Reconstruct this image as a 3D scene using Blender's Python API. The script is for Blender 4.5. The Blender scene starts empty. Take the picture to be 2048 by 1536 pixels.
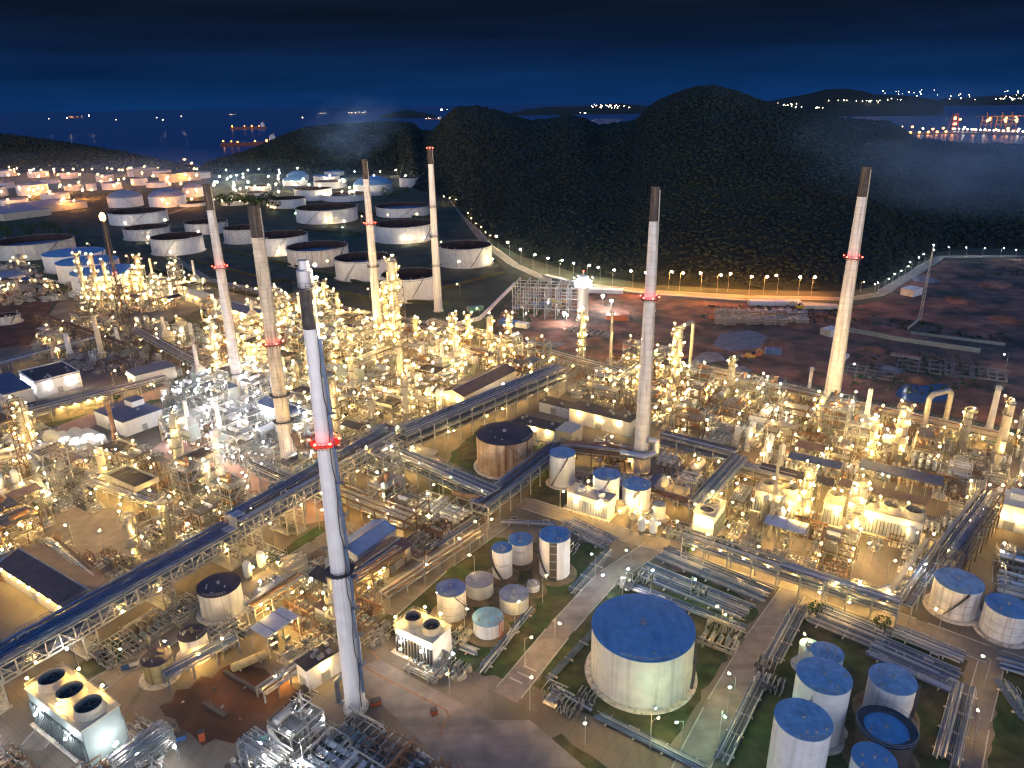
import bpy, math, random
import numpy as np
from mathutils import Matrix, Vector
R = math.radians
sc = bpy.context.scene
COL = sc.collection
random.seed(7)

# ------------------------------------------------------------------ camera
CAM_H, FPX = 130.0, 1459.0                       # flying height (m), focal length in photo pixels (2048 wide)
PITCH, ROLL = math.atan(561 / 1459), -0.0163
_f = np.array([0, math.cos(PITCH), -math.sin(PITCH)])
_u0 = np.array([0, math.sin(PITCH), math.cos(PITCH)])
_r0 = np.array([1.0, 0, 0])
_r = _r0 * math.cos(ROLL) + _u0 * math.sin(ROLL)
_u = -_r0 * math.sin(ROLL) + _u0 * math.cos(ROLL)
_C = np.array([0, 0, CAM_H])
cam_data = bpy.data.cameras.new('camera')
cam = bpy.data.objects.new('camera', cam_data)
COL.objects.link(cam)
cam_data.sensor_width = 36.0
cam_data.lens = 36.0 * FPX / 2048
cam_data.clip_start, cam_data.clip_end = 1.0, 120000.0
cam.matrix_world = Matrix(((_r[0], _u[0], -_f[0], 0), (_r[1], _u[1], -_f[1], 0), (_r[2], _u[2], -_f[2], CAM_H), (0, 0, 0, 1)))
sc.camera = cam

# ------------------------------------------------------------------ render settings and exposure
sc.view_settings.view_transform = 'Standard'
sc.view_settings.look = 'None'
sc.view_settings.exposure = 0.22
sc.view_settings.gamma = 1.0
sc.render.engine = 'CYCLES'
cy = sc.cycles
cy.use_denoising = True
cy.denoiser = 'OPENIMAGEDENOISE'
cy.max_bounces = 4
cy.diffuse_bounces = 2
cy.glossy_bounces = 2
cy.transmission_bounces = 1
cy.volume_bounces = 0
cy.sample_clamp_indirect = 2.0
cy.sample_clamp_direct = 0.0
cy.caustics_reflective = False
cy.caustics_refractive = False
cy.use_light_tree = True
cy.filter_width = 1.25

# ------------------------------------------------------------------ night sky: blue dusk with a dark cloud bank, paler overhead and behind the viewer
world = bpy.data.worlds.new('World')
sc.world = world
world.use_nodes = True
wn, wl = world.node_tree.nodes, world.node_tree.links
wn.clear()
def wnode(t, **k):
    n = wn.new(t)
    for a, b in k.items():
        setattr(n, a, b)
    return n
w_out = wnode('ShaderNodeOutputWorld'); w_bg = wnode('ShaderNodeBackground')
w_tc = wnode('ShaderNodeTexCoord'); w_sep = wnode('ShaderNodeSeparateXYZ')
wl.new(w_tc.outputs['Generated'], w_sep.inputs[0])
w_ramp = wnode('ShaderNodeValToRGB')
SKY = [(0.0, (.0032, .026, .106)), (0.012, (.0030, .024, .098)), (0.04, (.0028, .018, .068)), (0.075, (.0030, .0105, .034)),
       (0.105, (.0032, .0075, .019)), (0.16, (.005, .012, .036)), (0.30, (.020, .078, .23)), (0.6, (.032, .122, .37)), (1.0, (.036, .135, .41))]
el = w_ramp.color_ramp.elements
while len(el) < len(SKY):
    el.new(0.5)
for e_, (p_, c_) in zip(el, SKY):
    e_.position = p_; e_.color = (*c_, 1)
wl.new(w_sep.outputs['Z'], w_ramp.inputs[0])
w_map = wnode('ShaderNodeMapping'); w_map.inputs['Scale'].default_value = (2.2, 2.2, 26)
w_noise = wnode('ShaderNodeTexNoise'); w_noise.inputs['Scale'].default_value = 1.6; w_noise.inputs['Detail'].default_value = 6
wl.new(w_tc.outputs['Generated'], w_map.inputs[0]); wl.new(w_map.outputs[0], w_noise.inputs['Vector'])
w_cl = wnode('ShaderNodeMapRange'); w_cl.inputs[1].default_value = .3; w_cl.inputs[2].default_value = .75
w_cl.inputs[3].default_value = .74; w_cl.inputs[4].default_value = 1.24
wl.new(w_noise.outputs[0], w_cl.inputs[0])
w_mul = wnode('ShaderNodeMix', data_type='RGBA', blend_type='MULTIPLY'); w_mul.inputs[0].default_value = 1
wl.new(w_ramp.outputs[0], w_mul.inputs[6]); wl.new(w_cl.outputs[0], w_mul.inputs[7])
# added glow low in the sky behind the camera, whitens walls facing it
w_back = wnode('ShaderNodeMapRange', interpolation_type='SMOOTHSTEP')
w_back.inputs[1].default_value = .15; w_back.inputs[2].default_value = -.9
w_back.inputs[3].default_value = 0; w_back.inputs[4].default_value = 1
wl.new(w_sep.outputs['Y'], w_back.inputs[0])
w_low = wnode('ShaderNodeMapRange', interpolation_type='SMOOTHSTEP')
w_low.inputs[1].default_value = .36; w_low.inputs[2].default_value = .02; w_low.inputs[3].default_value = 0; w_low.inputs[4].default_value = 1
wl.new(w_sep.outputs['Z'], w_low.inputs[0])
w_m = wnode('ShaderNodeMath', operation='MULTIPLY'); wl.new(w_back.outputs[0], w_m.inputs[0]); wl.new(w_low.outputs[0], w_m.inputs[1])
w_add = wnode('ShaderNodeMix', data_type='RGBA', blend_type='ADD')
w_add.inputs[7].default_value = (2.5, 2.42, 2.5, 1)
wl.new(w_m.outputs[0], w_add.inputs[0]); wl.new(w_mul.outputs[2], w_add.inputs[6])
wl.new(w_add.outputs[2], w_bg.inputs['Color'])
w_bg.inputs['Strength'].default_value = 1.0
wl.new(w_bg.outputs[0], w_out.inputs[0])

# ------------------------------------------------------------------ plan helpers
def at(px, py, z=0.0):
    """plan position of a photo pixel on the level z"""
    d = _f + _r * (px - 1024) / FPX - _u * (py - 768) / FPX
    p = _C + d * ((z - CAM_H) / d[2])
    return Vector((p[0], p[1], z))
def proj(p):
    v = np.array(p) - _C
    k = max(v @ _f, 1e-3)
    return 1024 + FPX * (v @ _r) / k, 768 - FPX * (v @ _u) / k
def zat(x, y, py):
    """height above the plan point at which the pixel row py is reached"""
    lo, hi = 0.0, 400.0
    for _ in range(40):
        m = (lo + hi) / 2
        if proj((x, y, m))[1] > py: lo = m
        else: hi = m
    return lo
GRID = R(57)                                     # direction of the plant grid
def uvdir(a=GRID):
    return Vector((math.cos(a), math.sin(a), 0)), Vector((-math.sin(a), math.cos(a), 0))

# ------------------------------------------------------------------ materials
def mat(name, col, rough=.6, metal=0.0, var=.25, scale=.25, streak=None, samt=.5, sscale=(1.3, 1.3, .05), col2=None, c2amt=.5, c2scale=.08, bump=0.0, bscale=3.0, rings=0.0, joints=0.0):
    m = bpy.data.materials.new(name); m.use_nodes = True
    n, l = m.node_tree.nodes, m.node_tree.links
    b = n['Principled BSDF']
    b.inputs['Roughness'].default_value = rough; b.inputs['Metallic'].default_value = metal
    g = n.new('ShaderNodeNewGeometry')
    def noise(sc_, vec=None, detail=5):
        t = n.new('ShaderNodeTexNoise'); t.inputs['Scale'].default_value = sc_; t.inputs['Detail'].default_value = detail
        l.new(vec if vec else g.outputs['Position'], t.inputs['Vector']); return t
    def rng(x, a, b_, c, d):
        t = n.new('ShaderNodeMapRange'); l.new(x, t.inputs[0])
        for i, q in enumerate((a, b_, c, d)): t.inputs[i + 1].default_value = q
        return t.outputs[0]
    def mix(kind, fac, A, B):
        t = n.new('ShaderNodeMix'); t.data_type = 'RGBA'; t.blend_type = kind
        for i, q in ((0, fac), (6, A), (7, B)):
            if hasattr(q, 'links'): l.new(q, t.inputs[i])
            else: t.inputs[i].default_value = q if i == 0 else (*q, 1)
        return t.outputs[2]
    c = col
    if col2:
        c = mix('MIX', rng(noise(c2scale).outputs[0], .5 - .12, .5 + .12, 0, c2amt), c, col2)
    c = mix('MULTIPLY', 1.0, c, rng(noise(scale).outputs[0], .25, .75, 1 - var, 1 + var))
    if streak:
        mp = n.new('ShaderNodeMapping'); mp.inputs['Scale'].default_value = sscale
        l.new(g.outputs['Position'], mp.inputs[0])
        c = mix('MIX', rng(noise(1.0, mp.outputs[0], 6).outputs[0], .50, .68, 0, samt), c, streak)
    if rings:
        w = n.new('ShaderNodeTexWave'); w.bands_direction = 'Z'; w.inputs['Scale'].default_value = rings; w.inputs['Distortion'].default_value = .4
        l.new(g.outputs['Position'], w.inputs['Vector'])
        c = mix('MULTIPLY', 1.0, c, rng(w.outputs['Fac'], 0, .12, .88, 1.0))
    if joints:
        mp = n.new('ShaderNodeMapping'); mp.inputs['Rotation'].default_value = (0, 0, -R(57)); l.new(g.outputs['Position'], mp.inputs[0])
        k = n.new('ShaderNodeTexBrick'); k.offset = 0; k.inputs['Scale'].default_value = 1.0; k.inputs['Brick Width'].default_value = joints; k.inputs['Row Height'].default_value = joints * .8
        k.inputs['Mortar Size'].default_value = .09; k.inputs['Mortar Smooth'].default_value = .3; k.inputs['Color1'].default_value = (1, 1, 1, 1); k.inputs['Color2'].default_value = (.93, .93, .93, 1); k.inputs['Mortar'].default_value = (.74, .73, .71, 1)
        l.new(mp.outputs[0], k.inputs['Vector']); c = mix('MULTIPLY', 1.0, c, k.outputs['Color'])
    l.new(c, b.inputs['Base Color']) if hasattr(c, 'links') else None
    if bump:
        bn = n.new('ShaderNodeBump'); bn.inputs['Strength'].default_value = bump; bn.inputs['Distance'].default_value = .3
        l.new(noise(bscale).outputs[0], bn.inputs['Height']); l.new(bn.outputs[0], b.inputs['Normal'])
    return m
def emit(name, col, s):
    m = bpy.data.materials.new(name); m.use_nodes = True
    n, l = m.node_tree.nodes, m.node_tree.links
    n.clear()
    e, o = n.new('ShaderNodeEmission'), n.new('ShaderNodeOutputMaterial')
    e.inputs[0].default_value = (*col, 1); e.inputs[1].default_value = s
    l.new(e.outputs[0], o.inputs[0]); return m
RUST = (.16, .065, .025)
M = dict(
    soil=mat('grassy_soil', (.038, .060, .032), .95, var=.5, scale=.05, col2=(.055, .042, .026), c2scale=.012, c2amt=.8),
    slab=mat('yard_concrete', (.25, .21, .155), .85, var=.3, scale=.12, col2=(.11, .09, .065), c2scale=.06, c2amt=.85, streak=(.07, .055, .04), samt=.35, sscale=(.25, .02, 1), joints=5.5),
    road=mat('road_concrete', (.27, .235, .185), .85, var=.22, scale=.3, col2=(.18, .155, .12), c2scale=.05, c2amt=.6, streak=(.12, .10, .08), samt=.3, sscale=(.12, .03, 1), joints=4.5),
    asphalt=mat('worn_asphalt', (.20, .18, .165), .8, var=.3, scale=.25, streak=(.09, .08, .075), samt=.5, sscale=(.05, .25, 1), col2=(.30, .25, .21), c2scale=.05, c2amt=.7),
    pinkroad=mat('pale_red_paving', (.42, .26, .20), .85, var=.2, scale=.2),
    kerb=mat('kerb_concrete', (.42, .40, .36), .85),
    grass=mat('short_grass', (.030, .068, .018), .95, var=.6, scale=.3, col2=(.085, .068, .035), c2scale=.07, c2amt=.85),
    dirt=mat('red_earth', (.15, .060, .030), .95, var=.5, scale=.15, col2=(.055, .035, .025), c2scale=.05, c2amt=.9, bump=.6, bscale=.5),
    siteearth=mat('building_site_earth', (.33, .13, .075), .95, var=.7, scale=.09, streak=(.035, .045, .025), samt=.75, sscale=(.05, .05, .05), col2=(.10, .075, .06), c2scale=.025, c2amt=.9, bump=.5, bscale=.3),
    gravel=mat('pale_gravel', (.20, .20, .22), .95, var=.4, scale=.3),
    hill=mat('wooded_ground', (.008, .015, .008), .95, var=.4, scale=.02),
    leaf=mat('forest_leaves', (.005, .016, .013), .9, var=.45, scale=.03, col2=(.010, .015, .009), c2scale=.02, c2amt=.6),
    treeleaf=mat('tree_leaves', (.035, .075, .025), .9, var=.6, scale=.8),
    bark=mat('bark', (.09, .065, .045), .9),
    concrete=mat('stained_concrete', (.74, .63, .48), .85, var=.20, scale=.35, streak=(.26, .17, .09), samt=.7, sscale=(.9, .9, .06), rings=.20),
    concretew=mat('painted_concrete', (.70, .66, .63), .8, var=.15, scale=.35, streak=(.26, .13, .07), samt=.5, sscale=(1.0, 1.0, .05), rings=.11),
    chimwhite=mat('white_stack_paint', (.86, .81, .76), .6, var=.08, scale=.4, streak=(.42, .35, .33), samt=.35, sscale=(1.4, 1.4, .03)),
    chimdark=mat('sooty_black_steel', (.05, .04, .035), .7, var=.6, scale=.6, streak=(.20, .13, .09), samt=.9, sscale=(1.5, 1.5, .06)),
    chimcap=mat('brushed_steel_cap', (.50, .47, .46), .45, .5, var=.2),
    tankwhite=mat('white_tank_paint', (.87, .86, .85), .55, var=.10, scale=.3, streak=(.40, .33, .26), samt=.30, sscale=(1.1, 1.1, .04)),
    tankcream=mat('stained_cream_tank', (.70, .68, .62), .6, var=.15, scale=.3, streak=(.36, .32, .25), samt=.55, sscale=(1.0, 1.0, .04)),
    tankrust=mat('rusty_tank', (.52, .42, .34), .65, var=.25, scale=.25, streak=RUST, samt=.95, sscale=(.55, .55, .03), col2=(.24, .13, .07), c2scale=.18, c2amt=.6),
    tankdull=mat('rust_flecked_tank', (.78, .75, .72), .65, var=.2, scale=.5, streak=(.36, .24, .18), samt=.6, sscale=(1.1, 1.1, .06)),
    tankyellow=mat('yellowed_tank', (.50, .41, .20), .65, var=.2, scale=.4, streak=(.20, .13, .06), samt=.7, sscale=(1.1, 1.1, .05)),
    bluer=mat('blue_tank_roof', (.18, .36, .53), .6, var=.16, scale=.5, col2=(.22, .38, .52), c2scale=.35, c2amt=.5, streak=(.08, .16, .27), samt=.4, sscale=(.5, .12, .5)), paleblue=mat('weathered_blue_roof', (.32, .45, .55), .6, var=.3, scale=.6, col2=(.38, .50, .58), c2scale=.4, c2amt=.7, streak=(.12, .22, .34), samt=.5, sscale=(.6, .2, .5)),
    violetroof=mat('faded_violet_roof', (.30, .33, .42), .6, var=.3, scale=.4, col2=(.17, .22, .33), c2scale=.25, c2amt=.8),
    greyroof=mat('grey_tank_roof', (.30, .30, .34), .7, var=.2, scale=.4),
    darkroof=mat('dark_tank_roof', (.055, .05, .065), .75, var=.4, scale=.2, col2=(.09, .05, .04), c2scale=.1),
    floatroof=mat('floating_roof_steel', (.035, .032, .05), .7, var=.4, scale=.08, streak=(.08, .04, .03), samt=.5, sscale=(.06, .06, .06)),
    innershade=mat('shaded_brown_inner_shell', (.07, .045, .04), .85, var=.4, scale=.2),  # interior shade of the open tanks put into this dark brown
    floatblue=mat('wet_floating_roof', (.10, .17, .27), .4, var=.3, scale=.08),
    earthpad=mat('earth_tank_pad', (.17, .13, .075), .95, var=.4, scale=.4),
    steel=mat('galvanised_steel', (.36, .36, .36), .55, .3, var=.25, scale=.5),
    steelw=mat('pale_painted_steel', (.40, .37, .31), .6, var=.2, scale=.5),
    steelb=mat('brown_steel', (.17, .11, .07), .7, var=.35, scale=.5),
    steeld=mat('dark_steel', (.075, .07, .07), .6, var=.3, scale=.5),
    alu=mat('aluminium_cladding', (.60, .59, .57), .30, .9, var=.18, scale=.6),
    aluw=mat('dull_pipe_cladding', (.44, .41, .36), .42, .6, var=.25, scale=.6),
    cream=mat('cream_paint', (.58, .50, .36), .55, var=.18, scale=.4),
    white=mat('white_paint', (.76, .75, .73), .5, var=.10, scale=.4),
    rustpipe=mat('rusty_pipe', (.24, .13, .07), .75, var=.4, scale=.5),
    bluepipe=mat('blue_grey_pipe', (.11, .155, .24), .5, .2, var=.3, scale=.4),
    grating=mat('steel_grating', (.17, .16, .14), .75, var=.3, scale=.8),
    fin=mat('fin_fan_bays', (.05, .04, .035), .7, var=.5, scale=1.2),
    orange=mat('orange_paint', (.55, .12, .04), .5), teal=mat('teal_paint', (.04, .22, .20), .5),
    yellow=mat('yellow_paint', (.60, .42, .06), .5), bluep=mat('blue_tarpaulin', (.04, .12, .36), .6),
    wallw=mat('white_render', (.72, .71, .69), .75, var=.08, scale=.4, streak=(.45, .42, .38), samt=.25),
    wallb=mat('beige_cladding', (.60, .54, .42), .7, var=.12, scale=.4),
    roofblue=mat('dark_blue_roof_sheet', (.055, .085, .16), .55, var=.25, scale=.3),
    roofblack=mat('black_roof_sheet', (.028, .028, .034), .6, var=.3, scale=.3),
    roofbrown=mat('brown_roof_sheet', (.13, .085, .075), .65, var=.3, scale=.3, streak=(.06, .04, .04), samt=.5, sscale=(.5, .5, .5)),
    roofsilver=mat('silver_roof_sheet', (.55, .56, .58), .38, .6, var=.15, scale=.5),
    roofblue2=mat('bright_blue_roof_sheet', (.10, .20, .42), .5, var=.2, scale=.3),
    green=mat('grey_green_panel', (.30, .36, .33), .6, var=.15, scale=.3),
    louvre=mat('louvre_panel', (.22, .25, .24), .6, var=.3, scale=.8),
    canvas=mat('white_canvas', (.70, .64, .52), .8, var=.1),
    glassdark=mat('dark_window_glass', (.02, .025, .03), .15),
    letter=mat('faded_grey_lettering', (.26, .26, .29), .7),
    crane=mat('orange_crane_paint', (.60, .28, .05), .5), hull=mat('red_ship_hull', (.25, .06, .04), .5), super=mat('ship_superstructure', (.72, .70, .66), .5),
    lampw=emit('warm_lamp_glow', (1.0, .62, .16), 590), lampc=emit('white_lamp_glow', (.95, .97, 1.0), 400), lampv=emit('pale_lamp_glow', (1.0, .78, .42), 580), lampa=emit('amber_lamp_glow', (1.0, .52, .10), 600), lampbig=emit('strong_lamp_glow', (1.0, .80, .48), 900), lampo=emit('sodium_lamp_glow', (1.0, .38, .07), 1100),
    lampr=emit('red_beacon_glow', (1.0, .035, .02), 55), flame=emit('flare_flame', (1.0, .38, .08), 60), lampg=emit('green_lamp_glow', (.55, 1.0, .55), 380),
    farlamp=emit('distant_lamp_glow', (1.0, .80, .55), 20), faro=emit('distant_orange_glow', (1.0, .36, .07), 16),
)

# ------------------------------------------------------------------ mesh builder
class MB:
    def __init__(s): s.v = []; s.f = []; s.s = []; s.m = []; s.cm = 0
    def face(s, ids, smooth=False): s.f.append(ids); s.s.append(smooth); s.m.append(s.cm)
    def quadbox(s, P):                            # eight corners, bottom ring then top ring
        b = len(s.v); s.v += [tuple(p) for p in P]
        for q in ((3, 2, 1, 0), (4, 5, 6, 7), (0, 1, 5, 4), (1, 2, 6, 5), (2, 3, 7, 6), (3, 0, 4, 7)): s.face([b + i for i in q])
        return s
    def box(s, x, y, z, sx, sy, sz, rz=0.0):      # centred in x, y; z is the bottom
        c, n = math.cos(rz), math.sin(rz); P = []
        for zz in (z, z + sz):
            for a, b in ((-1, -1), (1, -1), (1, 1), (-1, 1)):
                dx, dy = a * sx / 2, b * sy / 2
                P.append((x + c * dx - n * dy, y + n * dx + c * dy, zz))
        return s.quadbox(P)
    def frame_axes(s, p0, p1):
        d = Vector(p1) - Vector(p0); L = d.length
        if L < 1e-6: return None
        d /= L
        a = Vector((0, 0, 1)) if abs(d.z) < .95 else Vector((1, 0, 0))
        e1 = d.cross(a).normalized(); e2 = e1.cross(d)
        return e1, e2
    def beam(s, p0, p1, w=.25, h=None):
        ax = s.frame_axes(p0, p1)
        if not ax: return s
        h = h or w; e1, e2 = ax; P = []
        for p in (p0, p1):
            p = Vector(p)
            for a, b in ((-1, -1), (1, -1), (1, 1), (-1, 1)): P.append(p + e1 * (a * w / 2) + e2 * (b * h / 2))
        return s.quadbox(P)
    def cyl(s, p0, p1, r0, r1=None, n=10, caps=True):
        r1 = r0 if r1 is None else r1
        ax = s.frame_axes(p0, p1)
        if not ax: return s
        e1, e2 = ax; b = len(s.v)
        cs = [(math.cos(2 * math.pi * i / n), math.sin(2 * math.pi * i / n)) for i in range(n)]
        for p, r in ((Vector(p0), r0), (Vector(p1), r1)):
            s.v += [tuple(p + e1 * (c * r) + e2 * (q * r)) for c, q in cs]
        for i in range(n):
            j = (i + 1) % n; s.face([b + j, b + i, b + n + i, b + n + j], True)
        if caps:
            for p, r, k in ((Vector(p0), r0, 0), (Vector(p1), r1, 1)):
                if r < .01: continue
                c0 = len(s.v); s.v += [tuple(p + e1 * (c * r) + e2 * (q * r)) for c, q in cs]
                ids = list(range(c0, c0 + n)); s.face(ids if k == 0 else ids[::-1])
        return s
    def tube(s, pts, r, n=6):
        for a, b in zip(pts[:-1], pts[1:]): s.cyl(a, b, r, n=n)
        for p in pts[1:-1]: s.ball(p, r * 1.08, 6, 4)
        return s
    def lathe(s, prof, n=32, c=(0, 0, 0), a0=0.0, a1=2 * math.pi):
        full = abs(a1 - a0 - 2 * math.pi) < 1e-6; k = n if full else n + 1
        cs = [(math.cos(a0 + (a1 - a0) * i / n), math.sin(a0 + (a1 - a0) * i / n)) for i in range(k)]
        for (ra, za), (rb, zb) in zip(prof[:-1], prof[1:]):
            b = len(s.v)
            for r, z in ((ra, za), (rb, zb)): s.v += [(c[0] + q * r, c[1] + w * r, c[2] + z) for q, w in cs]
            for i in range(n):
                j = (i + 1) % k; s.face([b + i, b + j, b + k + j, b + k + i], True)
        return s
    def ball(s, c, r, n=10, m=6, sz=1.0):
        s.lathe([(max(r * math.sin(math.pi * i / m), 1e-4), -r * sz * math.cos(math.pi * i / m)) for i in range(m + 1)], n, c); return s
    def hvessel(s, p0, p1, r, n=14):              # horizontal drum with dished ends
        p0, p1 = Vector(p0), Vector(p1); d = (p1 - p0).normalized()
        s.cyl(p0, p1, r, n=n, caps=False)
        for p, q in ((p0, -d), (p1, d)):
            s.cyl(p, p + q * r * .28, r, r * .78, n, False); s.cyl(p + q * r * .28, p + q * r * .48, r * .78, r * .3, n, True)
        return s
    def poly(s, pts): b = len(s.v); s.v += [tuple(p) for p in pts]; s.face(list(range(b, b + len(pts)))); return s
    def prism(s, pts, z0, z1):
        b = len(s.v); n = len(pts); s.v += [(p[0], p[1], z0) for p in pts] + [(p[0], p[1], z1) for p in pts]
        s.face(list(range(b, b + n))[::-1]); s.face(list(range(b + n, b + 2 * n)))
        for i in range(n): j = (i + 1) % n; s.face([b + i, b + j, b + n + j, b + n + i])
        return s
    def rails(s, pts, z, h=1.1, step=2.5, r=.05, closed=False):
        pts = [Vector((p[0], p[1], z)) for p in pts]
        if closed: pts.append(pts[0])
        for a, b in zip(pts[:-1], pts[1:]):
            k = max(1, int((b - a).length / step))
            for i in range(k + 1): p = a.lerp(b, i / k); s.beam(p, p + Vector((0, 0, h)), r * 1.4)
            for q in (h, h * .5): s.beam(a + Vector((0, 0, q)), b + Vector((0, 0, q)), r * 1.4)
        return s
    def mesh(s, name, *mats):
        me = bpy.data.meshes.new(name); me.from_pydata(s.v, [], s.f)
        me.polygons.foreach_set('use_smooth', s.s)
        for m in mats: me.materials.append(M[m] if isinstance(m, str) else m)
        if len(mats) > 1: me.polygons.foreach_set('material_index', s.m)
        me.update(); return me
    def build(s, name, m, parent=None, loc=None):
        o = bpy.data.objects.new(name, s.mesh(name, *(m if isinstance(m, tuple) else (m,)))); COL.objects.link(o)
        if parent: o.parent = parent
        if loc: o.location = loc
        return o

# ------------------------------------------------------------------ things, parts, labels
LAND, AUTO, BLOCK = [], [], []                    # landmarks for labels, things labelled at the end, occupied ground
def tag(o, label, cat, group=None):
    if label: o['label'] = label
    o['category'] = cat
    if group: o['group'] = group
    return o
def thing(name, label, cat, loc=(0, 0, 0), rz=0.0, group=None, land=None, desc=None, hz=0.0):
    o = bpy.data.objects.new(name, None); COL.objects.link(o); o.empty_display_size = .5
    o.location = loc; o.rotation_euler = (0, 0, rz); tag(o, label, cat, group)
    if land: LAND.append((land, proj((loc[0], loc[1], loc[2] + hz))))
    if desc: AUTO.append((o, desc, cat, (loc[0], loc[1], loc[2] + hz)))
    return o
def struct(o): o['kind'] = 'structure'; return o
def child(name, me, parent, loc=(0, 0, 0), rz=0.0):
    o = bpy.data.objects.new(name, me); COL.objects.link(o); o.parent = parent; o.location = loc; o.rotation_euler = (0, 0, rz); return o
def block_c(x, y, r): BLOCK.append(('c', x, y, r))
def block_l(a, b, w): BLOCK.append(('l', a[0], a[1], b[0], b[1], w / 2))
def free(x, y, rad):
    for b in BLOCK:
        if b[0] == 'c':
            if (x - b[1]) ** 2 + (y - b[2]) ** 2 < (b[3] + rad) ** 2: return False
        else:
            ax, ay, bx, by = b[1:5]; dx, dy = bx - ax, by - ay
            t = max(0, min(1, ((x - ax) * dx + (y - ay) * dy) / (dx * dx + dy * dy + 1e-9)))
            if (x - ax - t * dx) ** 2 + (y - ay - t * dy) ** 2 < (b[5] + rad) ** 2: return False
    return True
def bulb_mesh(name, m, r, sz=.8):
    return MB().ball((0, 0, 0), r, 7, 4, sz).mesh(name, m)
BULB = {'w': bulb_mesh('lamp', 'lampw', .29), 'c': bulb_mesh('lamp', 'lampc', .30), 'o': bulb_mesh('lamp', 'lampo', .38), 'r': bulb_mesh('beacon', 'lampr', .30), 'g': bulb_mesh('lamp', 'lampg', .27), 'W': bulb_mesh('lamp', 'lampbig', .75), 'm': bulb_mesh('lamp', 'lampbig', .36), 'v': bulb_mesh('lamp', 'lampv', .29), 'a': bulb_mesh('lamp', 'lampa', .29), 'O': bulb_mesh('lamp', 'lampo', .85)}

# ------------------------------------------------------------------ ground, roads, patches
def sheet(name, pix, z, m, kind='structure', world=False):
    mb = MB(); mb.poly([(Vector((p[0], p[1], 0)) if world else at(p[0], p[1])) + Vector((0, 0, z)) for p in pix])
    o = mb.build(name, m); o['kind'] = kind; return o
mb = MB(); mb.poly([(-70000, 1200, -3), (70000, 1200, -3), (70000, 90000, -3), (-70000, 90000, -3)])
sea_m = mat('night_sea', (.008, .045, .16), .3, var=.2, scale=.01, bump=.25, bscale=.06)
struct(mb.build('sea', sea_m))
FARLAND = [at(-1200, 340), at(385, 340), at(405, 346), at(640, 338), at(900, 290), at(1400, 262), at(1760, 284), at(2048, 288), at(3300, 300)]
mb = MB(); mb.poly([(-420, -60, 0), (420, -60, 0)] + [(p.x, p.y, 0) for p in FARLAND[::-1]])
struct(mb.build('ground', 'soil'))
sheet('plant_yard', [(-900, 2600), (2900, 2600), (2700, 900), (2300, 900), (2048, 872), (1650, 790), (1380, 722), (1250, 745), (1000, 688), (640, 600), (430, 558), (150, 558), (90, 640), (-60, 720), (-500, 800)], .004, 'slab')
sheet('building_site', [(985, 660), (1010, 610), (1065, 565), (1300, 592), (1700, 614), (1760, 600), (1885, 522), (2048, 517), (2700, 530), (2900, 900), (2300, 890), (2048, 862), (1650, 782), (1390, 714), (1250, 736)], .006, 'siteearth')
sheet('gravel_pad', [(1425, 690), (1440, 668), (1500, 660), (1535, 672), (1520, 695), (1460, 703)], .012, 'gravel')
sheet('excavated_earth', [(318, 1412), (345, 1402), (352, 1380), (378, 1378), (402, 1352), (425, 1356), (440, 1338), (487, 1318), (505, 1334), (530, 1338), (552, 1360), (575, 1362), (604, 1391), (592, 1408), (580, 1430), (552, 1438), (540, 1462), (515, 1478), (488, 1470), (470, 1488), (430, 1478), (405, 1492), (380, 1466), (362, 1462), (350, 1438), (330, 1432)], .012, 'dirt')
sheet('bare_earth_field', [(-200, 620), (60, 575), (110, 600), (60, 690), (-200, 720)], .008, 'dirt')
GR = [[(745, 1255), (850, 1160), (975, 1070), (1045, 1085), (1225, 1085), (1180, 1150), (1080, 1275), (1010, 1360), (880, 1320)],
      [(1068, 1372), (1180, 1200), (1290, 1140), (1420, 1150), (1520, 1220), (1440, 1330), (1345, 1490), (1240, 1460)],
      [(1480, 1470), (1560, 1290), (1620, 1210), (1760, 1250), (1930, 1320), (1900, 1600), (1430, 1600)],
      [(300, 660), (420, 610), (420, 650), (360, 680)], [(2005, 1320), (2300, 1400), (2400, 1700), (1960, 1640)],
      [(860, 985), (905, 905), (965, 850), (1080, 885), (1120, 905), (1040, 985), (985, 1000)], [(1050, 1010), (1080, 930), (1150, 940), (1150, 1000), (1120, 1015)],
      [(60, 1420), (180, 1310), (260, 1265), (250, 1310), (120, 1400)], [(520, 1130), (640, 1050), (655, 1065), (550, 1130)],
      [(90, 848), (330, 790), (335, 800), (120, 862)], [(1060, 1490), (1120, 1470), (1250, 1560), (1100, 1600)]]
def ragged(pix, amp=.7, step=2.5, seed=1):
    rs = random.Random(seed); P = [at(*p) for p in pix]; out = []
    for a, b in zip(P, P[1:] + P[:1]):
        n = max(1, int((b - a).length / step)); out += [a.lerp(b, i / n) + Vector((rs.uniform(-amp, amp), rs.uniform(-amp, amp), 0)) for i in range(n)]
    return [(p.x, p.y) for p in out]
for i, g in enumerate(GR): sheet('grass', ragged(g, .7, 2.5, i), .009, 'grass', 'stuff', True)
sheet('pale_red_paving', [(300, 900), (345, 870), (640, 1000), (655, 1040), (600, 1052)], .010, 'pinkroad')
sheet('pale_red_paving', [(100, 858), (330, 770), (380, 760), (395, 790), (300, 800), (190, 850), (130, 880)], .010, 'pinkroad')
sheet('open_paving', [(690, 1340), (760, 1320), (985, 1440), (1060, 1440), (1200, 1560), (900, 1620), (860, 1500)], .010, 'asphalt')
sheet('open_paving', [(60, 1075), (120, 1000), (245, 1005), (335, 1080), (190, 1150)], .010, 'road')
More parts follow.
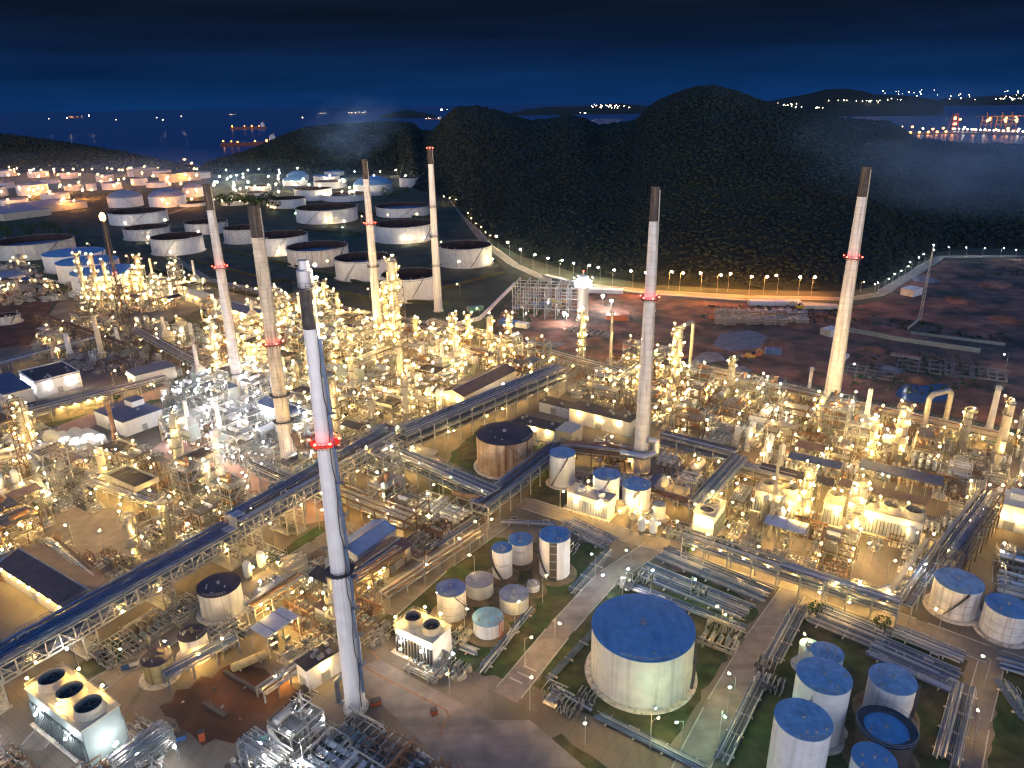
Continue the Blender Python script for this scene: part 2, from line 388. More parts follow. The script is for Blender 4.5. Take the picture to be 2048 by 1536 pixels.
def road(name, pix, w, m='road', z=.012, kerbs=True, blk=True):
    P = [at(*p) for p in pix]
    L, Rr = [], []
    for i, p in enumerate(P):
        a, b = P[max(0, i - 1)], P[min(len(P) - 1, i + 1)]
        d = (b - a).normalized(); n = Vector((-d.y, d.x, 0))
        L.append(p + n * w / 2); Rr.append(p - n * w / 2)
    mb = MB()
    for i in range(len(P) - 1): mb.poly([(L[i].x, L[i].y, z), (Rr[i].x, Rr[i].y, z), (Rr[i + 1].x, Rr[i + 1].y, z), (L[i + 1].x, L[i + 1].y, z)])
    struct(mb.build(name, m))
    if kerbs:
        mb = MB()
        for S, o in ((L, 1), (Rr, -1)):
            for a, b in zip(S[:-1], S[1:]):
                d = (b - a); k = Vector((-d.y, d.x, 0)).normalized() * .15 * o
                mb.beam(a + k + d * .06 + Vector((0, 0, .06)), b + k - d * .06 + Vector((0, 0, .06)), .25, .16)
        struct(mb.build('kerb', 'kerb'))
    if blk:
        for a, b in zip(P[:-1], P[1:]): block_l(a, b, w)
road('service_road', [(770, 1225), (880, 1130), (1008, 1040)], 7.0)
road('cross_road', [(1042, 1003), (1275, 1078), (1400, 1105), (1612, 1175), (1842, 1258), (1985, 1312), (2300, 1420)], 7.0, z=.016)
road('tank_road', [(1010, 1395), (1120, 1260), (1215, 1155), (1312, 1092)], 6.5, 'asphalt')
road('tank_road', [(1370, 1560), (1440, 1420), (1510, 1295), (1590, 1178)], 6.5, 'asphalt')
road('tank_road', [(1920, 1600), (1952, 1440), (1984, 1322)], 5.0)
road('service_road', [(60, 1500), (150, 1400), (275, 1318), (480, 1185), (640, 1085), (700, 1045)], 5.5)
road('plant_lane', [(1090, 800), (1170, 740), (1200, 725)], 8.0)
road('plant_lane', [(1300, 905), (1400, 925), (1520, 960)], 4.5, kerbs=False)
road('hill_road', [(905, 400), (935, 440), (975, 490), (1030, 530), (1100, 562), (1300, 583), (1500, 594), (1700, 598), (1760, 588), (1880, 514), (2048, 512), (2500, 530)], 8.0, blk=False)
road('farm_lane', [(520, 380), (420, 400), (300, 440), (290, 480), (420, 560), (640, 606), (880, 650)], 6.0, kerbs=False, blk=False)
# rust-red channel covers on the open paving
for q in ([(735, 1338), (800, 1372), (892, 1420), (900, 1438)], [(740, 1300), (760, 1320)], [(690, 1300), (735, 1338)], [(892, 1440), (878, 1475)]):
    P = [at(*p) for p in q]; mb = MB()
    for a, b in zip(P[:-1], P[1:]): mb.beam(a + Vector((0, 0, .02)), b + Vector((0, 0, .02)), .45, .02)
    struct(mb.build('channel_cover', 'rustpipe'))
# zebra bars at the crossing
mb = MB()
for i in range(3):
    p = at(1032 + i * 14, 1361 - i * 12); mb.box(p.x, p.y, .02, 3.6, .5, .004, GRID - math.pi / 2)
struct(mb.build('crosswalk_marking', 'kerb'))

# ------------------------------------------------------------------ hills and forest
def interp(tab, x): return float(np.interp(x, [t[0] for t in tab], [t[1] for t in tab]))
SILR = [(395, 345), (405, 330), (430, 318), (500, 300), (560, 275), (620, 252), (700, 245), (780, 240), (830, 243), (850, 258), (875, 258), (890, 240), (920, 212), (960, 208), (1000, 217), (1060, 238), (1090, 235), (1130, 226), (1160, 232), (1190, 246), (1230, 240), (1260, 236), (1280, 212), (1300, 196), (1340, 178), (1370, 169), (1400, 168), (1440, 178), (1480, 195), (1540, 210), (1600, 225), (1640, 232), (1680, 234), (1720, 238), (1745, 248), (1765, 262), (1780, 272), (1850, 278), (1900, 284), (1950, 282), (2000, 285), (2048, 285), (2900, 300)]
BASR = [(395, 348), (560, 346), (800, 350), (830, 378), (900, 398), (930, 434), (970, 470), (1040, 512), (1150, 545), (1300, 569), (1500, 580), (1690, 583), (1740, 575), (1880, 503), (1950, 496), (2048, 498), (2900, 520)]
DISR = [(395, 1650), (420, 1700), (700, 1850), (850, 1750), (920, 1500), (1000, 1350), (1250, 1200), (1400, 1100), (1640, 1100), (1770, 1250), (2048, 1300), (2900, 1400)]
SILL = [(-900, 250), (-300, 255), (0, 262), (60, 268), (150, 283), (250, 300), (300, 312), (390, 330), (402, 344)]
BASL = [(-900, 345), (402, 346)]
DISL = [(-900, 2600), (0, 2250), (390, 1800), (402, 1680)]
def fbm(x, y, seed=0):
    rs = np.random.RandomState(seed); h = 0; a = 1; f = 1 / 260
    for _ in range(4):
        p = rs.rand(4) * 6.28
        h += a * (math.sin(x * f + p[0] + 1.7 * math.sin(y * f * .7 + p[1])) * math.sin(y * f + p[2] + 1.3 * math.sin(x * f * .8 + p[3]))); a *= .5; f *= 2.1
    return h
def hill_at(px, t, S, B, D):
    b = at(px, interp(B, px)); d0 = math.hypot(b.x, b.y); ux, uy = b.x / d0, b.y / d0
    d1 = max(interp(D, px), d0 + 60); d = d0 + (d1 - d0) * t
    hr = max(0.5, zat(ux * d1, uy * d1, interp(S, px)) - 6)
    if t <= 1: prof = math.sin(t * math.pi / 2) ** 1.15
    else: prof = max(-.1, 1 - ((t - 1) / .55) ** 1.3 * 1.05)
    h = hr * prof
    w = max(0, math.sin(min(t, 1) * math.pi)) if t < 1 else 0
    h += w * min(hr, 60) * .16 * fbm(ux * d, uy * d, 3)
    return ux * d, uy * d, max(h, -4 if t > 1 else -.3)
def hill(name, S, B, D, x0, x1, dx):
    xs = np.arange(x0, x1 + .1, dx); ts = np.concatenate([np.linspace(0, 1, 22), np.linspace(1.08, 1.6, 6)])
    mb = MB()
    for x in xs:
        for t in ts: mb.v.append(hill_at(x, t, S, B, D))
    k = len(ts)
    for i in range(len(xs) - 1):
        for j in range(k - 1): a = i * k + j; mb.face([a, a + k, a + k + 1, a + 1], True)
    struct(mb.build(name, 'hill'))
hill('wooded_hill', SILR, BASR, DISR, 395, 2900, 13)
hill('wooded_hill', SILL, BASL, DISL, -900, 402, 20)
def forest(S, B, D, x0, x1, n, seed):
    rs = np.random.RandomState(seed); P = []
    while len(P) < n:
        px = rs.uniform(x0, x1); t = rs.beta(1.35, 1.0) * 1.06
        x, y, z = hill_at(px, t, S, B, D)
        if z > -.25 and z + 8 > 0: P.append((x, y, z, t))
    P = np.array(P)
    # low-poly leaf clump (12 verts, 20 faces), jittered per crown
    g = (1 + 5 ** .5) / 2
    iv = np.array([(-1, g, 0), (1, g, 0), (-1, -g, 0), (1, -g, 0), (0, -1, g), (0, 1, g), (0, -1, -g), (0, 1, -g), (g, 0, -1), (g, 0, 1), (-g, 0, -1), (-g, 0, 1)]) / math.hypot(1, g)
    fi = np.array([(0, 11, 5), (0, 5, 1), (0, 1, 7), (0, 7, 10), (0, 10, 11), (1, 5, 9), (5, 11, 4), (11, 10, 2), (10, 7, 6), (7, 1, 8), (3, 9, 4), (3, 4, 2), (3, 2, 6), (3, 6, 8), (3, 8, 9), (4, 9, 5), (2, 4, 11), (6, 2, 10), (8, 6, 7), (9, 8, 1)])
    N = len(P); dist = np.hypot(P[:, 0], P[:, 1])
    r = (.9 + 2.4 * rs.rand(N) ** 2.6) * np.clip(dist / 850, .85, 1.8)
    ang = rs.rand(N) * 6.28; ca, sa = np.cos(ang), np.sin(ang)
    V = iv[None] * (.6 + .75 * rs.rand(N, 12, 1)) * r[:, None, None]
    V[:, :, 2] *= (.45 + .35 * rs.rand(N))[:, None]
    X = V[:, :, 0] * ca[:, None] - V[:, :, 1] * sa[:, None] + P[:, 0:1]; Y = V[:, :, 0] * sa[:, None] + V[:, :, 1] * ca[:, None] + P[:, 1:2]
    Z = V[:, :, 2] + P[:, 2:3] + r[:, None] * .35
    co = np.stack([X, Y, Z], -1).reshape(-1, 3)
    F = (fi[None] + 12 * np.arange(N)[:, None, None]).reshape(-1, 3)
    me = bpy.data.meshes.new('forest'); me.vertices.add(len(co)); me.vertices.foreach_set('co', co.ravel())
    me.loops.add(F.size); me.loops.foreach_set('vertex_index', F.ravel().astype(np.int32))
    me.polygons.add(len(F)); me.polygons.foreach_set('loop_start', np.arange(0, F.size, 3, dtype=np.int32)); me.polygons.foreach_set('loop_total', np.full(len(F), 3, np.int32))
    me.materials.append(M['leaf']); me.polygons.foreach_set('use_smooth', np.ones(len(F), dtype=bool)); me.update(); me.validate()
    o = bpy.data.objects.new('forest', me); COL.objects.link(o); o['kind'] = 'stuff'
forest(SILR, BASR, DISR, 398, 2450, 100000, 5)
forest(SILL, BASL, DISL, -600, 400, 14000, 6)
def island(pix, d, depth=900):                    # low far island; pix is its skyline (px, py)
    mb = MB(); n = len(pix)
    for k, (s, dd) in enumerate(((0, -depth * .5), (1, 0), (0, depth))):
        for px, py in pix:
            v = _f + _r * (px - 1024) / FPX - _u * (py - 768) / FPX; h = math.hypot(v[0], v[1]); ux, uy = v[0] / h, v[1] / h
            D2 = d + dd; z = -3 if s == 0 else CAM_H + v[2] / h * d
            mb.v.append((ux * D2, uy * D2, z))
    for k in range(2):
        for i in range(n - 1): a = k * n + i; mb.face([a, a + 1, a + 1 + n, a + n], True)
    struct(mb.build('island', 'hill'))
island([(1020, 226), (1050, 219), (1090, 214), (1140, 213), (1180, 212), (1205, 209), (1235, 206), (1260, 209), (1290, 212), (1320, 220)], 9500)
island([(1500, 206), (1540, 202), (1580, 194), (1620, 187), (1650, 179), (1690, 177), (1725, 182), (1750, 189), (1790, 190), (1830, 193), (1870, 200), (1890, 205)], 7000)
island([(760, 230), (790, 224), (815, 220), (840, 224), (870, 230)], 9000)
island([(1880, 199), (1960, 193), (2060, 188), (2200, 186), (2500, 182)], 14000)

# ------------------------------------------------------------------ storage tanks
def make_tank(x, y, r, h, shell, roof, label, land=None, kind='cone', stair=None, base='ring', detail=True, text=None, group=None, rail=True, extra=None, name='storage_tank'):
    t = thing(name, label, 'tank', (x, y, 0), 0, group, land, hz=h * .6)
    block_c(x, y, r + 1.0)
    n = 64 if r > 8 else 40
    fc = math.atan2(-y, -x)                       # direction that faces the viewer
    wall = MB()
    if kind == 'float':
        wall.lathe([(r, 0), (r, h), (r - .12, h)], n); MB().lathe([(r - .125, h), (r - .125, h * .5)], n).build('inner_wall', 'innershade', t)
        MB().lathe([(.01, 0), (r * .5, -.15), (r - .14, 0)], n).build('floating_roof', roof, t, (0, 0, h * .55))
        g = MB().lathe([(r, h - .9), (r + .7, h - .9), (r + .7, h - .75), (r, h - .75)], n).lathe([(r - .1, h), (r + .18, h), (r + .18, h + .2), (r - .1, h + .2)], n)
        g.build('wind_girder', 'steel', t)
        if detail:
            a = fc + .9; MB().beam((r * math.cos(a), r * math.sin(a), h + .3), (r * .3 * math.cos(a), r * .3 * math.sin(a), h * .8), .8, .3).build('rolling_ladder', 'steel', t)
            for k in range(5): b = fc + random.uniform(-1.2, 1.2) * 2; MB().cyl((r * .98 * math.cos(b), r * .98 * math.sin(b), h), (r * .98 * math.cos(b), r * .98 * math.sin(b), h + 1.6), .35, n=6).build('foam_pourer', 'steelw', t)
    else:
        wall.lathe([(r, 0), (r, h)], n)
        if kind == 'dome': pr = [(r, h), (r * .96, h + r * .08), (r * .7, h + r * .26), (r * .35, h + r * .36), (.01, h + r * .40)]
        else: pr = [(r + .12, h - .12), (r + .12, h + .05), (r * .55, h + r * .045), (.01, h + r * .07)]
        MB().lathe(pr, n).build('roof', roof, t)
        if detail:
            v = MB(); zc = h + r * (.07 if kind != 'dome' else .4)
            v.cyl((0, 0, zc - .1), (0, 0, zc + .55), max(.25, r * .05)).cyl((0, 0, zc + .55), (0, 0, zc + .7), max(.35, r * .08))
            for k in range(3):
                b = fc + random.uniform(-2, 2); q = r * random.uniform(.45, .85); MB().cyl((q * math.cos(b), q * math.sin(b), h), (q * math.cos(b), q * math.sin(b), h + .8), .22, n=8).build('roof_nozzle', 'steel', t)
            v.build('roof_vent', 'steel', t)
            if rail:
                a0 = fc + random.uniform(-1, 1)
                MB().rails([(r * .98 * math.cos(a0 + k * .14), r * .98 * math.sin(a0 + k * .14)) for k in range(int(9))], h + .03, 1.0, 1.2, .045).build('handrail', 'steel', t)
    wall.build('shell', shell, t)
    if detail and kind != 'float':
        b = MB()
        for k in range(1, max(2, int(h / 2.4))): z = k * 2.4; b.lathe([(r + .012, z), (r + .012, z + .07)], n)
        b.build('weld_seam', {'tankwhite': 'tankcream', 'tankcream': 'tankdull'}.get(shell, 'steelb'), t)
    if stair is not None:                         # spiral stair up the shell
        a0, da = stair; st = MB(); m = max(10, int(h * 1.4)); rr = r + .45
        P = [(rr * math.cos(fc + a0 + da * k / m), rr * math.sin(fc + a0 + da * k / m), h * k / m) for k in range(m + 1)]
        for p, q in zip(P[:-1], P[1:]):
            st.beam(p, q, .7, .16)
            st.beam((p[0] * 1.03, p[1] * 1.03, p[2] + 1), (q[0] * 1.03, q[1] * 1.03, q[2] + 1), .07)
        for p in P[::2]: st.beam((p[0] * 1.03, p[1] * 1.03, p[2]), (p[0] * 1.03, p[1] * 1.03, p[2] + 1), .06)
        st.build('spiral_stair', 'steeld', t)
    if base == 'ring': MB().lathe([(r + .02, .35), (r + 1.1, .32), (r + 1.5, 0)], n).build('base_ring', 'concrete', t)
    elif base == 'earth': MB().lathe([(r + .02, .5), (r + 1.2, .45), (r + 2.2, 0)], n).build('base_mound', 'earthpad', t)
    if text:
        txt, zt, size, aoff = text
        cu = bpy.data.curves.new('tank_number', 'FONT'); cu.body = txt; cu.size = size; cu.align_x = 'CENTER'; cu.extrude = 0; cu.resolution_u = 2
        tmp = bpy.data.objects.new('tmp', cu); COL.objects.link(tmp)
        dg = bpy.context.evaluated_depsgraph_get(); dg.update(); me = bpy.data.meshes.new_from_object(tmp.evaluated_get(dg)); bpy.data.objects.remove(tmp)
        for v in me.vertices:
            a = fc + aoff + v.co.x / r; rad = r + .02; v.co = Vector((rad * math.cos(a), rad * math.sin(a), zt + v.co.y))
        me.materials.clear(); me.materials.append(M['letter']); child('tank_number', me, t)
    if extra: extra(t, x, y, r, h, fc)
    return t
def insul_gap(t, x, y, r, h, fc):                 # dark upright strip with pipe clips, facing the viewer
    a = fc - .1; s = MB(); s.lathe([(r + .05, .2), (r + .05, h - .1)], 4, (0, 0, 0), a - .24, a + .24); s.build('dark_panel_strip', 'steeld', t)
    c = MB()
    for k in range(5): z = h * (.12 + .2 * k); c.beam(((r + .2) * math.cos(a - .22), (r + .2) * math.sin(a - .22), z), ((r + .2) * math.cos(a + .22), (r + .2) * math.sin(a + .22), z), .16)
    c.build('clip', 'steel', t)
def ring_walk(t, x, y, r, h, fc):
    MB().lathe([(r * .80, h + .1), (r * .80, h + .55), (r + .5, h + .55), (r + .5, h - .1), (r, h - .1)], 40).build('ring_walkway', 'steeld', t); MB().rails([((r + .4) * math.cos(k * .3), (r + .4) * math.sin(k * .3)) for k in range(21)], h + .55, 1.1, 2, .05, True).build('ring_handrail', 'steel', t)
def top_mixer(t, x, y, r, h, fc):
    m = MB(); m.beam((-r * .6, 0, h + .9), (r * .6, 0, h + .9), .5, .4); m.cyl((0, 0, h + .6), (0, 0, h + 2.0), .45); m.cyl((.9, 0, h + .9), (1.5, 0, h + .9), .3); m.rails([(-r * .6, .6), (r * .6, .6)], h + 1.1); m.build('roof_walkway', 'steeld', t)
def red_riser(t, x, y, r, h, fc):
    a = fc + .75; m = MB()
    for k in range(3): b = a + k * .13; m.cyl(((r + .3) * math.cos(b), (r + .3) * math.sin(b), 0), ((r + .3) * math.cos(b), (r + .3) * math.sin(b), h + .4), .12, n=6)
    m.build('red_riser_pipe', 'orange', t)
NEAR = [
 (-3.7, 181.0, 2.91, 9.55, 'tankwhite', 'bluer', 'slender white tank with lettering, lit at its foot, in the tank group', 'slender lettered white tank', dict(stair=(.1, -1.9), base='earth', text=('T-30074', 4.6, 1.15, -.05))),
 (1.8, 188.5, 3.69, 7.45, 'tankwhite', 'bluer', 'broad white tank with lettering and blue roof behind the slender one', 'broad lettered white tank', dict(base='earth', text=('T-5009', 4.6, 1.15, -.15))),
 (11.7, 181.7, 4.49, 13.25, 'tankwhite', 'bluer', 'tallest tank of its group, blue roof and a black upright strip', 'black-striped tall white tank', dict(stair=(-.2, -1.6), base='earth', extra=insul_gap)),
 (-10.1, 172.5, 3.88, 4.74, 'tankcream', 'greyroof', 'low pale tank with plain grey roof behind the rust-flecked tank', 'grey-roofed low tank', dict(base='earth')),
 (-17.3, 163.5, 3.96, 8.70, 'tankdull', 'violetroof', 'tall rust-flecked white tank with spiral stair beside the two-fan cooling tower', 'rust-flecked stair tank', dict(stair=(1.7, -1.5), base='earth')),
 (-.4, 166.0, 3.97, 4.73, 'tankcream', 'violetroof', 'low streaked tank with faded violet roof on a round earth pad', 'violet-roofed low tank', dict(base='earth')),
 (-7.3, 156.5, 3.99, 4.61, 'tankwhite', 'bluer', 'low white tank with bright blue roof and red riser pipes', 'red-piped low white tank', dict(base='earth', extra=red_riser)),
 (5.1, 173.4, 1.78, 2.61, 'tankwhite', 'greyroof', 'smallest white tank of the group, on its own round pad', 'tiny white tank', dict(base='earth', rail=False)),
 (30.2, 140.9, 12.10, 13.74, 'tankcream', 'bluer', 'huge tank with flat deep blue roof standing on floodlit grass', 'huge blue-roofed tank', dict(base='ring', stair=(1.25, .8))),
 (54.3, 106.2, 5.19, 20.0, 'tankwhite', 'paleblue', 'tall clean white tank in the foreground with blue roof, cut by the lower edge', 'foreground white tank', dict(stair=(2.2, .8))),
 (65.6, 122.6, 5.53, 15.07, 'tankwhite', 'paleblue', 'white tank with blue roof and dark seam strip behind the foreground tank', 'dark-seamed white tank', dict(stair=(2.4, .8))),
 (83.3, 126.9, 4.82, 9.73, 'tankwhite', 'paleblue', 'shorter white tank with scuffed blue roof and black-edged stair notch', 'scuffed blue-roofed tank', dict(base='earth', stair=(.9, .9))),
 (72.6, 136.0, 3.56, 9.32, 'tankwhite', 'paleblue', 'small white tank with pale blue roof peeking out behind its larger neighbour', 'small pale blue tank', dict()),
 (76.3, 114.9, 5.44, 7.98, 'steeld', 'bluer', 'dark tank ringed by a black walkway, blue roof set inside', 'black-ringed tank', dict(base='earth', extra=ring_walk, rail=False)),
 (68.5, 104.7, 3.96, 11.26, 'tankwhite', 'bluer', 'blue-roofed tank cut off by the bottom edge below the black-ringed tank', None, dict()),
 (71.2, 142.0, 2.26, 6.37, 'tankcream', 'bluer', 'little cream tank lit by a lamp at the corner of the pipe field', None, dict(rail=False)),
 (118.8, 162.6, 5.79, 9.02, 'tankdull', 'paleblue', 'grey tank with a ragged-edged blue roof beside the lit yard', 'ragged blue-roofed tank', dict(base='ring', stair=(-.4, .9))),
 (126.2, 153.2, 5.12, 8.10, 'tankdull', 'bluer', 'grey streaked tank with darker blue roof at the right edge', 'right edge tank', dict(base='ring')),
 (-81.3, 167.4, 5.66, 8.11, 'tankcream', 'darkroof', 'wide pale tank with dark roof just below the long pipe bridge', 'dark-roofed wide tank', dict(base='ring')),
 (-81.9, 150.0, 3.40, 6.36, 'tankdull', 'darkroof', 'grey ribbed tank with black roof and a walkway across it', 'ribbed grey tank', dict(extra=top_mixer)),
 (-87.5, 142.2, 3.44, 5.78, 'tankyellow', 'darkroof', 'yellowed tank with black roof next to the three-fan cooling tower', 'yellowed tank', dict(extra=top_mixer)),
 (-3.1, 251.2, 10.78, 13.57, 'tankrust', 'darkroof', 'big round tank streaked with rust, dark roof, in the grass court', 'rust-streaked round tank', dict(base='ring', stair=(1.2, -1.1))),
 (17.8, 236.8, 4.59, 12.2, 'tankwhite', 'bluer', 'tall white tank with blue roof, dark strip and stair by the pipe corner', 'tall stair tank', dict(base='ring', stair=(-.9, 1.3))),
 (31.8, 221.4, 4.57, 11.43, 'tankwhite', 'bluer', 'floodlit white tank behind the square block with two stubby vents', 'tank behind vent block', dict(stair=(-.9, 1.1))),
 (42.0, 219.6, 4.79, 8.33, 'tankwhite', 'bluer', 'brightly floodlit white tank with blue roof beside the mint-topped one', 'floodlit white tank', dict(stair=(-.9, 1.1))),
 (48.3, 211.4, 2.12, 5.22, 'tankwhite', 'green', 'little white tank with mint green top glaring under the lamps', 'mint-topped little tank', dict(rail=False)),
]
for x, y, r, h, s_, rf, lab, land, kw in NEAR: make_tank(x, y, r, h, s_, rf, lab, land, **kw)
# low black-ringed walkway on the dark tank
FARM = [
 (-458.9, 920.1, 33.4, 13.3, 'tankwhite', 'floatroof', 'wide open-topped tank directly below the two domed tanks'),
 (-393.9, 802.0, 23.6, 11.1, 'tankdull', 'floatroof', 'grey open-topped tank in front of the widest tank, right of the flare'),
 (-323.7, 714.9, 23.9, 14.9, 'tankwhite', 'floatroof', 'white open-topped tank with a small drum standing at its foot'),
 (-341.8, 834.2, 23.1, 11.3, 'tankdull', 'floatroof', 'dim open tank whose right side hides behind the thin brown-stained chimney'),
 (-276.6, 767.4, 20.2, 14.1, 'tankdull', 'floatroof', 'grey open tank half hidden by the soot-topped concrete chimney'),
 (-220.3, 705.7, 25.7, 16.2, 'tankwhite', 'floatroof', 'white open tank right behind the soot-topped concrete chimney'),
 (-171.5, 651.9, 26.8, 14.3, 'tankdull', 'floatblue', 'grey open tank with red-brown inner wall above the tall white stack tip'),
 (-223.2, 910.3, 36.8, 15.6, 'tankwhite', 'floatroof', 'pale open tank with three floodlights at its lower right edge'),
 (-119.7, 591.2, 22.7, 15.5, 'tankwhite', 'floatblue', 'white tank with bright blue sunken roof behind the red-ringed chimney'),
 (-135.7, 950.3, 34.1, 10.9, 'tankwhite', 'floatblue', 'faint white tank at the foot of the hill with blue inner roof'),
 (-110.5, 765.2, 30.2, 15.9, 'tankwhite', 'floatroof', 'wide white tank with two lamps at its base between two chimneys'),
 (-38.9, 636.1, 23.2, 15.8, 'tankcream', 'floatroof', 'cream open tank on grass nearest the forest road'),
 (-72.3, 521.1, 20.8, 16.3, 'tankwhite', 'floatroof', 'white open tank closest to the plant, behind the tall lamp-lit column'),
 (-460.8, 712.5, 33.9, 13.9, 'tankcream', 'floatblue', 'very wide cream tank cut by the left edge of the photo'),
 (-383.0, 641.7, 24.5, 14.3, 'tankwhite', 'bluer', 'rearmost of three overlapping blue-roofed tanks on the left'),
 (-349.2, 601.0, 23.2, 14.5, 'tankwhite', 'bluer', 'middle one of three overlapping blue-roofed tanks on the left'),
 (-315.6, 563.7, 24.2, 13.7, 'tankwhite', 'bluer', 'front one of three overlapping blue-roofed tanks on the left'),
 (-309.3, 1044.4, 24.8, 11.8, 'tankwhite', 'floatroof', 'glaring white open tank behind the small dark trees'),
 (-244.6, 1119.8, 34.0, 8.0, 'tankwhite', 'floatroof', 'pale green-lit open tank in front of the cone-roofed white tank'),
 (-295.6, 1133.4, 27.8, 15.1, 'tankwhite', 'floatroof', 'white open tank lit from below, upper centre of the far farm'),
 (-332.0, 467.5, 6.9, 4.8, 'tankcream', 'floatblue', 'low round basin tank on bare earth at the left edge'),
 (-306.9, 1297.3, 27.7, 10.4, 'tankwhite', 'floatroof', 'white open tank partly behind the lit-from-below tank'),
 (-420.3, 1273.6, 17.7, 7.1, 'tankwhite', 'floatroof', 'small far open tank behind its twin, left part of far farm'),
 (-392.1, 1172.4, 17.1, 7.1, 'tankwhite', 'floatroof', 'small far open tank in front of its twin, left part of far farm'),
 (-353.1, 1534.2, 19.8, 7.0, 'tankwhite', 'bluer', 'farthest blue-roofed tank at the foot of the hill'),
 (-170.0, 1289.3, 16.8, 14.8, 'tankwhite', 'floatblue', 'far tank at the right end of the far farm, before the rock cut'),
 (-339.9, 1411.6, 24.0, 9.9, 'tankwhite', 'bluer', 'far tank just in front of the farthest blue-roofed one'),
 (-455.0, 1074.9, 18.6, 4.3, 'tankwhite', 'floatroof', 'low far open tank on the lamp-crowded terrace, left one'),
 (-395.9, 1080.3, 18.5, 5.9, 'tankwhite', 'floatroof', 'low far open tank on the lamp-crowded terrace, right one'),
]
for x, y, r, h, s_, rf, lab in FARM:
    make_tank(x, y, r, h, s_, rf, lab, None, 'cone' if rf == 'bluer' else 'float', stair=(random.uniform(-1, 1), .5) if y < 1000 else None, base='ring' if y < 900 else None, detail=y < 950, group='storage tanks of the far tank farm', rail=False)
DOME = [(-554.5, 1083.1, 23.3, 13.2, 'left one of two white tanks with grey domed roofs'), (-491.0, 1077.0, 25.0, 14.3, 'right one of two white tanks with grey domed roofs'),
 (-215.0, 1190.0, 30.4, 15.3, 'large white tank with blue cone roof behind the smoking chimney'), (-401.8, 1441.7, 20.2, 9.1, 'far small domed tank below the mid hill, rear one'),
 (-500.6, 1192.6, 14.8, 13.7, 'far domed tank just behind the tip of the brown-topped chimney'), (-381.9, 1350.7, 21.6, 8.2, 'far domed tank below the mid hill, front one')]
for x, y, r, h, lab in DOME: make_tank(x, y, r, h, 'tankwhite', 'greyroof' if x < -480 else 'bluer', lab, None, 'dome', base=None, detail=False, stair=(.5, -.6), group='dome-roofed tanks of the far tank farm')
ORNG = [(-922.3, 1378.1, 16.9, 9.7), (-796.8, 1260.7, 23.5, 16.8), (-763.6, 1322.3, 14.8, 8.1), (-726.2, 1311.6, 8.4, 10.9), (-713.4, 1346.3, 11.8, 9.1), (-871.4, 1245.5, 22.0, 4.5), (-681.0, 1394.0, 14.1, 12.0), (-630.5, 1355.1, 19.6, 8.4), (-790.2, 1481.3, 15.6, 11.7), (-884.4, 1459.6, 16.6, 5.8), (-618.3, 1520.5, 18.5, 10.9), (-666.2, 1479.4, 16.2, 7.9)]
ORNG += [(at(*q[:2]).x, at(*q[:2]).y, q[2], q[3]) for q in ((12, 352, 20, 12), (140, 356, 17, 11), (78, 354, 20, 12), (275, 352, 18, 11), (325, 353, 18, 12), (-20, 392, 26, 14), (112, 398, 20, 9), (225, 378, 16, 11), (30, 412, 18, 10))]
for x, y, r, h in ORNG:
    o = make_tank(x, y, r, h, 'tankwhite', 'greyroof', None, None, 'cone', base=None, detail=False, group='tanks of the orange-lit far depot')
    AUTO.append((o, 'far pale tank of the orange-lit depot', 'tank', (x, y, h)))

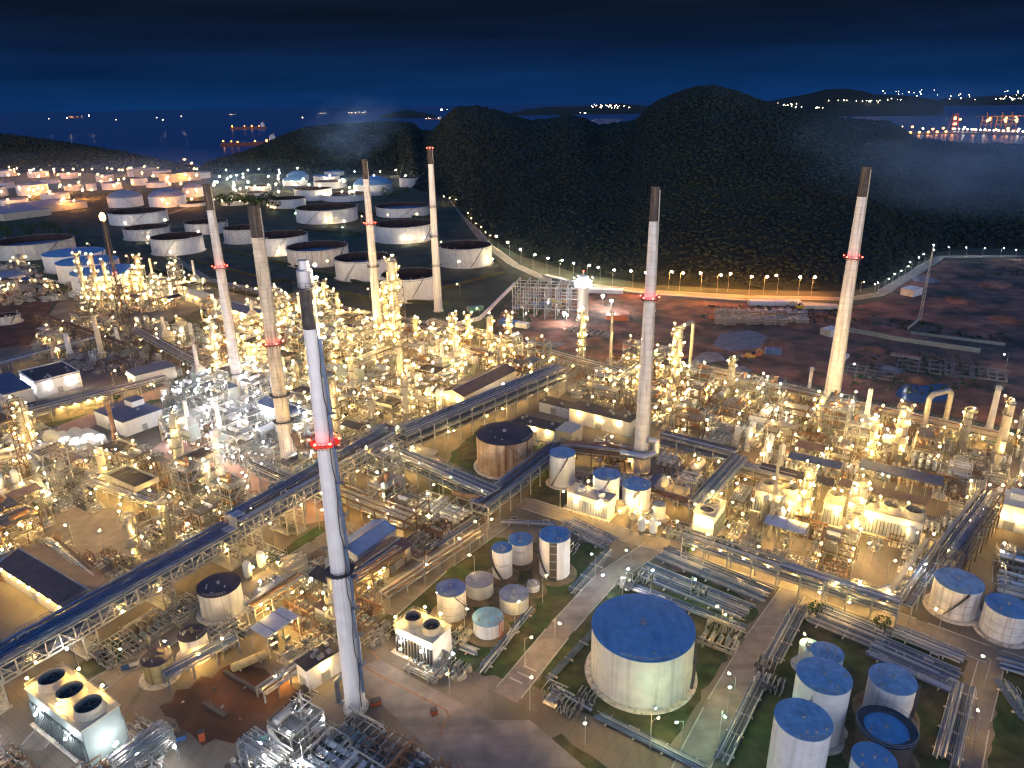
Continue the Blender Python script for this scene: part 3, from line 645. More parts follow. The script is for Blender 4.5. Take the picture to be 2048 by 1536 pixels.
# ------------------------------------------------------------------ chimneys
def chimney(px, py, ty, r0, r1, body, dark_y, dark_m, label, land, rings=(), redring=None, cap=None, plinth=None, ladder=True, zig=False, topred=False, duct=None):
    b = at(px, py); x, y = b.x, b.y; h = zat(x, y, ty); fc = math.atan2(-y, -x)
    t = thing('chimney', label, 'chimney', (x, y, 0), 0, None, land, hz=20)
    block_c(x, y, r0 + (3.5 if zig else 1.5))
    rad = lambda z: r0 + (r1 - r0) * z / h
    zd = zat(x, y, dark_y) if dark_y else h
    n = 40
    sh = MB(); zz = [0] + [zd * k / 10 for k in range(1, 11)]
    sh.lathe([(rad(z), z) for z in zz], n)
    if not dark_y: sh.lathe([(rad(h), h), (rad(h) - .35, h), (rad(h) - .35, h - 3)], n)
    sh.build('shaft', body, t)
    if dark_y:
        zc = zat(x, y, cap) if cap else h
        MB().lathe([(rad(zd) + .02, zd), (rad(zc) + .02, zc), (rad(zc) - .3, zc), (rad(zc) - .3, zc - 3)], n).build('blackened_top', dark_m, t)
        if cap:
            MB().lathe([(rad(zc) + .12, zc - .5), (rad(zc) + .12, zc + (h - zc) * .62), (rad(h) * .80, zc + (h - zc) * .68), (rad(h) * .72, h), (rad(h) * .5, h), (rad(h) * .5, h - 3)], n).build('steel_cap', 'chimcap', t)
    for ry in list(rings) + ([redring] if redring else []):
        z = zat(x, y, ry); rr = rad(z); g = MB(); w = 1.15
        g.lathe([(rr, z - .12), (rr + w, z - .12), (rr + w, z), (rr, z)], n)
        for k in range(16): a = k * math.pi / 8; g.beam((rr * math.cos(a), rr * math.sin(a), z - 1.1), ((rr + w) * math.cos(a), (rr + w) * math.sin(a), z - .1), .14)
        pts = [((rr + w) * math.cos(k * math.pi / 10), (rr + w) * math.sin(k * math.pi / 10)) for k in range(20)]
        g.rails(pts, z, 1.1, 3, .05, True)
        red = ry == redring
        g.build('gallery', 'orange' if red and zig else 'steeld', t)
        if red:
            for k in range(6):
                a = fc + k * math.pi / 3 + .35; child('beacon', BULB['r'], t, ((rr + w + .1) * math.cos(a), (rr + w + .1) * math.sin(a), z + .75))
    if topred:
        for k in range(3): a = fc + (k - 1) * 1.1; child('beacon', BULB['r'], t, ((rad(h) + .5) * math.cos(a), (rad(h) + .5) * math.sin(a), h - 1.0))
    if zig:
        g = MB(); z = zat(x, y, 574); rr = rad(z); g.lathe([(rr, z - .12), (rr + 1.0, z - .12), (rr + 1.0, z), (rr, z)], n); g.rails([((rr + .95) * math.cos(k * .45), (rr + .95) * math.sin(k * .45)) for k in range(14)], z, 1.1, 3, .05, True); g.build('gallery', 'steeld', t)
        for k in range(7): z = h - 1 - 2.3 * k; a = fc + 1.5; child('lamp', BULB['v'], t, ((rad(z) + .7) * math.cos(a), (rad(z) + .7) * math.sin(a), z))
    a = fc + .95
    if zig:                                       # caged ladder in staggered flights with landings
        g = MB(); k = 0; z = 6.0
        while z < zd - 2:
            a1 = fc + (.80 if k % 2 == 0 else .98); z2 = min(z + 7.6, zd - 1); rr = rad(z) + .55
            p, q = (rr * math.cos(a1), rr * math.sin(a1), z), ((rad(z2) + .55) * math.cos(a1), (rad(z2) + .55) * math.sin(a1), z2)
            g.beam(p, q, .75, .55)
            g.box((rr + .2) * math.cos(a1 + .12), (rr + .2) * math.sin(a1 + .12), z2, 1.5, 1.1, .15, a1); g.rails([((rr + .9) * math.cos(a1 - .1), (rr + .9) * math.sin(a1 - .1)), ((rr + .9) * math.cos(a1 + .3), (rr + .9) * math.sin(a1 + .3))], z2 + .1, 1.1)
            z = z2; k += 1
        g.build('caged_ladder', 'bluepipe', t)
        g = MB(); z = 2.0; k = 0; pts = []
        while z < h * .93:
            a1 = fc + (.52 if k % 2 == 0 else .70)
            for zq in (z, min(z + 5.4, h * .93)): pts.append(((rad(zq) + .16) * math.cos(a1), (rad(zq) + .16) * math.sin(a1), zq))
            z += 7.6; k += 1
        for p, q in zip(pts[:-1], pts[1:]): g.beam(p, q, .16)
        g.build('cable_riser', 'steeld', t)
    elif ladder:
        g = MB(); P = [((rad(z) + .3) * math.cos(a), (rad(z) + .3) * math.sin(a), z) for z in np.linspace(3, h - 1, 12)]
        for p, q in zip(P[:-1], P[1:]): g.beam(p, q, .45, .30)
        g.build('ladder', 'steelw', t)
    if plinth: pr, ph = plinth; MB().lathe([(pr, 0), (pr, ph * .72), (pr * .93, ph * .75), (rad(ph) + .1, ph)], n).build('plinth', 'concrete', t); block_c(x, y, pr + 1)
    else: MB().lathe([(r0 + .6, 0), (r0 + .6, .6), (r0, .6)], n).build('plinth', 'concrete', t)
    if duct: duct(t, x, y, rad)
    return t, x, y, h
def duct_fg(t, x, y, rad):
    g = MB(); g.tube([(-3.1, .3, 1.0), (-3.9, .3, 1.6), (-3.9, .3, 7.6), (-2.6, .2, 9.2)], .62, 12); g.build('flue_duct', 'alu', t)
def duct_c(t, x, y, rad):
    g = MB(); g.tube([(3.2, -.4, 15), (5.2, -1.5, 9.5), (8.5, -3.0, 8.5), (13, -7, 8.5)], 1.35, 14); g.build('flue_duct', 'steelb', t)
def duct_r(t, x, y, rad):
    g = MB(); g.tube([(1.5, -3.0, 14), (4.6, -2.6, 13), (4.8, -3.4, 9), (0, -5.5, 8.2), (-8, -1.5, 8.2)], 1.25, 14); g.build('flue_duct', 'alu', t)
CH = {}
CH['fg'] = chimney(712, 1415, 520, 2.35, 1.28, 'chimwhite', 656, 'chimdark', 'nearest chimney, smooth white with black upper part and steel cap', 'nearest white chimney', (1140,), 885, 572, zig=True, duct=duct_fg)
CH['conc'] = chimney(580, 935, 410, 2.8, 2.05, 'concrete', 474, 'chimdark', 'ribbed brown concrete chimney left of the nearest white one, black top', 'ribbed concrete chimney', (788, 840), 687, None, duct=duct_c)
CH['left'] = chimney(483, 805, 368, 2.6, 1.5, 'concretew', 420, 'chimdark', 'pale brown-stained chimney standing on a wide concrete pedestal', 'pedestal chimney', (745,), 535, None, (3.6, 13))
CH['smoke'] = chimney(757, 657, 318, 3.0, 1.55, 'concretew', 358, 'chimdark', 'off-white chimney giving off faint smoke, red lights at half height', 'smoking chimney', (532,), 448, None)
CH['beacon'] = chimney(877, 622, 292, 2.9, 1.6, 'chimwhite', 328, 'chimdark', 'slim white chimney with a glowing red beacon on its tip', 'beacon-tipped chimney', (413, 472, 530), None, None, topred=True)
CH['right'] = chimney(1281, 940, 373, 2.95, 1.4, 'concretew', 442, 'chimdark', 'pale ring-jointed chimney in the centre right with hooked duct', 'ring-jointed chimney', (), 597, None, (3.6, 9), duct=duct_r)
CH['far'] = chimney(1660, 815, 333, 3.5, 1.7, 'concretew', 393, 'chimdark', 'rust-stained leaning-looking chimney on the right below the hill', 'rust-stained right chimney', (), 516, None)

# ------------------------------------------------------------------ smoke
def smoke(loc, size, dens, seed, rot=(0, 0, 0)):
    m = bpy.data.materials.new('smoke'); m.use_nodes = True; n, l = m.node_tree.nodes, m.node_tree.links; n.clear()
    o_ = n.new('ShaderNodeOutputMaterial'); v = n.new('ShaderNodeVolumePrincipled'); v.inputs['Color'].default_value = (.26, .52, 1.0, 1)
    tc = n.new('ShaderNodeTexCoord'); no = n.new('ShaderNodeTexNoise'); no.inputs['Scale'].default_value = 2.2; no.inputs['Detail'].default_value = 3
    l.new(tc.outputs['Object'], no.inputs['Vector'])
    ln = n.new('ShaderNodeVectorMath'); ln.operation = 'LENGTH'; l.new(tc.outputs['Object'], ln.inputs[0])
    fo = n.new('ShaderNodeMapRange'); l.new(ln.outputs['Value'], fo.inputs[0]); fo.inputs[1].default_value = 1.0; fo.inputs[2].default_value = .15; fo.inputs[3].default_value = 0; fo.inputs[4].default_value = 1
    nr = n.new('ShaderNodeMapRange'); l.new(no.outputs[0], nr.inputs[0]); nr.inputs[1].default_value = .4; nr.inputs[2].default_value = .7; nr.inputs[3].default_value = .1; nr.inputs[4].default_value = 1
    a = n.new('ShaderNodeMath'); a.operation = 'MULTIPLY'; l.new(fo.outputs[0], a.inputs[0]); l.new(nr.outputs[0], a.inputs[1])
    b = n.new('ShaderNodeMath'); b.operation = 'MULTIPLY'; l.new(a.outputs[0], b.inputs[0]); b.inputs[1].default_value = dens
    l.new(b.outputs[0], v.inputs['Density']); l.new(v.outputs[0], o_.inputs['Volume'])
    mb = MB(); mb.ball((0, 0, 0), 1.0, 16, 10); o = mb.build('smoke', m); o.location = loc; o.scale = size; o.rotation_euler = rot; o['kind'] = 'stuff'
_t, x, y, h = CH['smoke']; smoke((x - 8, y + 10, h + 16), (34, 26, 20), .020, 1, (0, R(-15), 0)); smoke((x - 1, y + 1, h + 4.5), (6, 6, 7), .03, 2)
_t, x, y, h = CH['far']; smoke((x + 100, y + 75, h - 2), (115, 60, 34), .010, 3, (0, R(4), 0))

smoke((-760, 1340, 12), (430, 330, 60), .0022, 4); smoke((-330, 1260, 10), (260, 200, 45), .0010, 5)

# added thin volume low over the units, gives the lamps their halos
sm = bpy.data.materials.new('halo_air'); sm.use_nodes = True; sn = sm.node_tree.nodes; sn.clear(); so = sn.new('ShaderNodeOutputMaterial'); sv = sn.new('ShaderNodeVolumePrincipled')
sv.inputs['Density'].default_value = .00022; sv.inputs['Color'].default_value = (.95, .95, .95, 1); sv.inputs['Anisotropy'].default_value = .55; sm.node_tree.links.new(sv.outputs[0], so.inputs['Volume'])
o = MB().ball((0, 0, 0), 1.0, 32, 16).build('halo_volume', sm); o.location = (10, 290, 0); o.scale = (300, 190, 42); o.rotation_euler = (0, 0, R(-20)); o['kind'] = 'stuff'

# ------------------------------------------------------------------ process equipment: one of each kind, then copies
rng = random.Random(11)
def pipes_run(mb, z0, z1, hw, n, r=(.10, .22)):
    """right-angled pipe runs inside the half-width hw"""
    for _ in range(n):
        x, y, z = rng.uniform(-hw, hw), rng.uniform(-hw, hw), rng.uniform(z0, z1); pts = [(x, y, z)]
        for k in range(rng.randint(2, 4)):
            ax = rng.choice('xyz')
            if ax == 'x': x = rng.uniform(-hw, hw)
            elif ax == 'y': y = rng.uniform(-hw, hw)
            else: z = rng.uniform(z0, z1)
            pts.append((x, y, z))
        rr = rng.uniform(*r)
        for a, b in zip(pts[:-1], pts[1:]):
            if a != b: mb.cyl(a, b, rr, n=6, caps=True)
def small_gear(mb, hw, n, zmax=1.8):
    for _ in range(n):
        x, y = rng.uniform(-hw, hw), rng.uniform(-hw, hw); k = rng.random()
        if k < .45: mb.box(x, y, 0, rng.uniform(.4, 1.4), rng.uniform(.4, 1.2), rng.uniform(.5, zmax), 0)
        elif k < .75: mb.cyl((x, y, 0), (x, y, rng.uniform(.8, zmax + .8)), rng.uniform(.2, .55), n=8)
        else: mb.cyl((x - .9, y, .9), (x + .9, y, .9), rng.uniform(.25, .5), n=8).box(x, y, 0, 1.2, .6, .85)
def warm(c): return rng.choice(('w', 'w', 'w', 'v', 'v', 'v', 'a')) if c == 'w' else c
POLES = {}
def pole_mesh(h):
    if h not in POLES: POLES[h] = MB().beam((0, 0, 0), (0, 0, h + .1), .1).mesh('lamp_pole', 'steel')
    return POLES[h]
def gear_parts(P, hw, n, m, nm='skid', zmax=1.8):
    for _ in range(n): g = MB(); small_gear(g, hw, 1, zmax); P.append((nm, g, m))
def lamps_on(P, spots, c, fr):                    # each lamp hangs on its own stub of pole in the frame mesh
    for x, y, z in spots:
        if fr is None: P.append(('lamp_pole', round(z, 1), (x, y, 0)))
        else: fr.beam((x, y, z - 2.2 if z > 4.5 else 0), (x, y, z + .1), .09); P.append(('lamp', warm(c), (x + .28, y, z - .12)))
def k_structure(levels, W, D, hue):
    P = []; fr, dk, ra, pw = MB(), MB(), MB(), MB(); vm = rng.choice(('alu', 'aluw', 'alu', 'white', 'cream', 'rustpipe')); gear = MB()
    zs = [4.6 + 4.2 * i for i in range(levels)]; top = zs[-1]
    for x in (-W / 2, 0, W / 2):
        for y in (-D / 2, D / 2): fr.beam((x, y, 0), (x, y, top + (1.5 if rng.random() < .3 else 0)), .34)
    for z in zs:
        for y in (-D / 2, D / 2): fr.beam((-W / 2, y, z), (W / 2, y, z), .26, .36)
        for x in (-W / 2, 0, W / 2): fr.beam((x, -D / 2, z), (x, D / 2, z), .26, .36)
    z0 = 0
    for z in zs:
        y = rng.choice((-D / 2, D / 2)); fr.beam((-W / 2, y, z0), (0, y, z), .16); fr.beam((0, y, z0), (-W / 2, y, z), .16); z0 = z
        x0, x1 = (-W / 2, W / 2) if rng.random() < .5 else ((-W / 2, 0) if rng.random() < .5 else (0, W / 2))
        dk = MB(); P.append(('deck', dk, 'grating')); ra = MB(); P.append(('handrail', ra, None)); dk.box((x0 + x1) / 2, 0, z + .19, x1 - x0 - .1, D - .1, .08)
        ra.rails([(x0, -D / 2), (x1, -D / 2), (x1, D / 2), (x0, D / 2)], z + .27, 1.1, 2.6, .045, True)
        for _ in range(rng.randint(1, 2)):
            x, y = rng.uniform(x0 + 1.2, x1 - 1.2), rng.uniform(-D / 2 + 1.2, D / 2 - 1.2); ves = MB(); P.append(('vessel', ves, vm))
            if rng.random() < .5:
                r = rng.uniform(.55, 1.0); L = min(2.4, (x1 - x0) / 2 - .6)
                cx = (x0 + x1) / 2; ves.hvessel((cx - L, y, z + .5 + r), (cx + L, y, z + .5 + r), r, 12); ves.box(cx - L * .6, y, z + .27, .3, r * 1.6, .6).box(cx + L * .6, y, z + .27, .3, r * 1.6, .6)
            else:
                r = rng.uniform(.5, .9); hh = rng.uniform(2, 3.2); ves.cyl((x, y, z + .27), (x, y, z + hh), r, n=12); ves.ball((x, y, z + hh), r, 12, 6, .5)
    pipes_run(pw, .5, top + 1.0, W / 2 + .6, 26, (.07, .18))
    small_gear(gear, W / 2, 7)
    # stair tower
    st = MB(); z0 = 0
    for i, z in enumerate(zs):
        s = 1 if i % 2 == 0 else -1; st.beam((W / 2 + .7, -s * 2.2, z0), (W / 2 + .7, s * 2.2, z + .25), .8, .14); z0 = z + .25
    c = hue
    spots = [(-W / 2, -D / 2, 2.6), (W / 2, D / 2, 2.8)]
    for z in zs: spots += [(rng.choice((-1, 1)) * W / 2, rng.choice((-1, 1)) * D / 2, z + 2.2)] + ([(rng.uniform(-W / 2, W / 2), rng.choice((-1, 1)) * D / 2, z - .7)] if rng.random() < .7 else [])
    if levels > 2: spots += [(0, -D / 2, top + 2.6)]
    lamps_on(P, spots, c, fr)
    P += [('frame', fr, None), ('skid', gear, 'steelw'), ('pipework', pw, rng.choice(('alu', 'aluw', 'aluw'))), ('stair', st, None)]
    return P
def k_rack(c):
    P = []; fr, pa, pb = MB(), MB(), MB(); W = 5.0
    for x in (-5.4, 0, 5.4):
        for y in (-W / 2, W / 2): fr.beam((x, y, 0), (x, y, 8.2), .3)
        for z in (5, 8): fr.beam((x, -W / 2, z), (x, W / 2, z), .28, .36)
    for z in (5, 8):
        for y in (-W / 2, W / 2): fr.beam((-5.9, y, z + .2), (5.9, y, z + .2), .2)
    fr.beam((-5.4, -W / 2, .1), (0, -W / 2, 5), .15); fr.beam((0, -W / 2, .1), (-5.4, -W / 2, 5), .15)
    for z in (5.5, 8.5):
        y = -W / 2 + .4
        while y < W / 2 - .2:
            r = rng.uniform(.10, .26); (pa if rng.random() < .6 else pb).cyl((-6, y, z + r - .25), (6, y, z + r - .25), r, n=6); y += r * 2 + rng.uniform(.12, .35)
    for _ in range(5):
        x, y = rng.uniform(-5, 5), rng.choice((-1, 1)) * rng.uniform(.5, 3.4); pa.cyl((x, y, .8), (x, y, rng.choice((5.4, 8.4))), .14, n=6)
    small_gear(pb, 4.5, 9); pipes_run(pb, .4, 3.4, 5, 8)
    lamps_on(P, [(-5.4, W / 2, 4.2), (0, -W / 2, 4.4), (5.4, W / 2, 4.2), (rng.uniform(-4, 4), -W / 2, 10.2)], c, fr)
    return P + [('frame', fr, None), ('pipe_bundle', pa, rng.choice(('alu', 'aluw'))), ('pipe_bundle', pb, rng.choice(('aluw', 'steelw', 'rustpipe')))]
def k_column(c, h, r):
    P = []; sh, pl, ra, pi, ba = MB(), MB(), MB(), MB(), MB()
    sh.lathe([(r * 1.12, 0), (r, 2.2), (r, h * .55), (r * .9, h * .58), (r * .9, h)], 20); sh.ball((0, 0, h), r * .9, 20, 8, .55)
    zs = [h * q for q in (.25, .45, .64, .82, .98)]; a0 = rng.uniform(0, 6.28)
    for i, z in enumerate(zs):
        a = a0 + i * 1.3; pl.lathe([(r, z), (r + 1.15, z), (r + 1.15, z + .1), (r, z + .1)], 16, (0, 0, 0), a, a + 4.2)
        ra.rails([((r + 1.12) * math.cos(a + 4.2 * k / 8), (r + 1.12) * math.sin(a + 4.2 * k / 8)) for k in range(9)], z + .1, 1.1, 3, .04)
        b = a + rng.uniform(.5, 3.5); ra.beam(((r + 1.1) * math.cos(b), (r + 1.1) * math.sin(b), z), ((r + 1.1) * math.cos(b), (r + 1.1) * math.sin(b), z + 2.4), .08)
        P.append(('lamp', c, ((r + 1.35) * math.cos(b), (r + 1.35) * math.sin(b), z + 2.3)))
    a = a0 + 5.3; pi.tube([((r + .5) * math.cos(a), (r + .5) * math.sin(a), 1.0), ((r + .5) * math.cos(a), (r + .5) * math.sin(a), h + 1.0), (.2, .2, h + 1.7)], .26, 8)
    a += .5; pi.cyl(((r + .3) * math.cos(a), (r + .3) * math.sin(a), .5), ((r + .3) * math.cos(a), (r + .3) * math.sin(a), h * .8), .13, n=6)
    a += .6; pi.beam(((r + .4) * math.cos(a), (r + .4) * math.sin(a), .2), ((r + .4) * math.cos(a), (r + .4) * math.sin(a), h), .45, .3)
    pipes_run(pi, .3, 3.5, 4.6, 14); small_gear(ba, 4.8, 9); lamps_on(P, [(-3.6, 3.2, 3.6), (3.8, -3.4, 3.4)], c, None)
    return P + [('shell', sh, rng.choice(('aluw', 'cream', 'steelw', 'aluw'))), ('platform', pl, 'grating'), ('handrail', ra, None), ('pipework', pi, 'aluw'), ('skid', ba, 'steelw')]
def k_exch(c):
    P = []; sa, pi, fr = MB(), MB(), MB(); em = rng.choice(('alu', 'white', 'cream', 'aluw'))
    for y in (-3.6, -1.2, 1.2, 3.6):
        for z in (1.3, 3.0) if rng.random() < .7 else (1.3,):
            r = rng.uniform(.5, .68); ex = MB(); P.append(('exchanger', ex, em)); ex.cyl((-3, y, z), (2.6, y, z), r, n=12); ex.cyl((2.6, y, z), (3.0, y, z), r * 1.25, n=12); ex.cyl((3.0, y, z), (4.0, y, z), r * 1.05, n=12); ex.ball((-3, y, z), r, 12, 6)
            ex.cyl((-2, y, z), (-2, y, z + 1.1), .16, n=6); ex.cyl((3.5, y, z), (3.5, y, z + 1.2), .16, n=6)
        for x in (-1.8, 1.4): sa = MB(); sa.box(x, y, 0, .35, 1.2, .9); P.append(('saddle', sa, 'concrete'))
    pi.cyl((-2, -5, 4.3), (-2, 5, 4.3), .22, n=8); pi.cyl((3.5, -5, 4.2), (3.5, 5, 4.2), .22, n=8); pipes_run(pi, .3, 4.4, 5, 16, (.07, .16))
    for y in (-5, 5):
        for x in (-2, 3.5): fr.beam((x, y, 0), (x, y, 4.5), .2)
        fr.beam((-2, y, 4.45), (3.5, y, 4.45), .2)
    for x in (-2, 3.5): fr.beam((x, -5, 4.4), (x, 5, 4.4), .18)
    lamps_on(P, [(-4.5, -4.6, 3.9), (4.6, 4.4, 3.8), (4.6, -4.6, 3.6), (-4.6, 4.6, 3.6)], c, None)
    return P + [('pipework', pi, 'aluw'), ('frame', fr, 'steelw')]
def k_drum(c):
    P = []; ve, sa, pl, ra, pi = MB(), MB(), MB(), MB(), MB(); r = rng.uniform(1.3, 1.9); z = 1.5 + r
    ve.hvessel((-3.6, 0, z), (3.6, 0, z), r, 18)
    for x in (-2.4, 2.4): sa = MB(); P.append(('saddle', sa, 'concrete')); sa.box(x, 0, 0, .6, r * 1.7, 1.5 + r * .35)
    pl.box(0, 0, z + r + .35, 5.6, 1.7, .1); ra.rails([(-2.8, -.85), (2.8, -.85), (2.8, .85), (-2.8, .85)], z + r + .45, 1.1, 2.8, .045, True)
    for x in (-1.8, .2, 2.0): ve.cyl((x, 0, z + r - .2), (x, 0, z + r + .9), .3, n=8)
    pi.tube([(.2, 0, z + r + .9), (.2, 0, z + r + 1.8), (.2, 3.2, z + r + 1.8), (.2, 3.2, .6)], .2, 8); pipes_run(pi, .3, 3.2, 4.8, 20, (.07, .18)); g = MB(); small_gear(g, 4.6, 6, 1.4)
    lamps_on(P, [(-4.6, 2.6, 3.8), (4.6, -2.6, 3.8), (-4.2, -3.6, 3.0)], c, None); lamps_on(P, [(2.8, .85, z + r + 2.6)], c, ra)
    return P + [('drum', ve, rng.choice(('alu', 'white', 'cream', 'aluw'))), ('platform', pl, 'grating'), ('handrail', ra, 'steelw'), ('pipework', pi, 'aluw'), ('skid', g, 'steelw')]
def k_pumps(c):
    P = []; ba, pi, fr, ge = MB(), MB(), MB(), MB(); pm = rng.choice(('steelw', 'green', 'alu'))
    for y in (-4, -2, 0, 2, 4):
        pu = MB(); P.append(('pump', pu, pm)); ba.box(0, y, 0, 3.2, 1.1, .45); pu.cyl((-1.3, y, .95), (.2, y, .95), .36, n=10); pu.cyl((.4, y, .9), (1.2, y, .9), .5, n=10); pu.box(.3, y, .45, .3, .3, .5)
        pi.tube([(1.0, y, 1.2), (1.0, y, 2.6), (3.6, y, 2.6), (3.6, y, .5)], .15, 6)
    for z in (2.9, 3.4): pi.cyl((3.6, -5.2, z), (3.6, 5.2, z), .2, n=8)
    pi.cyl((-3.6, -5.2, .7), (-3.6, 5.2, .7), .18, n=8); pi.cyl((-4.2, -5.2, .7), (-4.2, 5.2, .7), .12, n=8)
    small_gear(ge, 5, 9); pipes_run(pi, .3, 2.6, 5, 12); lamps_on(P, [(-4.6, -3, 3.0), (4.6, 3, 3.6), (-4.6, 4.4, 3.0), (4.8, -4.2, 3.2)], c, None)
    return P + [('skid', ge, 'steelw'), ('plinth', ba, 'concrete'), ('pipework', pi, rng.choice(('aluw', 'rustpipe')))]
def k_heater(c, h):
    P = []; bx, ho, stk, fr, pl = MB(), MB(), MB(), MB(), MB()
    bx.box(0, 0, 2.2, 6.6, 4.6, 7.2)
    ho.quadbox([(-3.2, -2.2, 9.4), (3.2, -2.2, 9.4), (3.2, 2.2, 9.4), (-3.2, 2.2, 9.4), (-1.4, -1.0, 12.2), (1.4, -1.0, 12.2), (1.4, 1.0, 12.2), (-1.4, 1.0, 12.2)])
    stk.lathe([(.95, 12.2), (.85, h), (.65, h), (.65, h - 1)], 16)
    for x in (-3.2, -1, 1, 3.2):
        for y in (-2.25, 2.25): fr.beam((x, y, 0), (x, y * 1.02, 9.5), .26)
    for z in (4.2, 7.2): pl.box(0, 2.9, z, 7.4, 1.1, .1); pl.box(0, -2.9, z, 7.4, 1.1, .1); fr.rails([(-3.7, -3.4), (3.7, -3.4)], z + .1, 1.1, 2.5, .045); fr.rails([(-3.7, 3.4), (3.7, 3.4)], z + .1, 1.1, 2.5, .045)
    pw = MB(); pipes_run(pw, .4, 8, 4.8, 12)
    lamps_on(P, [(3.7, 3.4, 6.4), (-3.7, 3.4, 9.4), (3.7, -3.4, 9.4), (-3.7, -3.4, 6.4), (4.4, -4.4, 3.4)], c, fr)
    return P + [('firebox', bx, rng.choice(('green', 'wallb', 'steelw'))), ('hood', ho, 'aluw'), ('stack', stk, rng.choice(('aluw', 'concretew'))), ('frame', fr, None), ('platform', pl, 'grating'), ('pipework', pw, 'aluw')]
def k_vessels(c):
    P = []; pi, pl, ra = MB(), MB(), MB(); vm = rng.choice(('white', 'alu', 'cream', 'aluw'))
    for x, y in ((-2.8, -2.4), (2.6, -2.2), (0, 2.8)):
        r, h = rng.uniform(.9, 1.5), rng.uniform(6, 10); ve = MB(); P.append(('vessel', ve, vm)); ve.lathe([(r * .95, 0), (r, 1.4), (r, h)], 16, (x, y, 0)); ve.ball((x, y, h), r, 16, 6, .6); ve.cyl((x, y, h), (x, y, h + 1.2), .25, n=8)
        pi.tube([(x, y, h + 1.2), (x + 1.9, y, h + 1.2), (x + 1.9, y, .8)], .18, 6)
    pl.box(-.1, -2.3, 5.6, 7.6, 2.8, .1); ra.rails([(-3.9, -3.7), (3.7, -3.7), (3.7, -.9), (-3.9, -.9)], 5.7, 1.1, 2.6, .045, True)
    for x in (-3.9, 3.7):
        for y in (-3.7, -.9): ra.beam((x, y, 0), (x, y, 5.6), .22)
    pipes_run(pi, .3, 5, 4.6, 20, (.07, .18)); small_gear(pi, 4.6, 7); lamps_on(P, [(-4.2, 4, 3.6), (4.3, 3.8, 3.6)], c, None); lamps_on(P, [(-3.9, -3.7, 7.9), (3.7, -.9, 7.9), (3.7, -3.7, 4.6)], c, ra)
    return P + [('pipework', pi, 'aluw'), ('platform', pl, 'grating'), ('handrail', ra, 'steelw')]
def k_air(c):
    P = []; fr, ba, fa, pi = MB(), MB(), MB(), MB()
    for x in (-5, 0, 5):
        for y in (-3.6, 3.6): fr.beam((x, y, 0), (x, y, 8), .32)
    fr.beam((-5, -3.6, .2), (0, -3.6, 8), .16); fr.beam((5, -3.6, .2), (0, -3.6, 8), .16)
    for i in range(4): ba = MB(); ba.box(-4.1 + i * 2.75, 0, 8.0, 2.5, 8.0, .9); P.append(('fin_bank', ba, 'fin'))
    fr.box(0, -4.15, 7.9, 11.2, .25, 1.1); fr.box(0, 4.15, 7.9, 11.2, .25, 1.1)
    for x in (-3.6, 0, 3.6): fa = MB(); fa.lathe([(1.5, 7.0), (1.3, 7.9)], 16, (x, 0, 0)); P.append(('fan_ring', fa, 'steelw'))
    for y in (-4.5, 4.5): pi.cyl((-5.6, y, 9.3), (5.6, y, 9.3), .25, n=8); 
    for x in (-4, -1, 2, 5): pi.cyl((x, -4.5, 9.3), (x, -4.5, 5.2), .14, n=6)
    y = -3
    while y < 3: r = rng.uniform(.12, .24); pi.cyl((-6, y, 5 + r), (6, y, 5 + r), r, n=6); y += .65
    fr.rails([(-5.6, -4.6), (5.6, -4.6)], 8.9, 1.1, 2.8, .045); small_gear(pi, 4.6, 6)
    lamps_on(P, [(-5, -3.6, 4.3), (5, 3.6, 4.3), (0, -3.6, 4.4), (-5.6, -4.6, 11), (5.6, -4.6, 11)], c, fr)
    return P + [('frame', fr, None), ('pipework', pi, 'aluw')]
def k_manifold(c):
    P = []; pa, pb, ve = MB(), MB(), MB()
    for i in range(9): y = -4.6 + i * 1.15; (pa if i % 2 else pb).tube([(-5, y, .6), (rng.uniform(-1, 2), y, .6), (rng.uniform(-1, 2), y, 1.6), (5, y, 1.6)], rng.uniform(.12, .24), 6)
    for i in range(5): x = -4 + i * 2; pb.tube([(x, -4.8, 2.6), (x, 4.8, 2.6)], .16, 6); pb.cyl((x, -4.6, 0), (x, -4.6, 2.5), .1, n=6); pb.cyl((x, 4.6, 0), (x, 4.6, 2.5), .1, n=6)
    vm = rng.choice(('steelw', 'alu', 'cream')); gear_parts(P, 4.8, 12, vm, 'valve_skid'); lamps_on(P, [(-4.8, 4.4, 3.6), (4.8, -4.2, 3.6), (0, 4.8, 3.2)], c, None)
    return P + [('pipe_bundle', pa, 'alu'), ('pipe_bundle', pb, rng.choice(('aluw', 'rustpipe'))), ]
def k_micro(c):
    P = []; pa, ge, lp = MB(), MB(), MB()
    for i in range(5): y = -2.2 + i * 1.1; pa.tube([(-2.6, y, .5), (rng.uniform(-1, 1), y, .5), (rng.uniform(-1, 1), y, 1.5), (2.6, y, 1.5)], rng.uniform(.08, .18), 6)
    for _ in range(7):
        x, y = rng.uniform(-2.4, 2.4), rng.uniform(-2.4, 2.4); z = rng.uniform(.8, 2.6); pa.tube([(x, y, 0), (x, y, z), (x + rng.uniform(-1.5, 1.5), y, z)], rng.uniform(.07, .15), 6)
    small_gear(ge, 2.4, 8, 1.6); lamps_on(P, [(rng.uniform(-2.2, 2.2), rng.uniform(-2.2, 2.2), rng.uniform(1.6, 3.0)) for _ in range(2)], c, None)
    return P + [('pipework', pa, rng.choice(('aluw', 'steelw', 'alu', 'steeld'))), ('skid', ge, rng.choice(('steelw', 'steeld', 'alu', 'cream')))]
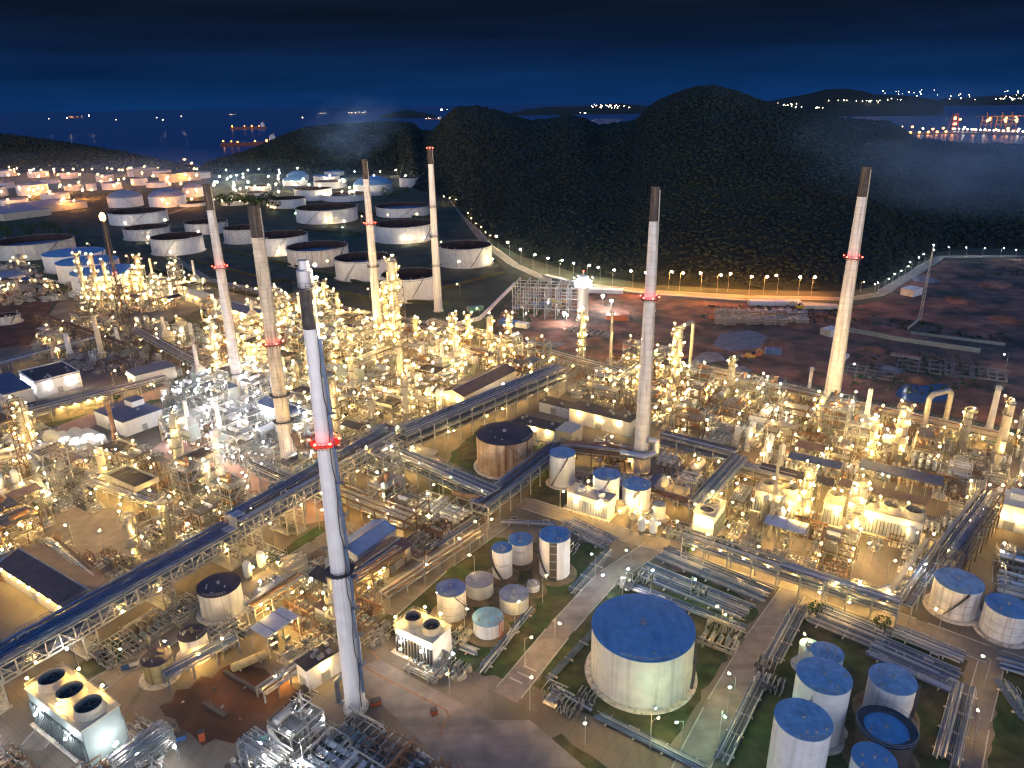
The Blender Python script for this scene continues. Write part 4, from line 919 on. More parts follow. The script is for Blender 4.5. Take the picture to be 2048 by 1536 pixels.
def k_pumpskid(c):
    P = []; ba, pi = MB(), MB(); ba.box(0, 0, 0, 5.0, 3.4, .3)
    for y in (-.9, .9):
        g = MB(); g.cyl((-1.6, y, .9), (.1, y, .9), .38, n=10); g.cyl((.3, y, .9), (1.1, y, .9), .5, n=10); g.box(-.8, y, .3, 1.2, .7, .3); P.append(('pump', g, rng.choice(('steelw', 'green', 'alu'))))
        pi.tube([(.8, y, 1.2), (.8, y, 2.4), (2.4, y, 2.4), (2.4, y, .4)], .14, 6)
    pi.tube([(2.4, -2.4, 2.7), (2.4, 2.4, 2.7)], .17, 6); pipes_run(pi, .3, 3.0, 2.5, 8, (.07, .15))
    lamps_on(P, [(-2.3, 1.6, 2.4), (2.3, -1.8, 2.8)], c, None)
    return P + [('base', ba, 'concrete'), ('pipework', pi, rng.choice(('aluw', 'alu', 'rustpipe')))]
def k_filter(c):
    P = []; pi, pl = MB(), MB()
    for i, x in enumerate((-1.7, 0, 1.7)):
        v = MB(); r = rng.uniform(.45, .62); h = rng.uniform(2.4, 3.6); v.cyl((x, .6, .5), (x, .6, h), r, n=12); v.ball((x, .6, h), r, 12, 6, .6); [v.beam((x + a, .6 + b, 0), (x + a, .6 + b, .7), .1) for a in (-.35, .35) for b in (-.35, .35)]; P.append(('vessel', v, rng.choice(('alu', 'white', 'aluw', 'cream'))))
        pi.tube([(x, .6, h + .4), (x, -1.2, h + .4), (x, -1.2, .5)], .11, 6)
    pi.tube([(-2.5, -1.2, .5), (2.5, -1.2, .5)], .18, 6); pi.tube([(-2.5, -1.8, .9), (2.5, -1.8, .9)], .14, 6); pipes_run(pi, .3, 3.4, 2.4, 7, (.06, .14))
    lamps_on(P, [(-2.4, 1.8, 2.6), (2.4, -2.2, 2.2)], c, None)
    return P + [('pipework', pi, rng.choice(('aluw', 'rustpipe', 'alu')))]
def k_shelter(c, roof):
    P = []; fr, ro, ge = MB(), MB(), MB()
    for x in (-4.4, 0, 4.4):
        for y in (-2.8, 2.8): fr.beam((x, y, 0), (x, y, 5.4), .26)
        fr.beam((x, -3, 5.4), (x, 3, 5.4), .24)
    ro.quadbox([(-5.2, -3.6, 5.5), (5.2, -3.6, 5.5), (5.2, 0, 6.7), (-5.2, 0, 6.7), (-5.2, -3.6, 5.62), (5.2, -3.6, 5.62), (5.2, 0, 6.82), (-5.2, 0, 6.82)])
    ro.quadbox([(-5.2, 0, 6.7), (5.2, 0, 6.7), (5.2, 3.6, 5.5), (-5.2, 3.6, 5.5), (-5.2, 0, 6.82), (5.2, 0, 6.82), (5.2, 3.6, 5.62), (-5.2, 3.6, 5.62)])
    small_gear(ge, 4.2, 9, 2.4); ge.cyl((-3, 0, 1.4), (2, 0, 1.4), .9, n=12); pi = MB(); pipes_run(pi, .4, 4, 4.8, 10)
    lamps_on(P, [(-4.9, -3.2, 4.6), (4.9, 3.2, 4.6), (4.9, -3.2, 4.4)], c, fr)
    return P + [('frame', fr, 'steelw'), ('roof', ro, roof), ('machine', ge, 'steelw'), ('pipework', pi, 'aluw')]
STEELS = {'w': ('steelw', 'steelb', 'steeld', 'steel', 'steelb'), 'c': ('steel', 'steelw', 'steel'), 'o': ('steelb',)}
SN = {'steeld': 'dark', 'steelw': 'pale', 'steelb': 'brown', 'steel': 'grey', 'alu': 'silver', 'aluw': 'dull silver', 'white': 'white', 'cream': 'cream', 'rustpipe': 'rusty', 'green': 'grey-green', 'wallb': 'beige', 'concretew': 'pale', 'roofblue': 'dark blue', 'roofbrown': 'brown', 'roofblack': 'black', 'roofsilver': 'silver'}
def finish(P, c, key=None):
    """turn the part list into shared meshes; returns [(name, mesh, loc)], colour word of the main part"""
    st = rng.choice(STEELS[c]); out = []; col = SN[st]
    for nm, mb, x in P:
        if nm == 'lamp_pole' and not isinstance(mb, MB): out.append((nm, pole_mesh(mb), x)); continue
        if nm in ('lamp', 'beacon'): out.append((nm, BULB[mb], x)); continue
        if nm == key and col == SN[st]: col = SN.get(x, '')
        m = x or st; out.append((nm, mb.mesh(nm, m), (0, 0, 0)))
        if nm == key: col = SN.get(m, '')
    return out, col
def protos(c):
    D = {}
    D['structure'] = [('process_structure', 'process structure', '{} steel process structure of %s decks' % w, finish(k_structure(n, W, Dp, c), c)) for n, W, Dp, w in ((2, 9, 7, 'two'), (3, 9, 8, 'three'), (3, 10, 7, 'three'), (4, 8.5, 8, 'four'), (2, 10, 8, 'two'))]
    D['low'] = [q for q in D['structure'] if 'two decks' in q[2]]
    D['rack'] = [('pipe_rack', 'pipe rack', '{} two-level pipe rack', finish(k_rack(c), c)) for _ in range(4)]
    D['column'] = [('distillation_column', 'column', '{} column of %s height with ring platforms' % w, finish(k_column(c, h, r), c, 'shell')) for h, r, w in ((17, 1.2, 'middling'), (22, 1.5, 'good'), (27, 1.3, 'great'), (14, 1.6, 'modest'))]
    D['exch'] = [('heat_exchanger_bank', 'heat exchanger', '{} heat exchanger bank', finish(k_exch(c), c, 'exchanger')) for _ in range(3)]
    D['drum'] = [('horizontal_drum', 'drum', '{} horizontal drum on saddles', finish(k_drum(c), c, 'drum')) for _ in range(4)]
    D['pumps'] = [('pump_row', 'pump row', 'row of five {} pumps', finish(k_pumps(c), c, 'pump')) for _ in range(3)]
    D['heater'] = [('fired_heater', 'furnace', '{} box furnace with stack', finish(k_heater(c, h), c, 'firebox')) for h in (19, 23)]
    D['vessels'] = [('vessel_cluster', 'vessel cluster', 'three upright {} vessels', finish(k_vessels(c), c, 'vessel')) for _ in range(3)]
    D['air'] = [('air_cooler', 'air cooler', 'dark-topped air cooler on {} legs', finish(k_air(c), c)) for _ in range(2)]
    D['manifold'] = [('pipe_manifold', 'pipe manifold', 'low {} pipe manifold', finish(k_manifold(c), c, 'valve_skid')) for _ in range(3)]
    D['micro'] = [('valve_station', 'valve station', 'small {} valve station', finish(k_micro(c), c, 'skid')) for _ in range(7)]
    D['pumpskid'] = [('pump_skid', 'pump skid', '{} twin pump skid', finish(k_pumpskid(c), c, 'pump')) for _ in range(4)]
    D['filter'] = [('filter_skid', 'filter skid', '{} triple filter skid', finish(k_filter(c), c, 'vessel')) for _ in range(4)]
    D['shelter'] = [('machine_shelter', 'shelter', 'open shelter with {} roof', finish(k_shelter(c, rf), c, 'roof')) for rf in ('roofblue', 'roofbrown', 'roofblack')]
    return D
PROTO = {'w': protos('w'), 'c': protos('c')}
def place(c, kind, x, y, rz, var=None):
    nm, cat, ds, (parts, col) = PROTO[c][kind][var if var is not None else rng.randrange(len(PROTO[c][kind]))]
    t = thing(nm, None, cat, (x, y, 0), rz, cat + 's of the process units', None, ds.format(col).strip(), 3.0)
    for n, me, loc in parts: child(n, me, t, loc)
    return t

def inside_patch(px): return abs(px[0] - 465) / 125 + abs(px[1] - 1410) / 75 < .9
# ------------------------------------------------------------------ long pipe bridges and racks
def rack_line(name, p0, p1, W, levels, bay, label, land, npipe, mats, lamps=0, c='w', truss=False, walkway=True, tower=None, block=True, steel='steel'):
    p0, p1 = Vector((p0[0], p0[1], 0)), Vector((p1[0], p1[1], 0)); d = p1 - p0; L = d.length; a = math.atan2(d.y, d.x)
    mid = (p0 + p1) / 2
    t = thing(name, label, 'pipe rack', (mid.x, mid.y, 0), a, None, land, hz=levels[-1]); H = L / 2
    if block: block_l(p0, p1, W * .55)
    fr = MB(); n = max(1, round(L / bay)); top = levels[-1]
    for i in range(n + 1):
        x = -H + L * i / n
        for z in levels: fr.beam((x, -W / 2, z), (x, W / 2, z), .3, .4)
        if not truss:
            for y in (-W / 2, W / 2): fr.beam((x, y, 0), (x, y, top), .34)
    for y in (-W / 2, W / 2):
        for z in levels: fr.beam((-H, y, z), (H, y, z), .26, .34)
        if truss:
            zb = levels[-1] - 4.4; k = max(2, round(L / 3.4))
            fr.beam((-H, y, zb), (H, y, zb), .36, .42)
            for i in range(k):
                x, x2 = -H + L * i / k, -H + L * (i + 1) / k
                fr.beam((x, y, zb), (x, y, top), .32)
                fr.beam((x, y, zb if i % 2 else top), (x2, y, top if i % 2 else zb), .24)
    fr.build('frame', steel, t)
    if tower:
        for q in tower:
            g = MB(); x = q - H
            for sx in (-1.7, 1.7):
                for y in (-W / 2 + .3, W / 2 - .3): g.beam((x + sx, y, 0), (x + sx, y, top - 3.4), .36)
            z = 0
            while z < top - 4.5:
                z2 = min(z + 2.4, top - 3.6)
                for y in (-W / 2 + .3, W / 2 - .3): g.beam((x - 1.7, y, z), (x + 1.7, y, z2), .16).beam((x + 1.7, y, z), (x - 1.7, y, z2), .16).beam((x - 1.7, y, z2), (x + 1.7, y, z2), .16)
                for sx in (-1.7, 1.7): g.beam((x + sx, -W / 2 + .3, z2), (x + sx, W / 2 - .3, z2), .16)
                z = z2
            g.box(x, 0, 0, 4.6, W + .4, .5); g.build('trestle', 'steelw', t)
    for li, z in enumerate(levels):
        k = 0; y = -W / 2 + .45
        while y < W / 2 - .45 and k < npipe:
            r = rng.choice((.11, .14, .2, .26, .34)); y += r
            pm = MB(); e0, e1 = -H, H
            pm.cyl((e0, y, z + .2 + r), (e1, y, z + .2 + r), r, n=8)
            if L > 40:                             # expansion loop on some lines
                if rng.random() < .3:
                    x0 = rng.uniform(-H * .6, H * .6); pm.tube([(x0, y, z + r + .2), (x0, y, z + 1.6), (x0 + 2.2, y, z + 1.6), (x0 + 2.2, y, z + r + .2)], r * .9, 6)
            pm.build('pipe', rng.choice(mats), t); y += r + rng.uniform(.10, .35); k += 1
    if walkway:
        wk = MB(); wk.box(0, W / 2 + .55, top - .1, L, 1.0, .1); wk.rails([(-H, W / 2 + 1.05), (H, W / 2 + 1.05)], top, 1.1, 2.8, .05); wk.build('walkway', 'steelw' if steel != 'steelb' else 'steelb', t)
    for i in range(lamps):
        x = -H + L * (i + .5) / lamps; child('lamp', BULB[c], t, (x, rng.choice((-1, 1)) * (W / 2 - .4), levels[0] - .6))
    return t, a
BL = ('bluepipe', 'bluepipe', 'alu', 'steel', 'bluepipe', 'steeld')
WM = ('aluw', 'steelw', 'alu', 'rustpipe')
def lw(p, z): q = at(p[0], p[1], z); return (q.x, q.y)
A0, A1, A2 = lw((-230, 1440), 11.5), lw((462, 1052), 11.5), lw((778, 868), 14)
rack_line('pipe_bridge', A0, A1, 8.5, [8.2, 11.5], 7, 'long blue-lit truss pipe bridge from the lower left edge to the riser bend', 'long pipe bridge', 14, BL, 8, truss=True, tower=[18 + 22 * i for i in range(6)], steel='steelw')
rack_line('pipe_bridge', lw((470, 1049), 13), A2, 8.5, [10.2, 15.0], 7, 'higher half of the truss pipe bridge, behind the nearest white chimney', 'high pipe bridge', 14, BL, 8, truss=True, tower=[4, 21, 46, 70], steel='steelw')
# riser bend where the bridge steps up
t = thing('riser_pipes', 'bundle of silver riser pipes bending up at the step of the bridge', 'pipes', (A1[0], A1[1], 0), math.atan2(A2[1] - A1[1], A2[0] - A1[0]), None, 'riser bend', hz=12)
for i in range(5): MB().tube([(-3.5, -3.6 + i * .8, 12.2), (-.6, -3.6 + i * .8, 12.2), (-.3, -3.6 + i * .8, 15.6), (3, -3.6 + i * .8, 15.6)], .32, 8).build('pipe', 'alu', t)
rack_line('pipe_bridge', lw((800, 866), 12), lw((1120, 733), 12), 8, [6, 9, 12], 7, 'dark blue pipe rack running from the bridge junction up to the far corner', 'upper pipe rack', 12, BL, 10, steel='steel')
t = thing('junction_platform', 'dark blue platform block where the pipe bridges meet', 'platform', (at(770, 862, 14).x, at(770, 862, 14).y, 0), R(52), None, 'bridge junction', hz=14)
mb = MB()
for x in (-5, 5):
    for y in (-5, 5): mb.beam((x, y, 0), (x, y, 14), .4)
mb.box(0, 0, 13.5, 11, 11, .3); mb.build('frame', 'steeld', t); g = MB(); g.rails([(-5.4, -5.4), (5.4, -5.4), (5.4, 5.4), (-5.4, 5.4)], 13.8, 1.1, 2.5, .05, True); g.build('handrail', 'steel', t)
mb = MB(); mb.box(-1, 2, 13.8, 5, 4, 1.6).box(3, -3, 13.8, 3, 3, 1.0); mb.build('cover_panel', 'bluepipe', t); child('lamp', BULB['w'], t, (2, -5, 16.2))
RK = [((800, 905), (985, 985), 7.5, [6, 9], 'blue pipe rack dropping from the junction towards the rusty pipe', 8, BL, 3, 'steel'),
 ((960, 1010), (1118, 888), 6.5, [5, 8], 'pipe rack along the right flank of the rust-streaked round tank', 9, BL, 2, 'steel'),
 ((1118, 886), (1290, 905), 5, [5, 7.5], 'brown pipe rack between the round tank and the ring-jointed chimney', 7, WM, 3, 'steelb'),
 ((1325, 868), (1470, 905), 6, [5, 8.5], 'dark pipe rack right of the ring-jointed chimney', 8, BL, 3, 'steel'),
 ((1478, 912), (1395, 1005), 5.5, [6, 9], 'blue-grey pipe rack falling from the dark rack to the two-fan unit', 8, BL, 2, 'steel'),
 ((1310, 985), (1395, 1010), 4, [5], 'short pipe bridge behind the mint-topped little tank', 6, WM, 1, 'steel'),
 ((1480, 930), (1590, 958), 6, [5, 8], 'pipe rack feeding the long black-roofed coolers', 8, WM, 3, 'steelb'),
 ((1380, 728), (1660, 792), 5, [4, 6], 'pale pipe rack along the far fence up to the rust-stained chimney', 7, WM, 6, 'steelw'),
 ((1680, 800), (2000, 868), 5, [4, 6], 'pale pipe rack along the far fence right of the rust-stained chimney', 7, WM, 6, 'steelw'),
 ((860, 640), (1245, 742), 5, [4, 6], 'pipe rack along the edge of the building site, centre', 7, WM, 5, 'steel'),
 ((250, 690), (80, 628), 5, [5], 'brown pipe rack beside the dark grass field on the left', 6, ('rustpipe', 'steelb'), 2, 'steelb'),
 ((270, 658), (400, 730), 6, [5, 7], 'pipe rack slanting below the dark grass strip, upper left', 8, WM, 3, 'steelb'),
 ((-60, 742), (200, 672), 5, [5], 'bluish pipe rack above the white-walled buildings, left edge', 7, BL, 4, 'steel'),
 ((-40, 845), (330, 752), 5, [5, 7], 'pink-lit pipe rack between the left buildings and the paving', 6, WM, 6, 'steelw'),
 ((505, 925), (640, 985), 4.5, [7, 10], 'grey pipe rack in front of the ribbed concrete chimney', 6, BL, 2, 'steel'),
 ((180, 960), (330, 1010), 6, [6], 'yellow-lit pipe rack beside the open louvred box', 7, WM, 3, 'steelw'),
 ((90, 1080), (190, 1165), 4, [5], 'brown lattice pipe rack behind the long gabled shed', 6, WM, 4, 'steelb'),
 ((235, 1175), (330, 1125), 4, [4], 'low brown pipe rack beside the pipe bridge, left', 6, WM, 2, 'steelb'),
 ((680, 980), (820, 1035), 6, [5, 8], 'dim pipe rack just right of the nearest white chimney', 8, WM, 3, 'steelb'),
 ((1370, 1065), (1560, 1128), 4, [5, 8], 'grey pipe rack on tall legs along the main cross road, left half', 4, BL, 4, 'steel'),
 ((1560, 1130), (1800, 1205), 4, [4, 7], 'grey pipe rack on tall legs along the main cross road, right half', 4, BL, 4, 'steel'),
 ((1800, 1205), (1880, 1085), 6, [5], 'ladder-like blue pipe rack beside the pale paved yard', 6, BL, 1, 'steel'),
 ((1905, 1100), (1988, 985), 6, [6, 9, 12], 'dark blue triple pipe rack near the right edge', 9, BL, 2, 'steeld'),
 ((620, 1310), (520, 1380), 3, [3], 'low pipe rack beside the red earth patch', 5, WM, 1, 'steelw'),
 ((500, 1215), (600, 1150), 3.5, [4, 6], 'pipe rack between the wide dark-roofed tank and the silver canopy', 5, WM, 2, 'steelw'),
 ((330, 1350), (470, 1275), 3.5, [4], 'lattice pipe rack in front of the two black-roofed tanks', 5, BL, 1, 'steel'),
 ((770, 1190), (960, 1065), 3.5, [3.5], 'low pipe rack between the lit road and the tank group', 6, WM, 0, 'steel'),
 ((700, 1160), (800, 1095), 4, [4, 6], 'pipe rack in front of the two long sheds', 6, WM, 3, 'steelb')]
for a, b, W, lv, lab, n, ms, nl, st in RK: rack_line('pipe_rack', lw(a, lv[-1]), lw(b, lv[-1]), W, lv, 6.5, lab, None, n, ms, nl, 'w', steel=st, block=True)
# big rusty pipe snaking round the round tank
P = [at(905, 985, 8), at(960, 996, 8), at(1000, 975, 8), at(1092, 893, 8), at(1130, 885, 8), at(1210, 888, 8), at(1262, 903, 8)]
mb = MB().tube([tuple(p) for p in P], .85, 12); t = mb.build('flue_pipe', 'rustpipe'); tag(t, 'fat rusty pipe snaking past the round tank to the ring-jointed chimney', 'pipe'); LAND.append(('fat rusty pipe', proj(P[2])))
g = MB()
for p in P[1:6]:
    g.beam((p.x, p.y - .9, 0), (p.x, p.y - .9, 7.2), .25); g.beam((p.x, p.y + .9, 0), (p.x, p.y + .9, 7.2), .25); g.beam((p.x, p.y - 1.1, 7.1), (p.x, p.y + 1.1, 7.1), .25)
g.build('support', 'steelb', t)

# low pipe tracks on sleepers
def track(p0, p1, n, gap, label, ms, z=.45, loops=False):
    n, gap = int(n * 1.45), gap * .69
    a, b = at(*p0), at(*p1); d = b - a; L = d.length; an = math.atan2(d.y, d.x); m = (a + b) / 2
    t = thing('pipe_track', label, 'pipe track', (m.x, m.y, 0), an, 'low pipe tracks on sleepers')
    W = n * gap; sl = MB()
    for i in range(max(2, int(L / 6))): x = -L / 2 + L * (i + .5) / max(2, int(L / 6)); sl.box(x, 0, 0, .35, W + .6, z - .1)
    sl.build('sleeper', 'concrete', t)
    for i in range(n):
        r = rng.choice((.1, .13, .17, .22)); y = -W / 2 + gap * (i + .5); mb = MB(); e = rng.uniform(0, 1.5); mb.cyl((-L / 2 + e, y, z + r), (L / 2 - rng.uniform(0, 1.5), y, z + r), r, n=6)
        if rng.random() < .35: x = rng.uniform(-L * .4, L * .4); mb.tube([(x, y, z + r), (x, y, z + 1.3), (x + 1.8, y, z + 1.3), (x + 1.8, y, z + r)], r, 6)
        mb.build('pipe', rng.choice(ms), t)
    block_l(a, b, W * .7)
    return t
DB = ('bluepipe', 'steel', 'alu', 'bluepipe')
for a, b, n, gp, lab in [
 ((1130, 1045), (1225, 1092), 12, .75, 'dim pipe track right of the black-striped tall tank'), ((1222, 1100), (1140, 1190), 6, .6, 'silver pipe track along the road edge beside the black-striped tank'),
 ((1000, 1045), (1115, 1050), 5, .6, 'pipe track behind the two lettered tanks'), ((1065, 1215), (960, 1350), 4, .7, 'pipe track beside the dark road right of the tank group'),
 ((1320, 1105), (1540, 1195), 12, .75, 'wide blue pipe field behind the huge tank, upper half'), ((1280, 1140), (1500, 1230), 12, .75, 'wide blue pipe field behind the huge tank, lower half'),
 ((1235, 1165), (1500, 1265), 5, .7, 'pipe track curving close behind the huge tank'), ((1235, 1215), (1090, 1370), 3, .7, 'three long pipes left of the huge tank'),
 ((1100, 1375), (1190, 1425), 4, .6, 'pipe track below the huge tank, left'), ((1190, 1430), (1420, 1545), 6, .5, 'pipe track below the floodlit grass'), 
 ((1600, 1215), (1540, 1330), 8, .6, 'pale pipe track along the left edge of the right tank field'), ((1530, 1345), (1440, 1530), 6, .6, 'pipe track left of the foreground white tank'),
 ((1620, 1225), (1780, 1290), 14, .75, 'blue pipe field behind the small pale tank'), ((1740, 1290), (1920, 1370), 14, .75, 'blue pipe field right of the scuffed tank'),
 ((1780, 1260), (1930, 1320), 8, .8, 'grey pipe track along the cross road, right'), ((1930, 1370), (1890, 1530), 9, .6, 'blue pipe track running down at the right of the black-ringed tank'),
 ((1990, 1325), (2080, 1350), 8, .7, 'blue pipe track at the right edge below the grey tank'), ((2000, 1360), (2060, 1450), 6, .7, 'blue pipe track in the right corner'),
 ((1720, 1200), (1850, 1160), 7, .6, 'pipe track left of the ragged blue-roofed tank'), ((870, 1095), (960, 1035), 6, .6, 'pipe track along the lit service road'),
 ((830, 1260), (960, 1310), 5, .6, 'pipe track below the red-piped tank'), ((960, 1340), (1040, 1250), 4, .5, 'bundle of pale pipes right of the red-piped tank'),
 ((1330, 735), (1640, 800), 6, .7, 'long pipe track inside the far fence'), ((920, 955), (1010, 1000), 6, .7, 'pipe track under the fat rusty pipe'),
 ((420, 560), (640, 615), 6, .8, 'pipe track beside the farm lane'), ((640, 620), (850, 665), 6, .8, 'pipe track behind the main units')]:
    track(a, b, n, gp, lab, DB)

# ------------------------------------------------------------------ buildings
def building(c, z, lu, lv, ang, wall, roof, label, land, kind='flat', axis='v', doors=True, pent=None, vents=0, lampside=None, lc='w', windows=0, canopy=None, name='building', cat='building'):
    t = thing(name, label, cat, (c[0], c[1], 0), R(ang), None, land, hz=z * .5)
    block_c(c[0], c[1], min(lu, lv) / 2 + .5)
    L, Wd = (lu, lv)
    n = int(max(lu, lv) / min(lu, lv))
    for i in range(1, n + 1):
        for s in (-1, 1):
            o = s * (max(lu, lv) - min(lu, lv)) / 2 * i / n; dx, dy = (o, 0) if lu > lv else (0, o); ca, sa = math.cos(R(ang)), math.sin(R(ang))
            block_c(c[0] + ca * dx - sa * dy, c[1] + sa * dx + ca * dy, min(lu, lv) / 2 + .5)
    w = MB(); hx, hy = lu / 2, lv / 2
    if kind == 'gable':
        rise = (lu if axis == 'v' else lv) * .16
        zw = z - rise
        w.box(0, 0, 0, lu, lv, zw)
        if axis == 'v':
            for s in (-1, 1): w.poly([(-hx, s * hy, zw), (hx, s * hy, zw), (0, s * hy, z)][::s])
            sl = [((-hx - .5, 0), -1), ((hx + .5, 0), 1)]
            rf = MB()
            for s in (-1, 1):
                q = [(s * (hx + .5), -hy - .4, zw - .08), (s * (hx + .5), hy + .4, zw - .08), (0, hy + .4, z + .05), (0, -hy - .4, z + .05)]
                rf.quadbox(q + [(a, b, d + .14) for a, b, d in q])
            rd = MB(); rd.beam((0, -hy - .4, z + .25), (0, hy + .4, z + .25), .5, .16); rd.build('ridge_cap', 'steel', t)
        else:
            for s in (-1, 1): w.poly([(s * hx, -hy, zw), (s * hx, hy, zw), (s * hx, 0, z)][::-s])
            rf = MB()
            for s in (-1, 1):
                q = [(-hx - .4, s * (hy + .5), zw - .08), (hx + .4, s * (hy + .5), zw - .08), (hx + .4, 0, z + .05), (-hx - .4, 0, z + .05)]
                rf.quadbox(q + [(a, b, d + .14) for a, b, d in q])
            rd = MB(); rd.beam((-hx - .4, 0, z + .25), (hx + .4, 0, z + .25), .5, .16); rd.build('ridge_cap', 'steel', t)
        rf.build('roof', roof, t)
    else:
        w.box(0, 0, 0, lu, lv, z - .3)
        rf = MB(); rf.box(0, 0, z - .3, lu + .5, lv + .5, .3); rf.build('roof', roof, t)
        if kind == 'parapet':
            g = MB()
            for s in (-1, 1): g.box(s * hx, 0, z, .3, lv + .3, .6); g.box(0, s * hy, z, lu - .3, .3, .6)
            g.build('parapet', wall, t)
    w.build('wall', wall, t)
    zt = z if kind != 'gable' else z
    if pent: MB().box(pent[0], pent[1], z, pent[2], pent[3], pent[4]).build('roof_room', wall, t); MB().box(pent[0], pent[1], z + pent[4], pent[2] + .5, pent[3] + .5, .2).build('roof_room_cover', roof, t)
    for i in range(vents):
        x, y = rng.uniform(-hx * .8, hx * .8), rng.uniform(-hy * .8, hy * .8); MB().box(x, y, z - .02 if kind != 'gable' else z - .5, 1.0, 1.0, .8).build('roof_vent', 'steel', t)
    if doors:
        MB().box(-hx - .03, 0, 0, .1, 3, 3.2).build('door', 'steel', t); MB().box(0, -hy - .03, 0, 2.4, .1, 3.0).build('door', 'steel', t)
    for i in range(windows):
        y = -hy + lv * (i + .5) / windows; MB().box(-hx - .04, y, 1.4, .08, min(2.2, lv / windows * .6), 1.2).build('window', 'glassdark', t)
    if lampside:
        for s, k in lampside:
            for i in range(k):
                q = (i + .5) / k * 2 - 1
                p = (s * (hx + .8), q * hy, min(z - 1.2, 5)) if s in (-1, 1) else (q * hx, (s - 3) * (hy + .8), min(z - 1.2, 5))
                child('lamp', BULB[lc], t, p)
    return t
# s in lampside: -1/+1 = the sides towards -U / +U, 2/4 = the sides towards +V / -V
building((-133, 177.5), 7.2, 12.5, 38, 57, 'wallb', 'roofbrown', 'long gabled shed with dark brown roof at the left, lamps along its wall', 'long gabled shed', 'gable', 'v', vents=0, lampside=[(-1, 7)])
building((-169.3, 296.6), 7, 17.5, 24, 55, 'wallw', 'roofblue', 'flat-roofed white block with dark blue roof and a small roof room', 'roof room block', 'flat', pent=(5, 3, 5.5, 6.5, 2.6), vents=3)
building((-246, 333), 7, 12, 34, 48, 'wallw', 'roofblue', 'blue-roofed hall cut by the left edge of the photo', None, 'flat', vents=1, lc='c')
building((-232, 345), 8, 20, 24, 48, 'wallw', 'roofblack', 'white block with black roof and a floodlit white front wall, left', 'floodlit white block', 'parapet', vents=6, lampside=[(-1, 4), (2, 2)], lc='c')
building((-185, 352.7), 6.5, 20, 12, 45, 'wallw', 'roofblue', 'blue-roofed hall behind the pink-lit pipe rack', None, 'flat', lampside=[(-1, 3)])
building((-202.4, 317), 4.6, 22, 5.5, 42, 'steelw', 'roofblack', 'narrow black-roofed walkway shelter beside the roof room block', None, 'flat', doors=False, lampside=[(2, 4)])
building((-220, 308), 5, 15, 6.5, 42, 'wallw', 'roofblack', 'small white hut row with black roof at the left edge', None, 'flat', vents=2)
building((-131.8, 312.8), 11, 8, 8, 50, 'steelw', 'roofblue', 'small blue-roofed tower room behind the pedestal chimney', None, 'flat')
building((-99.3, 296), 9, 9, 28, 53, 'wallw', 'roofblue', 'blue-roofed compressor hall between the ribbed and the nearest chimney', None, 'gable', 'v', lampside=[(-1, 5)], lc='c')
building((-223.5, 512), 8, 9, 26, 47, 'wallb', 'wallb', 'small beige gabled shed at the far left plant corner', None, 'gable', 'v', lampside=[(-1, 2)])
building((-178.5, 472), 8, 13, 56, 50, 'wallb', 'roofblue', 'long dark-roofed hall with an orange-lit front, far left', 'orange-lit hall', 'gable', 'v', lampside=[(-1, 8)], lc='o', windows=10)
building((-15, 325.6), 9, 42, 12.5, 55, 'wallb', 'roofbrown', 'long beige gabled warehouse with brown roof beside the upper pipe rack', 'beige gabled warehouse', 'gable', 'u', lampside=[(-1, 2)])
building((20.2, 301.8), 5, 7, 15, 55, 'wallw', 'roofblack', 'low white annex with black roof, left end of the long control block', None, 'flat', vents=2)
building((38.8, 286), 7, 8.5, 29, 55, 'wallw', 'roofblack', 'long white control block with black roof left of the ring-jointed chimney', 'long white control block', 'flat', vents=5, lampside=[(-1, 3)])
building((10.6, 277.5), 6, 7.5, 20, 57, 'wallw', 'roofblack', 'white substation with black roof behind the rust-streaked round tank', None, 'flat', vents=4, lampside=[(-1, 3)])
building((23, 271.5), 6.2, 9, 7.5, 57, 'wallb', 'wallb', 'beige flat annex at the right end of the white substation', None, 'flat')
building((-85, 345.4), 8, 11, 19, 50, 'green', 'green', 'grey-green gabled shed glimpsed right of the nearest white chimney', None, 'gable', 'v')
building((-45.9, 193.5), 7.2, 17, 9, 57, 'wallw', 'roofblue2', 'bright blue-roofed shed just right of the nearest white chimney', 'bright blue shed', 'gable', 'u')
building((-39.5, 185), 6.2, 17, 7.5, 57, 'wallb', 'roofbrown', 'brown-roofed shed alongside the bright blue one', None, 'gable', 'u')
building((-47.8, 141.1), 6.6, 9.6, 4.6, 47, 'wallw', 'roofblack', 'white switch house with vents on its dark roof at the foot of the chimney', 'white switch house', 'flat', vents=6, lampside=[(2, 1)])
building((-51.2, 162.7), 5, 4.6, 3.6, 57, 'wallw', 'roofbrown', 'tiny white hut with brown roof left of the nearest white chimney', None, 'flat')
building((161, 205), 9, 11, 9, 55, 'wallw', 'roofsilver', 'white block with a small roof box at the right edge', None, 'flat', pent=(1, -1, 4, 4, 2), lampside=[(-1, 2)])
